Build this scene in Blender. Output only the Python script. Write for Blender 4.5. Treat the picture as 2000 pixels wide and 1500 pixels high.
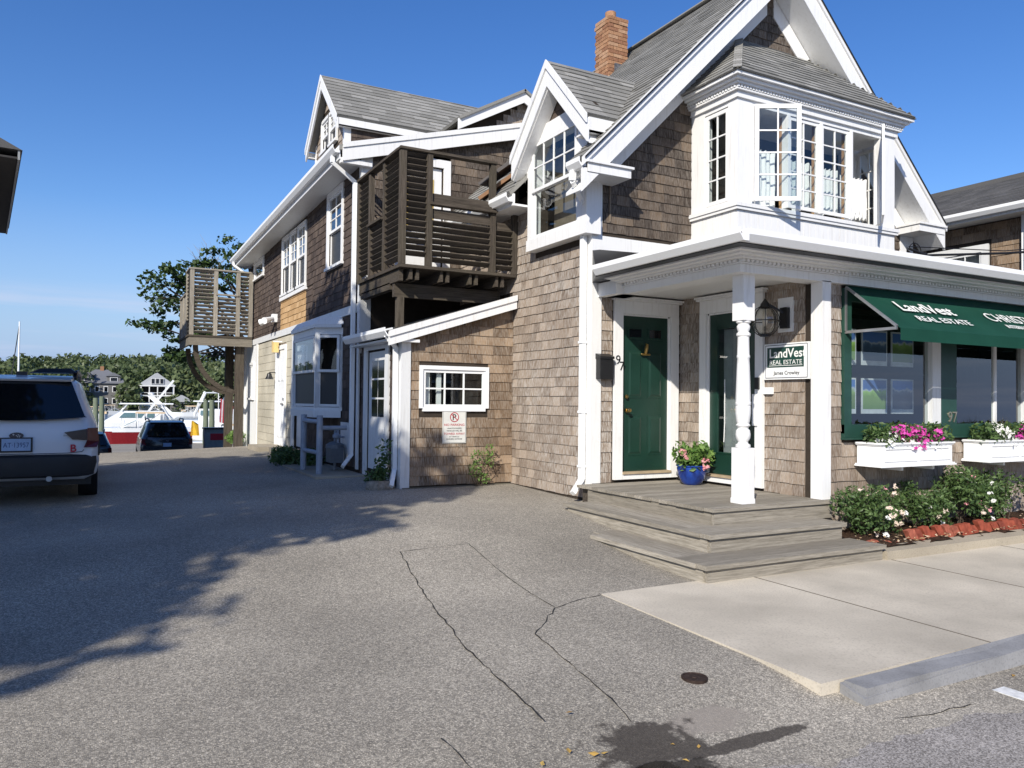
import bpy, math, random
import numpy as np
from mathutils import Vector, Matrix
for o in list(bpy.data.objects): bpy.data.objects.remove(o, do_unlink=True)
S = bpy.context.scene
COL = S.collection
R_ = math.radians

# ------------------------------------------------------------------ camera (calibrated from two vanishing points)
F_PX, CX, CY, CAM_H = 1520.0, 1000.0, 750.0, 1.55
_dy = np.array([180. - CX, 774. - CY, F_PX]); _xr = -((774. - CY) * (812. - CY) + F_PX ** 2) / (180. - CX)
_dx = np.array([_xr, 812. - CY, F_PX]); _dx /= np.linalg.norm(_dx); _dy /= np.linalg.norm(_dy)
_dz = np.cross(_dx, _dy)
if _dz[1] > 0: _dz = -_dz
RW = np.array([_dx, _dy, _dz])                       # world axes in camera coordinates (x right, y down, z forward)
CAMP = np.array([0., 0., CAM_H])
def on_y(px, py, Y):
    d = RW @ np.array([px - CX, py - CY, F_PX]); return CAMP + d * (Y / d[1])
def proj(P):
    v = RW.T @ (np.array(P, float) - CAMP)
    return (CX + F_PX * v[0] / v[2], CY + F_PX * v[1] / v[2], v[2])
cam = bpy.data.cameras.new('camera'); camo = bpy.data.objects.new('camera', cam); COL.objects.link(camo)
cam.sensor_width = 36; cam.lens = 36 * F_PX / 2000.; cam.clip_start = .05; cam.clip_end = 3000
_r = RW @ np.array([1, 0, 0]); _u = RW @ np.array([0, -1, 0]); _b = RW @ np.array([0, 0, -1])
camo.matrix_world = Matrix(((_r[0], _u[0], _b[0], 0), (_r[1], _u[1], _b[1], 0), (_r[2], _u[2], _b[2], CAM_H), (0, 0, 0, 1)))
S.camera = camo
# ------------------------------------------------------------------ sky, sun, exposure
SUN = Vector((1.0, 0.916, -0.82)).normalized()
W = bpy.data.worlds.new('World'); S.world = W; W.use_nodes = True
nt = W.node_tree; nt.nodes.clear()
sky = nt.nodes.new('ShaderNodeTexSky'); sky.sky_type = 'NISHITA'; sky.sun_disc = False
sky.sun_elevation = math.asin(-SUN.z); sky.sun_rotation = math.atan2(-SUN.x, -SUN.y) % (2 * math.pi)
sky.altitude = 0; sky.air_density = 1.0; sky.dust_density = 0.35; sky.ozone_density = 3.0
hs = nt.nodes.new('ShaderNodeHueSaturation'); hs.inputs['Saturation'].default_value = 1.28; hs.inputs['Hue'].default_value = .513
bg = nt.nodes.new('ShaderNodeBackground'); bg.inputs['Strength'].default_value = 0.128
wo = nt.nodes.new('ShaderNodeOutputWorld')
# thin streaks of cloud low over the water
tc = nt.nodes.new('ShaderNodeTexCoord'); mp = nt.nodes.new('ShaderNodeMapping'); mp.inputs['Scale'].default_value = (2.2, 2.2, 34)
ns = nt.nodes.new('ShaderNodeTexNoise'); ns.inputs['Scale'].default_value = 1.6; ns.inputs['Detail'].default_value = 5
rp = nt.nodes.new('ShaderNodeValToRGB'); rp.color_ramp.elements[0].position = .5; rp.color_ramp.elements[1].position = .72
sx = nt.nodes.new('ShaderNodeSeparateXYZ'); rz = nt.nodes.new('ShaderNodeValToRGB')
for p, v in ((0.0, .8), (.05, .75), (.10, .7), (.13, 0)):
    e = rz.color_ramp.elements.new(p); e.color = (v, v, v, 1)
rz.color_ramp.elements.remove(rz.color_ramp.elements[0]); rz.color_ramp.elements[-1].color = (0, 0, 0, 1)
mu = nt.nodes.new('ShaderNodeMath'); mu.operation = 'MULTIPLY'
mx = nt.nodes.new('ShaderNodeMixRGB'); mx.inputs['Color2'].default_value = (4.0, 4.5, 5.8, 1)
L = nt.links.new
L(tc.outputs['Generated'], mp.inputs[0]); L(mp.outputs[0], ns.inputs['Vector']); L(ns.outputs[0], rp.inputs[0])
L(tc.outputs['Generated'], sx.inputs[0]); L(sx.outputs['Z'], rz.inputs[0]); L(rp.outputs[0], mu.inputs[0]); L(rz.outputs[0], mu.inputs[1])
hz = nt.nodes.new('ShaderNodeValToRGB'); hm = nt.nodes.new('ShaderNodeMixRGB'); hm.inputs['Color2'].default_value = (2.1, 2.95, 5.0, 1)
for p, v in ((0.0, .92), (.04, .85), (.10, .5), (.22, 0)):
    e = hz.color_ramp.elements.new(p); e.color = (v, v, v, 1)
hz.color_ramp.elements.remove(hz.color_ramp.elements[0]); hz.color_ramp.elements[-1].color = (0, 0, 0, 1)
L(sx.outputs['Z'], hz.inputs[0]); L(hz.outputs[0], hm.inputs['Fac']); L(hs.outputs[0], hm.inputs['Color1'])
L(sky.outputs[0], hs.inputs['Color']); L(hm.outputs[0], mx.inputs['Color1']); L(mu.outputs[0], mx.inputs['Fac'])
L(mx.outputs[0], bg.inputs['Color']); L(bg.outputs[0], wo.inputs[0])
sl = bpy.data.lights.new('sun', 'SUN'); sl.energy = 4.6; sl.angle = R_(.53); sl.color = (1, .94, .84)
so = bpy.data.objects.new('sun', sl); COL.objects.link(so); so.rotation_euler = SUN.to_track_quat('-Z', 'Y').to_euler()
so.location = (-20, -20, 30)
S.view_settings.view_transform = 'Standard'; S.view_settings.look = 'None'; S.view_settings.gamma = 1
S.view_settings.exposure = 0.27

# ------------------------------------------------------------------ mesh helpers
class MB:
    def __init__(s): s.v = []; s.f = []; s.t = []; s.tone = 0.5
    def _add(s, vs, fs):
        b = len(s.v); s.v += [tuple(p) for p in vs]; s.t += [s.tone] * len(vs)
        s.f += [tuple(i + b for i in f) for f in fs]; return s
    def hexa(s, p): return s._add(p, [(0, 3, 2, 1), (4, 5, 6, 7), (0, 1, 5, 4), (1, 2, 6, 5), (2, 3, 7, 6), (3, 0, 4, 7)])
    def box(s, x0, x1, y0, y1, z0, z1):
        return s.hexa([(x0, y0, z0), (x1, y0, z0), (x1, y1, z0), (x0, y1, z0), (x0, y0, z1), (x1, y0, z1), (x1, y1, z1), (x0, y1, z1)])
    def fbox(s, F, u0, u1, v0, v1, n0, n1):
        return s.hexa([F(u0, v0, n0), F(u1, v0, n0), F(u1, v1, n0), F(u0, v1, n0), F(u0, v0, n1), F(u1, v0, n1), F(u1, v1, n1), F(u0, v1, n1)])
    def bar(s, a, b, w, h, up=(0, 0, 1)):
        a = Vector(a); b = Vector(b); d = (b - a).normalized(); r = d.cross(Vector(up))
        if r.length < 1e-4: r = d.cross(Vector((1, 0, 0)))
        r = r.normalized() * w / 2; q = r.normalized().cross(d).normalized() * h / 2
        return s.hexa([a - r - q, a + r - q, a + r + q, a - r + q, b - r - q, b + r - q, b + r + q, b - r + q])
    def prism(s, poly, vec):
        n = len(poly); vec = Vector(vec); p = [Vector(q) for q in poly]
        return s._add(p + [q + vec for q in p], [tuple(range(n))[::-1], tuple(range(n, 2 * n))] + [(i, (i + 1) % n, (i + 1) % n + n, i + n) for i in range(n)])
    def tube(s, pts, r, n=8, cap=True):
        pts = [Vector(p) for p in pts]; rs = r if isinstance(r, (list, tuple)) else [r] * len(pts); vs = []; k = len(pts)
        up = None
        for i, p in enumerate(pts):
            d = (pts[min(i + 1, k - 1)] - pts[max(i - 1, 0)]).normalized()
            if up is None: up = d.orthogonal().normalized()
            a = (up - d * up.dot(d))
            a = a.normalized() if a.length > 1e-4 else d.orthogonal().normalized(); up = a; b = d.cross(a)
            vs += [p + (a * math.cos(2 * math.pi * j / n) + b * math.sin(2 * math.pi * j / n)) * rs[i] for j in range(n)]
        fs = [(i * n + j, i * n + (j + 1) % n, (i + 1) * n + (j + 1) % n, (i + 1) * n + j) for i in range(k - 1) for j in range(n)]
        if cap: fs += [tuple(range(n))[::-1], tuple(range((k - 1) * n, k * n))]
        return s._add(vs, fs)
    def lathe(s, c, prof, n=20, ax=None):
        vs = []; c = Vector(c)
        for r, z in prof:
            for j in range(n):
                a = 2 * math.pi * j / n; q = Vector((r * math.cos(a), r * math.sin(a), z))
                vs.append(c + (ax @ q if ax is not None else q))
        k = len(prof)
        fs = [(i * n + j, i * n + (j + 1) % n, (i + 1) * n + (j + 1) % n, (i + 1) * n + j) for i in range(k - 1) for j in range(n)]
        return s._add(vs, fs + [tuple(range(n))[::-1], tuple(range((k - 1) * n, k * n))])
    def loft(s, secs, cap=True):
        n = len(secs[0]); k = len(secs)
        fs = [(i * n + j, i * n + (j + 1) % n, (i + 1) * n + (j + 1) % n, (i + 1) * n + j) for i in range(k - 1) for j in range(n)]
        if cap: fs += [tuple(range(n))[::-1], tuple(range((k - 1) * n, k * n))]
        return s._add([p for q in secs for p in q], fs)
    def quad(s, *p): return s._add(p, [tuple(range(len(p)))])
    def build(s, name, mat, parent=None, smooth=False, kind=None, label=None):
        me = bpy.data.meshes.new(name); me.from_pydata(s.v, [], s.f)
        a = me.attributes.new('tone', 'FLOAT', 'POINT'); a.data.foreach_set('value', np.array(s.t, dtype=np.float32))
        me.materials.append(mat)
        if smooth:
            me.polygons.foreach_set('use_smooth', [True] * len(me.polygons))
            if smooth != 'all': me.set_sharp_from_angle(angle=R_(40))
        me.update()
        return link(name, me, parent, kind, label)
def link(name, me, parent=None, kind=None, label=None):
    o = bpy.data.objects.new(name, me); COL.objects.link(o)
    if parent is not None: attach(o, parent)
    if kind: o['kind'] = kind
    if label: o['label'] = label
    return o
def attach(o, parent):
    o.parent = parent
    t = parent
    m = Matrix.Identity(4)
    while t is not None: m = Matrix.Translation(t.location) @ m if t.get('is_root') else m; t = t.parent
    o.matrix_parent_inverse = Matrix.Translation(-ROOTLOC.get(root_of(parent).name, Vector())) if parent.parent is None else Matrix.Identity(4)
ROOTLOC = {}
def root_of(o):
    while o.parent is not None: o = o.parent
    return o
def thing(name, label, cat, loc=(0, 0, 0), group=None):
    o = bpy.data.objects.new(name, None); COL.objects.link(o); o.location = loc; o.empty_display_size = .2
    o['label'] = label; o['category'] = cat
    if group: o['group'] = group
    ROOTLOC[o.name] = Vector(loc)
    return o
def tag(o, label, cat, group=None):
    o['label'] = label; o['category'] = cat
    if group: o['group'] = group
    return o
def frame(O, U, N):
    O = Vector(O); U = Vector(U).normalized(); N = Vector(N).normalized(); V = Vector((0, 0, 1))
    return lambda u, v, n=0.: O + U * u + V * v + N * n
def oframe(O, U, V, N):
    O = Vector(O); U = Vector(U).normalized(); V = Vector(V).normalized(); N = Vector(N).normalized()
    return lambda u, v, n=0.: O + U * u + V * v + N * n
FX = lambda X: frame((X, 0, 0), (0, 1, 0), (-1, 0, 0))     # wall facing -X : u = world Y
FY = lambda Y: frame((0, Y, 0), (1, 0, 0), (0, -1, 0))     # wall facing -Y : u = world X

# ------------------------------------------------------------------ materials
MATS = {}
class NG:
    def __init__(s, name):
        s.m = bpy.data.materials.new(name); s.m.use_nodes = True; s.t = s.m.node_tree; s.t.nodes.clear()
        s.out = s.t.nodes.new('ShaderNodeOutputMaterial'); s.b = s.t.nodes.new('ShaderNodeBsdfPrincipled'); s.t.links.new(s.b.outputs[0], s.out.inputs[0])
        s.pos = None; MATS[name] = s.m
    def n(s, ty, **k):
        x = s.t.nodes.new(ty)
        for a, b in k.items(): setattr(x, a, b)
        return x
    def L(s, a, b): s.t.links.new(a, b)
    def P(s):
        if s.pos is None: s.pos = s.n('ShaderNodeNewGeometry').outputs['Position']
        return s.pos
    def noise(s, scale, detail=3, stretch=None, rough=.5, vec=None):
        v = vec or s.P()
        if stretch:
            m = s.n('ShaderNodeMapping'); m.inputs['Scale'].default_value = stretch; s.L(v, m.inputs[0]); v = m.outputs[0]
        x = s.n('ShaderNodeTexNoise'); x.inputs['Scale'].default_value = scale; x.inputs['Detail'].default_value = detail; x.inputs['Roughness'].default_value = rough
        s.L(v, x.inputs['Vector']); return x.outputs[0]
    def ramp(s, fac, stops, interp='LINEAR'):
        r = s.n('ShaderNodeValToRGB'); r.color_ramp.interpolation = interp; e = r.color_ramp.elements
        while len(e) < len(stops): e.new(.5)
        for q, (p, c) in zip(e, stops):
            q.position = p; q.color = (c, c, c, 1) if isinstance(c, (int, float)) else (*c, 1)
        s.L(fac, r.inputs[0]); return r.outputs[0]
    def mix(s, fac, a, b, mode='MIX'):
        x = s.n('ShaderNodeMixRGB', blend_type=mode)
        for i, q in ((0, fac), (1, a), (2, b)):
            if isinstance(q, (int, float)): x.inputs[i].default_value = q if i == 0 else (q, q, q, 1)
            elif isinstance(q, tuple): x.inputs[i].default_value = (*q, 1)
            else: s.L(q, x.inputs[i])
        return x.outputs[0]
    def math(s, op, a, b=0.):
        x = s.n('ShaderNodeMath', operation=op)
        for i, q in ((0, a), (1, b)):
            if isinstance(q, (int, float)): x.inputs[i].default_value = q
            else: s.L(q, x.inputs[i])
        return x.outputs[0]
    def bump(s, h, strength=.3, dist=.01):
        x = s.n('ShaderNodeBump'); x.inputs['Strength'].default_value = strength; x.inputs['Distance'].default_value = dist
        s.L(h, x.inputs['Height']); s.L(x.outputs[0], s.b.inputs['Normal'])
    def fin(s, col=None, rough=.6, spec=.5, metal=0.):
        if col is not None:
            if isinstance(col, tuple): s.b.inputs['Base Color'].default_value = (*col, 1)
            else: s.L(col, s.b.inputs['Base Color'])
        if isinstance(rough, (int, float)): s.b.inputs['Roughness'].default_value = rough
        else: s.L(rough, s.b.inputs['Roughness'])
        s.b.inputs['Specular IOR Level'].default_value = spec; s.b.inputs['Metallic'].default_value = metal
        return s.m
def plain(name, col, rough=.5, spec=.5, metal=0., var=.12, scale=9.):
    g = NG(name); n = g.noise(scale, 4)
    c = g.mix(g.ramp(n, [(.3, 0.), (.7, 1.)]), tuple(x * (1 - var) for x in col), tuple(min(1, x * (1 + var)) for x in col))
    return g.fin(c, rough, spec, metal)
def paint(name, col, wear=(.45, .42, .38), amt=.5):
    g = NG(name); big = g.noise(1.3, 4); st = g.noise(3, 4, (9, 9, .8)); fine = g.noise(60, 3, (1, 1, .15))
    f = g.mix(1., g.ramp(st, [(.52, 0.), (.78, 1.)]), g.ramp(big, [(.35, .15), (.75, 1.)]), 'MULTIPLY')
    c = g.mix(g.math('MULTIPLY', f, amt), col, wear)
    c = g.mix(g.math('MULTIPLY', g.ramp(fine, [(.55, 0.), (.8, 1.)]), .10), c, wear)
    g.bump(g.noise(40, 3, (1, 1, .2)), .12, .004)
    return g.fin(c, .42, .4)
WHITE = paint('white_paint', (.80, .80, .79), (.48, .45, .40), .55)
WHITE2 = paint('old_white_paint', (.70, .71, .71), (.40, .38, .34), .7)
VINYL = paint('white_vinyl', (.84, .85, .85), (.62, .6, .56), .2)
def shingle_mat(name, c0, c1, c2, grey, gamt):
    g = NG(name); at = g.n('ShaderNodeAttribute', attribute_name='tone').outputs['Fac']
    base = g.ramp(at, [(0., c0), (.5, c1), (1., c2)])
    streak = g.noise(5, 5, (16, 16, 1.3), .62); patch = g.noise(.9, 4); fine = g.noise(30, 3, (6, 6, .5))
    base = g.mix(g.math('MULTIPLY', g.ramp(streak, [(.42, 0.), (.62, 1.)]), g.math('MULTIPLY', g.ramp(patch, [(.3, .35), (.7, 1.)]), gamt)), base, grey)
    base = g.mix(g.math('MULTIPLY', g.ramp(fine, [(.45, 0.), (.75, 1.)]), .45), base, tuple(x * .45 for x in c0))
    g.bump(g.noise(8, 4, (14, 14, .8)), .35, .006)
    return g.fin(base, .85, .15)
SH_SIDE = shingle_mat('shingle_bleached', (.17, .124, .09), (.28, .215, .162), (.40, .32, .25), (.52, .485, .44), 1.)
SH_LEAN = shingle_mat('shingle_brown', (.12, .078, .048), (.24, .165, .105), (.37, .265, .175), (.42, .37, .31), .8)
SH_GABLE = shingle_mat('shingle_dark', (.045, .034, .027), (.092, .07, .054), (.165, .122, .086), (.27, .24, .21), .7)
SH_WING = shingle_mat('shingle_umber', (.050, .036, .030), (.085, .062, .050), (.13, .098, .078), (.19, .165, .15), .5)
SH_NEW = shingle_mat('shingle_fresh_cedar', (.42, .26, .12), (.52, .33, .16), (.60, .40, .21), (.55, .40, .25), .3)
def roof_mat(name, c0, c1):
    g = NG(name); at = g.n('ShaderNodeAttribute', attribute_name='tone').outputs['Fac']
    b = g.ramp(at, [(0., c0), (1., c1)]); n = g.noise(160, 2)
    b = g.mix(g.ramp(n, [(.35, .55), (.7, 0.)]), b, tuple(x * .4 for x in c0))
    b = g.mix(g.math('MULTIPLY', g.ramp(g.noise(.8, 3), [(.4, 0.), (.7, 1.)]), .25), b, tuple(x * .6 for x in c0))
    g.bump(n, .4, .003); return g.fin(b, .9, .2)
ROOF = roof_mat('asphalt_shingle', (.24, .235, .215), (.44, .43, .40))
ROOFD = roof_mat('old_asphalt_shingle', (.10, .098, .095), (.19, .185, .18))
def wood(name, ax, c0, c1, dark=(.05, .045, .035), green=0.):
    g = NG(name); st = [14., 14., 14.]; st[ax] = .7
    at = g.n('ShaderNodeAttribute', attribute_name='tone').outputs['Fac']
    n = g.noise(4, 6, tuple(st), .65); fine = g.noise(11, 3, tuple(x * 2 if x > 1 else x for x in st))
    c = g.mix(g.ramp(n, [(.3, 0.), (.72, 1.)]), c0, c1); c = g.mix(g.math('MULTIPLY', at, .6), c, tuple(x * .7 for x in c0))
    c = g.mix(g.math('MULTIPLY', g.ramp(fine, [(.55, 0.), (.72, 1.)]), .75), c, dark)
    if green: c = g.mix(g.math('MULTIPLY', g.ramp(g.noise(2.2, 3), [(.45, 0.), (.7, 1.)]), green), c, (.10, .105, .045))
    g.bump(g.mix(.5, n, fine), .45, .006); return g.fin(c, .85, .2)
WD = [wood('weathered_deck_%s' % 'xyz'[a], a, (.21, .188, .152), (.52, .475, .40), (.09, .075, .055)) for a in range(3)]
WB = [wood('weathered_cedar_%s' % 'xyz'[a], a, (.042, .034, .027), (.15, .125, .10), (.010, .009, .007), .10) for a in range(3)]
g = NG('green_door_paint'); g.bump(g.noise(50, 3, (1, 1, .2)), .08, .003); GREEN = g.fin(g.mix(g.ramp(g.noise(3, 3), [(.3, 0.), (.7, 1.)]), (.009, .034, .024), (.012, .044, .031)), .32, .5)
g = NG('green_canvas'); w_ = g.noise(240, 2); g.bump(w_, .25, .002)
CANVAS = g.fin(g.mix(g.ramp(g.noise(2.5, 4), [(.3, 0.), (.75, 1.)]), (.005, .046, .030), (.009, .062, .041)), .8, .2)
TRIMG = plain('green_trim_paint', (.018, .06, .045), .4)
LETTER = plain('white_lettering', (.82, .82, .80), .5, var=.03)
BLACK = plain('black_metal', (.012, .012, .013), .4)
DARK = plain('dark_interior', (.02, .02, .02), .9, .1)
INTER = plain('interior_plaster', (.22, .2, .17), .9, .1)
BRASS = plain('brass', (.55, .38, .14), .28, .5, 1.)
STEEL = plain('galvanised_steel', (.42, .43, .44), .45, .5, .8)
GREYP = plain('grey_pipe_paint', (.30, .34, .40), .5)
STONE = plain('field_stone', (.27, .235, .19), .9, .2, var=.35, scale=22)
def concrete(name, c, sc=1.):
    g = NG(name); a = g.noise(1.1 * sc, 5); b = g.noise(70, 3); v = g.n('ShaderNodeTexVoronoi'); v.inputs['Scale'].default_value = 130; g.L(g.P(), v.inputs['Vector'])
    col = g.mix(g.ramp(a, [(.3, 0.), (.7, 1.)]), tuple(x * .70 for x in c), tuple(min(1, x * 1.10) for x in c))
    col = g.mix(g.math('MULTIPLY', g.ramp(b, [(.5, 0.), (.72, 1.)]), .45), col, tuple(x * .5 for x in c))
    g.bump(b, .3, .004); return g.fin(col, .9, .25)
CONC = concrete('sidewalk_concrete', (.60, .54, .44)); KERBC = concrete('old_kerb_concrete', (.40, .35, .27)); GRAN = concrete('granite', (.30, .30, .305), 3)
BLOCK = concrete('painted_block', (.54, .50, .40)); FOUND = concrete('foundation_parge', (.26, .22, .18), 2)
BRICKM = []
for i, c in enumerate(((.31, .165, .092), (.37, .205, .115), (.26, .13, .075), (.40, .245, .15))):
    BRICKM.append(plain('chimney_brick_%d' % i, c, .9, .2, var=.25, scale=30))
EDGEB = plain('red_edging_brick', (.30, .072, .042), .85, .2, var=.3, scale=18); EDGES_ = [EDGEB, plain('worn_edging_brick', (.36, .11, .07), .9, .2, var=.35, scale=24), plain('dark_edging_brick', (.22, .055, .035), .9, .2, var=.3, scale=20)]; MORT = plain('mortar', (.33, .27, .21), .95, .1)
def thin_glass(name, tint=(1, 1, 1), extra=.0):
    m = bpy.data.materials.new(name); m.use_nodes = True; t = m.node_tree; t.nodes.clear(); MATS[name] = m
    o = t.nodes.new('ShaderNodeOutputMaterial'); mixn = t.nodes.new('ShaderNodeMixShader'); tr = t.nodes.new('ShaderNodeBsdfTransparent'); gl = t.nodes.new('ShaderNodeBsdfGlossy')
    fr = t.nodes.new('ShaderNodeFresnel'); bf = t.nodes.new('ShaderNodeNewGeometry'); io = t.nodes.new('ShaderNodeMath'); io.operation = 'MULTIPLY_ADD'; io.inputs[1].default_value = 1 / 1.5 - 1.5; io.inputs[2].default_value = 1.5; t.links.new(bf.outputs['Backfacing'], io.inputs[0]); t.links.new(io.outputs[0], fr.inputs['IOR']); ad = t.nodes.new('ShaderNodeMath'); ad.operation = 'MULTIPLY_ADD'; ad.inputs[1].default_value = 1.7; ad.inputs[2].default_value = extra
    gl.inputs['Roughness'].default_value = .015; tr.inputs['Color'].default_value = (*tint, 1)
    t.links.new(fr.outputs[0], ad.inputs[0]); t.links.new(ad.outputs[0], mixn.inputs[0]); t.links.new(tr.outputs[0], mixn.inputs[1]); t.links.new(gl.outputs[0], mixn.inputs[2]); t.links.new(mixn.outputs[0], o.inputs[0])
    return m
GLASS = thin_glass('window_glass', (.85, .9, .9), .02); SHOPG = thin_glass('shop_glass', (.8, .86, .86), .07)
SCREEN = NG('insect_screen').fin((.035, .037, .04), .45, .35)
CARGL = NG('car_glass').fin((.006, .007, .009), .05, .6)
# ground asphalt : driveway aggregate, street, wet stain
g = NG('asphalt'); v = g.n('ShaderNodeTexVoronoi'); v.inputs['Scale'].default_value = 135; g.L(g.P(), v.inputs['Vector'])
v2 = g.n('ShaderNodeTexVoronoi'); v2.inputs['Scale'].default_value = 72; g.L(g.P(), v2.inputs['Vector'])
sep = g.n('ShaderNodeSeparateXYZ'); g.L(g.P(), sep.inputs[0])
sv = g.n('ShaderNodeSeparateXYZ'); g.L(v.outputs['Color'], sv.inputs[0]); sv2 = g.n('ShaderNodeSeparateXYZ'); g.L(v2.outputs['Color'], sv2.inputs[0])
stone = g.ramp(sv.outputs[0], [(0., (.16, .15, .135)), (.4, (.30, .285, .255)), (.7, (.46, .44, .395)), (1., (.76, .72, .64))])
stone2 = g.ramp(sv2.outputs[1], [(0., (.16, .153, .14)), (.5, (.31, .297, .272)), (1., (.62, .595, .54))])
drive = g.mix(1., g.mix(.4, stone, stone2), (1.08, 1.02, .93), 'MULTIPLY')
drive = g.mix(g.ramp(v.outputs['Distance'], [(.35, 0.), (.75, .6)]), drive, (.15, .143, .128))
big = g.noise(.55, 5); drive = g.mix(1., drive, g.ramp(big, [(.3, .72), (.7, 1.15)]), 'MULTIPLY')
street = g.ramp(g.mix(.5, g.noise(120, 3), sv.outputs[0]), [(.3, (.17, .155, .14)), (.7, (.46, .425, .39))])
street = g.mix(1., street, g.ramp(g.noise(1.2, 4), [(.3, .8), (.7, 1.1)]), 'MULTIPLY')
wob = g.math('MULTIPLY', g.math('SUBTRACT', g.noise(1.6, 4), .5), .9)
rm = g.ramp(g.math('ADD', sep.outputs['Y'], wob), [(0., 1.), (1., 0.)])
r_node = rm.node; r_node.color_ramp.elements[0].position = .0
yy = g.math('ADD', g.math('ADD', sep.outputs['Y'], g.math('MULTIPLY', sep.outputs['X'], .06)), wob)
col = g.mix(g.math('LESS_THAN', yy, 2.72), drive, street)
def blob(cx, cy, rx, ry):
    a = g.math('DIVIDE', g.math('SUBTRACT', sep.outputs['X'], cx), rx); b = g.math('DIVIDE', g.math('SUBTRACT', sep.outputs['Y'], cy), ry)
    return g.math('SUBTRACT', 1., g.math('SQRT', g.math('ADD', g.math('MULTIPLY', a, a), g.math('MULTIPLY', b, b))))
ed = g.math('MULTIPLY', g.math('SUBTRACT', g.noise(4.2, 6, None, .68), .5), 2.3)
damp = g.math('MAXIMUM', g.math('MAXIMUM', blob(2.36, 2.95, .34, .24), blob(2.1, 2.66, .52, .16)), blob(2.75, 2.80, .62, .05))
wetm = g.ramp(g.math('ADD', damp, ed), [(.02, 0.), (.22, 1.)])
pud = g.ramp(g.math('ADD', g.math('MAXIMUM', blob(2.25, 2.72, .36, .13), blob(1.85, 2.55, .25, .08)), g.math('MULTIPLY', ed, .45)), [(.10, 0.), (.2, 1.)])
sand = g.ramp(g.math('ADD', g.math('MAXIMUM', blob(1.72, 2.75, .42, .20), blob(2.75, 3.02, .34, .12)), g.math('MULTIPLY', ed, .8)), [(.0, 0.), (.3, .8)])
col = g.mix(sand, col, (.30, .265, .225))
col = g.mix(g.math('MULTIPLY', wetm, .86), col, (.050, .041, .033)); col = g.mix(g.math('MULTIPLY', pud, .85), col, (.012, .010, .009))
rough = g.math('SUBTRACT', g.math('SUBTRACT', .93, g.math('MULTIPLY', wetm, .3)), g.math('MULTIPLY', pud, .58))
hb = g.math('MULTIPLY', g.mix(.5, v.outputs['Distance'], sv2.outputs[1]), g.math('SUBTRACT', 1., pud))
g.bump(hb, .55, .008); ASPH = g.fin(col, rough, .35)
JOINT = plain('joint_grime', (.16, .14, .11), .95, .1); TAR = plain('crack_tar', (.035, .034, .033), .85, .2)
g = NG('mulch'); n1 = g.noise(60, 4); g.bump(n1, .9, .03); MULCH = g.fin(g.ramp(n1, [(.3, (.022, .013, .009)), (.55, (.07, .042, .028)), (.8, (.17, .11, .075))]), .95, .1)
def leafm(name, c0, c1, tr=.25):
    g = NG(name); at = g.n('ShaderNodeAttribute', attribute_name='tone').outputs['Fac']; c = g.ramp(at, [(0., c0), (1., c1)])
    m = g.fin(c, .5, .35); t = g.n('ShaderNodeBsdfTranslucent'); g.L(c, t.inputs[0]); mx_ = g.n('ShaderNodeMixShader'); mx_.inputs[0].default_value = tr
    g.L(g.b.outputs[0], mx_.inputs[1]); g.L(t.outputs[0], mx_.inputs[2]); g.L(mx_.outputs[0], g.out.inputs[0]); return m
LEAF_M = leafm('maple_leaf', (.030, .055, .016), (.075, .125, .035)); LEAF_R = leafm('rose_leaf', (.038, .078, .024), (.12, .19, .06))
LEAF_W = leafm('far_foliage', (.055, .085, .030), (.15, .185, .08), .3); LEAF_P = leafm('pot_leaf', (.07, .15, .03), (.20, .32, .08)); LEAF_B = leafm('bronze_grass', (.12, .09, .03), (.28, .22, .09))
PINK = leafm('magenta_petal', (.50, .03, .28), (.75, .12, .50), .2); PALE = leafm('cream_petal', (.72, .60, .48), (.85, .74, .66), .2); WHT = leafm('white_petal', (.75, .76, .72), (.88, .88, .86), .2); ROSE = leafm('pink_petal', (.72, .30, .33), (.85, .48, .50), .2)
BARK = plain('bark', (.085, .068, .052), .95, .1, var=.4, scale=14)
CURT = NG('curtain_lace'); CURT.bump(CURT.noise(45, 3), .5, .01); CURT = CURT.fin((.78, .78, .76), .9, .1)
WATER = NG('harbour_water'); WATER.bump(WATER.noise(.9, 4, (1, 2.2, 1)), .35, .25); WATER = WATER.fin((.022, .05, .085), .12, .5)

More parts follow.
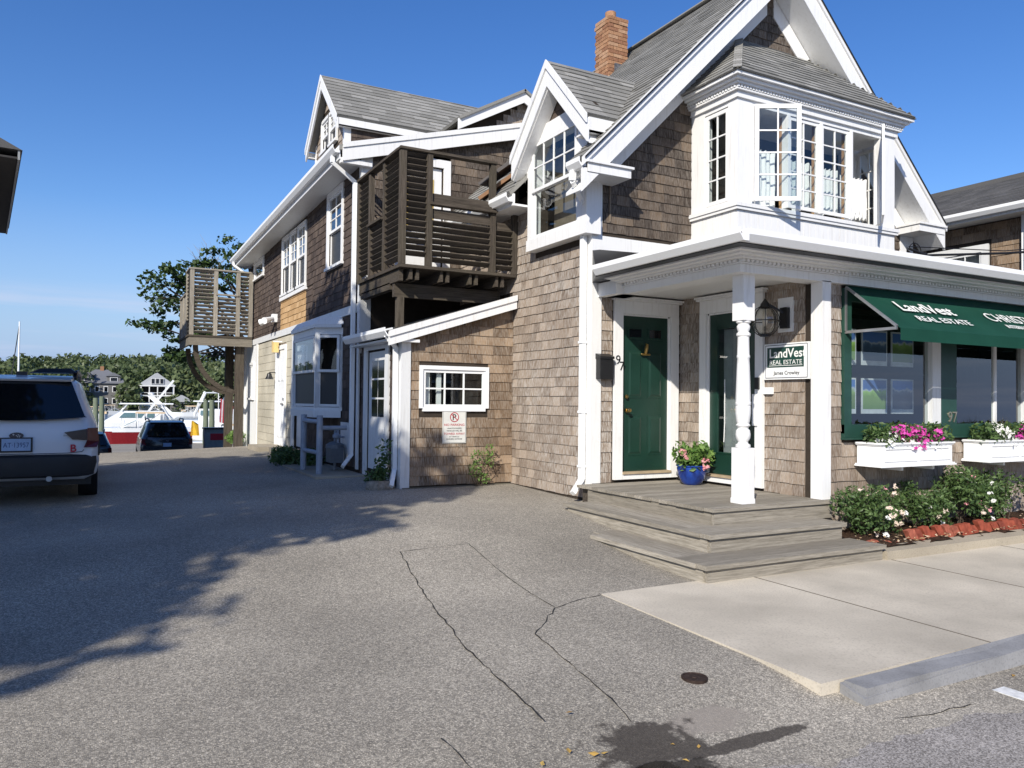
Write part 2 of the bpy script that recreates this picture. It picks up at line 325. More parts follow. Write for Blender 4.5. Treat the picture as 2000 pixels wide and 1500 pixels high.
# ------------------------------------------------------------------ course-laid pieces (wall shingles, roof tabs)
def spans(poly, v):
    xs = []
    for i in range(len(poly)):
        (u0, v0), (u1, v1) = poly[i], poly[(i + 1) % len(poly)]
        if (v0 <= v < v1) or (v1 <= v < v0): xs.append(u0 + (u1 - u0) * (v - v0) / (v1 - v0))
    return (min(xs), max(xs)) if len(xs) >= 2 else None
def cut(iv, holes, va, vb):
    out = [iv]
    for (a, b, c, d) in holes:
        if vb <= c + .01 or va >= d - .01: continue
        nx = []
        for (p, q) in out:
            if a > p: nx.append((p, min(q, a)))
            if b < q: nx.append((max(p, b), q))
        out = [x for x in nx if x[1] - x[0] > .004]
    return out
def wall_sheet(mb, F, poly, holes, thick=.12, inset=0.):
    vs = sorted(set([round(p[1], 4) for p in poly] + [h[i] for h in holes for i in (2, 3)]))
    lo, hi = min(p[1] for p in poly), max(p[1] for p in poly)
    vs = [v for v in vs if lo <= v <= hi]
    for a, b in zip(vs[:-1], vs[1:]):
        if b - a < 1e-4: continue
        s0 = spans(poly, a + 1e-5); s1 = spans(poly, b - 1e-5)
        if not s0 or not s1: continue
        act = [h for h in holes if h[2] < b - 1e-4 and h[3] > a + 1e-4]
        L0, R0 = s0; L1, R1 = s1
        cuts = sorted(act); edges = [('L',)] + [x for h in cuts for x in (h[0], h[1])] + [('R',)]
        for i in range(0, len(edges), 2):
            p0, p1 = edges[i], edges[i + 1]
            a0 = L0 if p0 == ('L',) else p0; a1 = L1 if p0 == ('L',) else p0; b0 = R0 if p1 == ('R',) else p1; b1 = R1 if p1 == ('R',) else p1
            if max(b0 - a0, b1 - a1) < .002: continue
            mb.hexa([F(a0, a, -thick), F(b0, a, -thick), F(b0, a, 0), F(a0, a, 0), F(a1, b, -thick), F(b1, b, -thick), F(b1, b, 0), F(a1, b, 0)])
VAR = {}
def variant(kind, i, e, t0, mat):
    key = (kind, i, mat.name)
    if key not in VAR:
        rg = random.Random(i * 7 + 3); m = MB(); m.tone = rg.random()
        j = [rg.uniform(-.006, .006) for _ in range(4)]; tb = t0 * rg.uniform(.8, 1.25)
        # unit width, u in -.5...5 ; wedge, thick at the butt
        m.hexa([(-.5, j[0], 0), (.5, j[1], 0), (.5, j[1], tb), (-.5, j[0], tb), (-.5, e, 0), (.5, e, 0), (.5, e, t0 * .2), (-.5, e, t0 * .2)])
        me = bpy.data.meshes.new(kind); me.from_pydata(m.v, [], m.f); a = me.attributes.new('tone', 'FLOAT', 'POINT'); a.data.foreach_set('value', np.array(m.t, dtype=np.float32)); me.materials.append(mat)
        VAR[key] = (me, m)
    return VAR[key]
class Field:
    """pieces of one thing; the largest in view become objects, the rest one joined part per surface"""
    def __init__(s, kind, limit): s.kind = kind; s.limit = limit; s.p = []
    def lay(s, parent, O, U, V, N, poly, holes, expo, wr, t0, mat, seed, gap=.003, jit=.004):
        rg = random.Random(seed); O = Vector(O); U = Vector(U).normalized(); V = Vector(V).normalized(); N = Vector(N).normalized()
        lo, hi = min(p[1] for p in poly), max(p[1] for p in poly); k = 0; v = lo
        while v < hi - .02:
            sp = spans(poly, min(v + expo * .5, hi - .004))
            if sp:
                for (a, b) in cut(sp, holes, v + .01, min(v + expo, hi)):
                    u = a - (rg.uniform(0, wr[0] * .8) if b - a > wr[1] else 0)
                    while u < b - .006:
                        w = rg.uniform(*wr); x0, x1 = max(u, a), min(u + w, b)
                        if b - x1 < .035: x1 = b
                        if x1 - x0 > .012:
                            c = O + U * ((x0 + x1) / 2) + V * (v + rg.uniform(-jit, jit)) + N * .001
                            s.p.append((parent, c, U, V, N, x1 - x0 - gap, rg.randrange(18), expo * 1.12 if v + expo * 1.12 < hi else hi - v, t0, mat, rg.uniform(-.006, .006)))
                        u = x1 if x1 == b else u + w
            v += expo; k += 1
    def finish(s):
        sc = []
        for i, q in enumerate(s.p):
            c = q[1] + q[3] * q[7] * .5; x, y, d = proj(c)
            face = abs(Vector(q[4]).dot((Vector((0, 0, CAM_H)) - c).normalized())); front = Vector(q[4]).dot(Vector((0, 0, CAM_H)) - c) > 0
            ok = d > .5 and -5 < x < 2005 and -5 < y < 1505 and front
            sc.append((q[5] * q[7] * face / d ** 2 if ok else 0, i))
        sc.sort(reverse=True); single = set(i for a, i in sc[:s.limit] if a > 0)
        rest = {}
        for i, q in enumerate(s.p):
            parent, c, U, V, N, w, vi, e, t0, mat, rot = q
            U2 = U + V * rot; V2 = V - U * rot
            if i in single:
                me, _ = variant(s.kind, vi, 1., t0, mat)
                o = bpy.data.objects.new(s.kind, me); COL.objects.link(o); o.parent = parent
                o.matrix_parent_inverse = Matrix.Identity(4)
                rl = ROOTLOC.get(parent.name, Vector()) if parent.parent is None else Vector()
                M = Matrix(((U2.x * w, V2.x * e, N.x, c.x - rl.x), (U2.y * w, V2.y * e, N.y, c.y - rl.y), (U2.z * w, V2.z * e, N.z, c.z - rl.z), (0, 0, 0, 1)))
                o.matrix_basis = M
            else:
                rest.setdefault((parent.name, mat.name), [parent, mat, []])[2].append((c, U2, V2, N, w, e, vi, t0))
        for parent, mat, lst in rest.values():
            m = MB()
            for c, U, V, N, w, e, vi, t0 in lst:
                _, um = variant(s.kind, vi, 1., t0, mat); m.tone = um.tone
                m._add([c + U * (p[0] * w) + V * (p[1] * e) + N * p[2] for p in um.v], um.f)
            m.build(s.kind + '_courses', mat, parent, kind='stuff')

# ------------------------------------------------------------------ text
def text(body, size, F, u, v, n, mat, parent, name='lettering', align='LEFT', bold=0., sx=1., ext=.002, flip=False):
    cu = bpy.data.curves.new('t', 'FONT'); cu.body = body; cu.size = size; cu.align_x = align; cu.offset = bold * size; cu.extrude = ext; cu.resolution_u = 3
    o = bpy.data.objects.new('t', cu); COL.objects.link(o); bpy.context.view_layer.update()
    dg = bpy.context.evaluated_depsgraph_get(); me = bpy.data.meshes.new_from_object(o.evaluated_get(dg)); bpy.data.objects.remove(o)
    for vx in me.vertices:
        x, y, z = vx.co; vx.co = F(u + (-x if flip else x) * sx, v + y, n + z)
    me.materials.clear(); me.materials.append(mat); me.update()
    return link(name, me, parent)

# ------------------------------------------------------------------ ground
def gz(x, y):
    P = [(-30, -.10), (2.78, -.10), (3.35, -.012), (5.1, .01), (8.4, .26), (13, .33), (18.5, .37), (20.5, .33), (22, .22), (33.5, -1.0), (38, -1.45), (46, -1.6), (60, -1.6)]
    z = P[-1][1]
    for (a, b), (c, d) in zip(P[:-1], P[1:]):
        if y <= c:
            t = max(0, (y - a) / (c - a)); t = t * t * (3 - 2 * t) if 5 < y < 22 else t; z = b + (d - b) * t; break
    k = min(1, max(0, (3.6 - x) / 4.)); 
    if 5.1 < y < 30: z -= .13 * k * min(1, (y - 5.1) / 5.) * (1 if y < 22 else max(0, (30 - y) / 8))
    if x > 5.5 and y > 5.1: z = z if y > 22 else min(z, .30)
    return z
xs = sorted(set([-60, -40, -25, -15, -10, -7] + [round(-5 + .35 * i, 3) for i in range(46)] + [12, 14, 18, 25, 40, 60]))
ys = sorted(set([-25, -15, -8, -4, -2] + [round(-1 + .3 * i, 3) for i in range(90)] + [27, 29, 31, 33, 35, 38, 41, 44, 46.5]))
m = MB(); nx = len(xs)
m.v = [(x, y, gz(x, y)) for y in ys for x in xs]; m.t = [.5] * len(m.v)
m.f = [(j * nx + i, j * nx + i + 1, (j + 1) * nx + i + 1, (j + 1) * nx + i) for j in range(len(ys) - 1) for i in range(nx - 1)]
ground = m.build('ground', ASPH, None, smooth='all', kind='structure')
# asphalt cracks and cut joints of the utility patch
def crack(pts, w, seed, wob=.02):
    wob *= .6
    rg = random.Random(seed); m = MB(); P = []
    for (a, b) in zip(pts[:-1], pts[1:]):
        n = max(2, int(math.hypot(b[0] - a[0], b[1] - a[1]) / .07))
        for i in range(n): t = i / n; P.append((a[0] + (b[0] - a[0]) * t + rg.uniform(-wob, wob), a[1] + (b[1] - a[1]) * t + rg.uniform(-wob, wob)))
    P.append(pts[-1]); row = []
    for i, p in enumerate(P):
        q = P[min(i + 1, len(P) - 1)]; o = P[max(i - 1, 0)]; d = Vector((q[0] - o[0], q[1] - o[1])); d = d.normalized() if d.length else Vector((1, 0)); ww = w * rg.uniform(.2, .75)
        row.append([(p[0] + s * d.y * ww / 2, p[1] - s * d.x * ww / 2) for s in (1, -1)])
    vs = [(x, y, gz(x, y) + .004) for r in row for x, y in r]
    m._add(vs, [(2 * i, 2 * i + 1, 2 * i + 3, 2 * i + 2) for i in range(len(row) - 1)])
    m.build('asphalt_crack', TAR, ground)
crack([(2.54, 6.87), (3.26, 6.91)], .012, 1, .006); crack([(3.26, 6.91), (3.12, 5.6), (3.07, 4.97)], .014, 2, .01); crack([(3.07, 4.97), (2.62, 4.5)], .014, 3)
crack([(2.62, 4.5), (2.5, 3.8), (2.39, 3.15)], .016, 4, .012); crack([(2.54, 6.87), (2.3, 5.6), (2.08, 4.4), (1.98, 3.3)], .018, 5, .015)
crack([(3.07, 4.97), (3.35, 5.08), (3.6, 5.14)], .014, 6); crack([(1.45, 3.35), (1.5, 3.05), (1.1, 2.9)], .012, 7); crack([(3.45, 2.75), (3.9, 2.62), (4.3, 2.6)], .014, 8)
# small cast-iron covers
def cover(x, y, r, lab):
    m = MB(); z = gz(x, y); m.lathe((x, y, z), [(r, -.02), (r, .006), (r * .86, .008), (r * .84, .004), (r * .3, .004), (r * .25, .009), (.001, .009)], 24)
    tag(m.build('valve_cover', plain('rusty_iron', (.06, .04, .032), .7, .4, .6, .3, 40) if 'rusty_iron' not in MATS else MATS['rusty_iron'], None, smooth=True), lab, 'cover')
cover(3.04, 3.42, .075, 'round rusty iron valve cover beside the sidewalk corner')
# sidewalk slabs, granite kerb, concrete bed kerb
sw = MB().box(3.72, 20, 3.06, 5.10, -.30, -.03).build('sidewalk', TAR, None, kind='structure')
def slab(x0a, x0b, x1a, x1b, nm='slab'):
    MB().hexa([(x0b, 3.0, -.25), (x1b, 3.0, -.25), (x1a, 5.16, -.25), (x0a, 5.16, -.25), (x0b, 3.0, .002), (x1b, 3.0, .012 if x1b > 5.5 else .012), (x1a, 5.16, .018), (x0a, 5.16, .014)]).build(nm, CONC, sw)
edges_ = [3.60, 5.17, 6.98, 8.8, 10.6, 12.4, 14.2, 16.]
for a, b in zip(edges_[:-1], edges_[1:]): slab(a + .008, a + .008 - (.03 if a == 3.6 else 0), b - .008, b - .008)
for x_ in edges_[1:-1]: MB().hexa([(x_ - .009, 3.0, -.02), (x_ + .009, 3.0, -.02), (x_ + .009, 5.14, -.02), (x_ - .009, 5.14, -.02), (x_ - .007, 3.0, .0135), (x_ + .007, 3.0, .0135), (x_ + .007, 5.14, .0195), (x_ - .007, 5.14, .0195)]).build('joint', JOINT, sw)
kerb = MB().box(3.75, 20, 2.84, 2.985, -.35, .0).build('granite_kerb_base', GRAN, None, kind='structure')
for i, (a, b) in enumerate(((3.72, 5.6), (5.61, 7.5), (7.51, 9.4), (9.41, 12.))):
    MB().hexa([(a, 2.80, -.3), (b, 2.80, -.3), (b, 2.99, -.3), (a, 2.99, -.3), (a, 2.83, .022 if i else -.05), (b, 2.83, .022), (b, 2.99, .024), (a, 2.99, .024 if i else -.01)]).build('kerb_stone', GRAN, kerb)
MB().box(4.62, 4.74, -1., 2.74, -.099, -.0955).build('parking_line', plain('road_paint', (.72, .72, .70), .7, var=.2, scale=25), None, kind='structure')
bk = MB().hexa([(6.93, 5.0, -.1), (20, 4.86, -.1), (20, 5.12, -.1), (6.93, 5.24, -.1), (6.93, 5.02, .10), (20, 4.88, .10), (20, 5.10, .115), (6.93, 5.22, .115)]).build('bed_kerb', KERBC, None, kind='structure')
bed = MB(); rg = random.Random(5)
gx = [6.9 + .12 * i for i in range(70)]; gy = [5.12, 5.25, 5.4, 5.55, 5.7, 5.85, 6.0]
bed.v = [(x, y, .10 + .05 * (y - 5.1) + rg.uniform(-.018, .03)) for y in gy for x in gx]; bed.t = [.5] * len(bed.v)
bed.f = [(j * 70 + i, j * 70 + i + 1, (j + 1) * 70 + i + 1, (j + 1) * 70 + i) for j in range(len(gy) - 1) for i in range(69)]
bed = bed.build('mulch_bed', MULCH, None, smooth='all', kind='structure')
ll = MB(); rg = random.Random(8)
for i in range(260):
    x, y = rg.uniform(6.95, 11), 5.15 + abs(rg.gauss(0, .22)); a = rg.uniform(0, 6.28); s_ = rg.uniform(.012, .03); ll.tone = rg.random()
    z = .105 + .05 * (y - 5.1) + .03
    ll.quad(*[(x + s_ * math.cos(a + q) * f_, y + s_ * math.sin(a + q) * f_, z + rg.uniform(0, .015)) for q, f_ in ((0, 1), (1.57, .5), (3.14, 1), (4.71, .5))])
ll.build('fallen_petals', leafm('dry_petal', (.42, .24, .10), (.75, .62, .45), .1), bed, kind='stuff')
eb = thing('brick_edging', 'row of tilted red bricks edging the mulch bed', 'edging', (8.5, 5.3, .1)); rg = random.Random(11)
x = 7.02; i = 0
while x < 11.2:
    y = 5.27 - .012 * (x - 7); tilt = rg.uniform(.45, .75) if i > 3 else rg.uniform(1.0, 1.25); s_ = math.sin(tilt); c_ = math.cos(tilt); hh = rg.uniform(.155, .18); ww = rg.uniform(.098, .108); dj = rg.uniform(-.012, .012); zz = .06 + rg.uniform(-.012, .02)
    def q(a, b, c): return (x + a - c * s_, y + b + dj, zz + c * c_ + a * .12)
    MB().hexa([q(0, 0, 0), q(ww, 0, 0), q(ww, .06, 0), q(0, .06, 0), q(0, .02, hh), q(ww, .02, hh), q(ww, .08, hh), q(0, .08, hh)]).build('brick', rg.choice(EDGES_), eb)
    x += .122 if i > 3 else .17; i += 1

# ------------------------------------------------------------------ windows and doors
def window(parent, F, u0, u1, v0, v1, nx_, ny_, casing=.09, style='grid', mat=None, sill=True, depth=.05, screen=True, glass=None, name='window', muntin=.018, sashw=.045):
    mat = mat or WHITE; m = MB(); c = casing; GL = glass or GLASS
    if c > 0:
        m.fbox(F, u0 - c, u0, v0 - c * .2, v1 + c, .0, .035); m.fbox(F, u1, u1 + c, v0 - c * .2, v1 + c, .0, .035); m.fbox(F, u0, u1, v1, v1 + c, .0, .037)
        if sill: m.fbox(F, u0 - c - .02, u1 + c + .02, v0 - .05, v0 - .001, .0, .065)
        else: m.fbox(F, u0, u1, v0 - c, v0, 0., .036)
    panes = []
    def sash(a, b, p, q, n, gx_, gy_, gm=None):
        s = sashw
        m.fbox(F, a, a + s, p, q, n - .03, n); m.fbox(F, b - s, b, p, q, n - .03, n); m.fbox(F, a + s, b - s, p, p + s, n - .03, n - .001); m.fbox(F, a + s, b - s, q - s, q, n - .03, n - .001)
        aa, bb, pp, qq = a + s, b - s, p + s, q - s
        for i in range(1, gx_): x = aa + (bb - aa) * i / gx_; m.fbox(F, x - muntin / 2, x + muntin / 2, pp, qq, n - .024, n - .004)
        for j in range(1, gy_): y = pp + (qq - pp) * j / gy_; m.fbox(F, aa, bb, y - muntin / 2, y + muntin / 2, n - .023, n - .005)
        for i in range(gx_):
            for j in range(gy_):
                panes.append((aa + (bb - aa) * i / gx_, aa + (bb - aa) * (i + 1) / gx_, pp + (qq - pp) * j / gy_, pp + (qq - pp) * (j + 1) / gy_, n - .016, gm))
    if style == 'grid': sash(u0, u1, v0, v1, .015, nx_, ny_)
    else:
        vm = (v0 + v1) / 2; sash(u0, u1, vm - .02, v1, .012, nx_, ny_); sash(u0, u1, v0, vm + .02, -.022, 1, 1, SCREEN if screen else None)
    w = m.build(name, mat, parent)
    for (a, b, p, q, n, gm) in panes: MB().quad(F(a, p, n), F(b, p, n), F(b, q, n), F(a, q, n)).build('pane', gm or GL, w)
    return w
def blind(F, u0, u1, v0, v1, n, parent, mat=None):
    MB().quad(F(u0, v0, n), F(u1, v0, n), F(u1, v1, n), F(u0, v1, n)).build('window_backing', mat or CURT, parent)

# ================================================================== FRONT HOUSE
H = thing('shingled_house', 'shingled gable house with white trim, bay window and corner porch', 'house', (8.8, 11, .2))
XS, YG, XR = 5.65, 8.33, 11.93
EZ, EX0, PX, PZ = 4.54, 5.205, 8.79, 8.125        # eave edge, ridge
shf = Field('shingle', 300); rff = Field('roof_shingle', 160)
def wallpart(F, poly, holes, mat, name='wall', thick=.12, parent=None):
    m = MB(); wall_sheet(m, F, poly, holes, thick); return m.build(name, mat, parent or H)
BACK = plain('shingle_backing', (.05, .04, .032), .95, .1)
# --- driveway side wall
Fs = FX(XS); DORM = (8.50, 9.62, 3.84, 5.25)
polyS = [(8.35, .22), (16., .22), (16., 4.6), (8.35, 4.6)]
holesS = [(8.28, 9.78, 3.70, 5.6)]
w = wallpart(Fs, polyS, [(8.45, 9.65, 3.8, 4.6)], BACK, 'side_wall')
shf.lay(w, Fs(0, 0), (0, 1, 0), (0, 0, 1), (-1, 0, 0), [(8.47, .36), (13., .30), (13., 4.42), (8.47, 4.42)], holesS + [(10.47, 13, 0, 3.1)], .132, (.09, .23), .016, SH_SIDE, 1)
MB().box(5.69, 5.80, 8.36, 10.4, -.1, .38).build('foundation', FOUND, H)
# --- gable wall with bay opening
Fg = FY(YG); BX0, BX1, BY = 7.30, 10.45, 7.45
def rz_(x): return EZ + .98 * min(x - EX0, 2 * PX - EX0 - x)
polyG = [(XS, 3.0), (XR, 3.0), (XR, rz_(XR) - .12), (PX, PZ - .16), (XS, rz_(XS) - .12)]
w = wallpart(Fg, polyG, [(BX0 + .1, BX1 - .1, 4.1, 5.6)], BACK, 'gable_wall')
sg = [(XS + .1, 3.50), (XR - .1, 3.50), (XR - .1, rz_(XR) - .2), (PX, PZ - .3), (XS + .1, rz_(XS) - .2)]
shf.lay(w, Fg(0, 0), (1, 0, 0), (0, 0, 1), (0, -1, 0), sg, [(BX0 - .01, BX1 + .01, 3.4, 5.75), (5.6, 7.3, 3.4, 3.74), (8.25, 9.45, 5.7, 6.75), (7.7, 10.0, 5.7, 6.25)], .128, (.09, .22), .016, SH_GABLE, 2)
MB().box(XS + .13, BX0 - .002, YG - .03, YG, 3.47, 3.70).build('flashing_board', WHITE, H)
# --- porch recess walls : door wall (faces -Y), side wall of the shop (faces -X), shop front (faces -Y)
XD, YS = 7.10, 5.97
Fd = FY(YG - .002); D1 = (6.13, 6.89, .60, 2.70)
w = wallpart(FY(YG - .003), [(XS + .02, .3), (XD, .3), (XD, 3.0), (XS + .02, 3.0)], [D1], BACK, 'porch_wall', .1)
shf.lay(w, (0, YG - .003, 0), (1, 0, 0), (0, 0, 1), (0, -1, 0), [(XS + .12, .5), (XD - .01, .5), (XD - .01, 2.99), (XS + .12, 2.99)], [(5.965, 7.06, .4, 2.97)], .132, (.09, .2), .015, SH_SIDE, 3)
Fp = FX(XD); D2 = (6.90, 7.72, .60, 2.70)
w = wallpart(Fp, [(YS + .01, .3), (YG - .01, .3), (YG - .01, 3.0), (YS + .01, 3.0)], [D2], BACK, 'porch_wall', .1)
shf.lay(w, Fp(0, 0), (0, 1, 0), (0, 0, 1), (-1, 0, 0), [(YS + .2, .5), (YG - .02, .5), (YG - .02, 2.99), (YS + .2, 2.99)], [(6.77, 7.86, .4, 2.92)], .132, (.09, .2), .015, SH_SIDE, 4)
Fw = FY(YS); SHW = (7.46, 12.6, 1.22, 2.86)
w = wallpart(Fw, [(XD + .003, 0), (14., 0), (14., 3.0), (XD + .003, 3.0)], [SHW], BACK, 'shop_wall', .1)
shf.lay(w, Fw(0, 0), (1, 0, 0), (0, 0, 1), (0, -1, 0), [(7.2, .12), (12.8, .12), (12.8, 2.92), (7.2, 2.92)], [(7.43, 12.63, 1.17, 3.0)], .140, (.10, .23), .016, SH_SIDE, 5)
# pillar at the shop corner
MB().box(7.05, 7.19, 5.90, 6.055, .50, 2.91).build('corner_pillar', WHITE, H)
# corner boards of the main house
MB().box(XS - .028, XS, YG - .03, YG + .14, .42, 4.42).box(XS - .027, XS + .13, YG - .031, YG - .001, .50, 4.42).build('corner_board', WHITE, H)
MB().box(XR - .13, XR + .02, YG - .03, YG - .001, 3.0, 4.42).build('corner_board', WHITE, H)
# other closing walls
MB().box(XR - .1, XR, YG + .13, 16, 0, 4.6).box(XS + .13, XR, 15.9, 16, 0, 4.6).box(14, 14.1, YS + .1, 12, 0, 3.0).box(XS + .14, XR - .11, 9.2, 15.8, 2.95, 3.02).build('rear_wall', BACK, H)
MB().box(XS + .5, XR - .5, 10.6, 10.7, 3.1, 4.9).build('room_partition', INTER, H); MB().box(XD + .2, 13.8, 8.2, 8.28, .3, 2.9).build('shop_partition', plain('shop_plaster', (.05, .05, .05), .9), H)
MB().box(7.50, 7.52, 7.62, YG, 4.15, 5.5).build('window_backing', DARK, H)  # dark sheet added so the sunlit bay interior looks dim from the side
MB().box(XD + .12, 13.9, YS + .12, 8.19, .28, .34).build('shop_floor', DARK, H)
m = MB(); wall_sheet(m, FY(15.9), [(XS, 4.5), (XR, 4.5), (XR, rz_(XR) - .12), (PX, PZ - .16), (XS, rz_(XS) - .12)], [], .1); m.build('rear_gable', BACK, H)
# --- main roof
def roofpart(name, pts, thick, mat, parent):
    m = MB(); n = (Vector(pts[1]) - Vector(pts[0])).cross(Vector(pts[2]) - Vector(pts[0])).normalized()
    if n.z < 0: n = -n
    m.prism(pts, -n * thick); return m.build(name, mat, parent)
YR0, YR1 = 7.90, 16.4
dl = math.hypot(PX - EX0, PZ - EZ)
XM = 5.86; ZM = EZ + (XM - EX0) * (PZ - EZ) / (PX - EX0)
roofpart('roof', [(EX0, YR0, EZ), (EX0, 8.22, EZ), (XM, 8.22, ZM), (XM, YR0, ZM)], .05, ROOF, H)
roofpart('roof', [(EX0, 9.80, EZ), (EX0, YR1, EZ), (XM, YR1, ZM), (XM, 9.80, ZM)], .05, ROOF, H)
rl = roofpart('roof', [(XM, YR0, ZM), (XM, YR1, ZM), (PX, YR1, PZ), (PX, YR0, PZ)], .05, ROOF, H)
sv_ = Vector((PX - EX0, 0, PZ - EZ)).normalized(); nv_ = Vector((-sv_.z, 0, sv_.x))
# left slope tabs (clipped around the dormer)
dcut = 1.5
rff.lay(rl, (EX0, 0, EZ), (0, 1, 0), sv_, nv_, [(YR0 + .0, .0), (YR1, .0), (YR1, dl), (YR0, dl)], [(8.22, 9.80, 0, .95), (8.3, 9.55, .9, 1.35), (8.55, 9.3, 1.3, 1.8)], .135, (.22, .36), .017, ROOF, 6)
rr = roofpart('roof', [(PX, YR0, PZ), (PX, YR1, PZ), (2 * PX - EX0, YR1, EZ), (2 * PX - EX0, YR0, EZ)], .05, ROOF, H)
MB().bar((PX, YR0 - .01, PZ + .01), (PX, YR1, PZ + .01), .22, .02).build('ridge_cap', ROOF, H)
# rake boards, soffits, eave returns
for sgn in (1, -1):
    ex = EX0 if sgn == 1 else 2 * PX - EX0
    a = Vector((ex, 0, EZ)); b = Vector((PX, 0, PZ)); d = (b - a).normalized(); dn = Vector((d.z * sgn, 0, -d.x * sgn)); dn = -dn if dn.z > 0 else dn
    def rk(s0, s1, o0, o1, y0, y1, name, mat=WHITE):
        k_ = 1.0 / abs(d.x); vz = Vector((0, 0, -1)); s1 = min(s1, dl); p = [a + d * s0 + vz * o0 * k_, a + d * s1 + vz * o0 * k_, a + d * s1 + vz * o1 * k_, a + d * s0 + vz * o1 * k_]
        MB().prism([(q.x, y0, q.z) for q in p], (0, y1 - y0, 0)).build(name, mat, H)
    rk(.0, dl + .0, .052, .30, YR0, YR0 + .035, 'rake_board'); rk(-.02, dl + .02, .0, .075, YR0 - .028, YR0 - .002, 'rake_moulding'); rk(.05, dl, .27, .30, YR0 + .036, YG - .002, 'rake_soffit')
    rk(.35, dl - .1, .31, .52, YG - .028, YG - .001, 'frieze_board')
    rk(.02, dl, .012, .03, YR0 - .045, YR0 - .03, 'drip_edge', BLACK)
    x0, x1 = (5.235, 5.93) if sgn == 1 else (2 * PX - 5.93, 2 * PX - 5.235)
    MB().box(x0 + .04, x1, YR0 - .012, YG - .03, 4.365, 4.475).box(x0 + .02, x1 + .03, YR0 - .04, YG - .03, 4.476, 4.505).build('eave_return', WHITE, H)
# side eave: soffit, fascia, gutter left of dormer and by the corner
def gutter(a, b, parent, out, name='gutter', w=.12, h=.12):
    a = Vector(a); b = Vector(b); o = Vector(out).normalized(); up = Vector((0, 0, 1))
    prof = [(0, 0), (w * .6, 0), (w, h * .55), (w, h), (w - .014, h), (w - .014, h * .6), (w * .55, .014), (.014, .014), (.014, h), (0, h)]
    m = MB(); m.loft([[p + o * x + up * (y - h) for x, y in prof] for p in (a, b)]); return m.build(name, VINYL, parent)
for y0, y1 in ((YR0, 8.2), (9.8, 12.5)):
    MB().box(5.30, XS - .002, y0, y1, 4.36, 4.39).box(5.27, 5.30, y0, y1, 4.36, 4.53).build('eave_soffit', WHITE, H); gutter((5.27, y0, 4.53), (5.27, y1, 4.53), H, (-1, 0, 0))
# downspout at house corner
def downspout(pts, parent, w=.075, d=.06):
    m = MB()
    for a, b in zip(pts[:-1], pts[1:]): m.bar(a, b, w, d, (1, 0, .001))
    return m.build('downspout', VINYL, parent)
dp = downspout([(5.21, 8.12, 4.42), (5.21, 8.14, 4.30), (5.57, 8.42, 4.10), (5.57, 8.42, .55), (5.40, 8.36, .38)], H)
for z in (3.95, 2.3, 1.4, .7): MB().box(5.528, 5.612, 8.375, 8.465, z, z + .03).build('strap', VINYL, dp)
# --- wall dormer
dm = H
Fdm = FX(5.50); DY0, DY1 = 8.25, 9.78
MB().box(5.50, 5.72, DY0, 8.47, 3.74, 5.32).box(5.50, 5.72, 9.66, DY1, 3.74, 5.32).box(5.50, 5.72, 8.47, 9.66, 5.22, 5.42).box(5.485, 5.72, DY0 - .01, DY1 + .01, 3.70, 3.86).prism([(5.72, DY0, 4.7), (5.72, DY0, 5.3), (6.1, DY0, 5.3)], (0, .06, 0)).prism([(5.72, DY1 - .06, 4.7), (5.72, DY1 - .06, 5.3), (6.1, DY1 - .06, 5.3)], (0, .06, 0)).build('dormer_wall', WHITE, H)
window(H, Fdm, 8.48, 9.65, 3.87, 5.21, 4, 2, 0, 'dh', name='dormer_window', screen=False)
MB().box(5.9, 5.92, 8.3, 9.7, 3.9, 5.2).build('window_backing', plain('room_tan', (.20, .16, .12), .9), H)
m = MB(); m.prism([(5.56, 8.15, 5.32), (5.56, 9.87, 5.32), (5.56, 8.95, 6.05)], (.06, 0, 0)); dg_ = m.build('dormer_gable', BACK, H)
shf.lay(dg_, (5.56, 0, 0), (0, 1, 0), (0, 0, 1), (-1, 0, 0), [(8.3, 5.42), (9.6, 5.42), (8.95, 6.0)], [], .12, (.12, .25), .014, SH_WING, 7)
dpk = (8.94, 6.13); dsl = 1.05
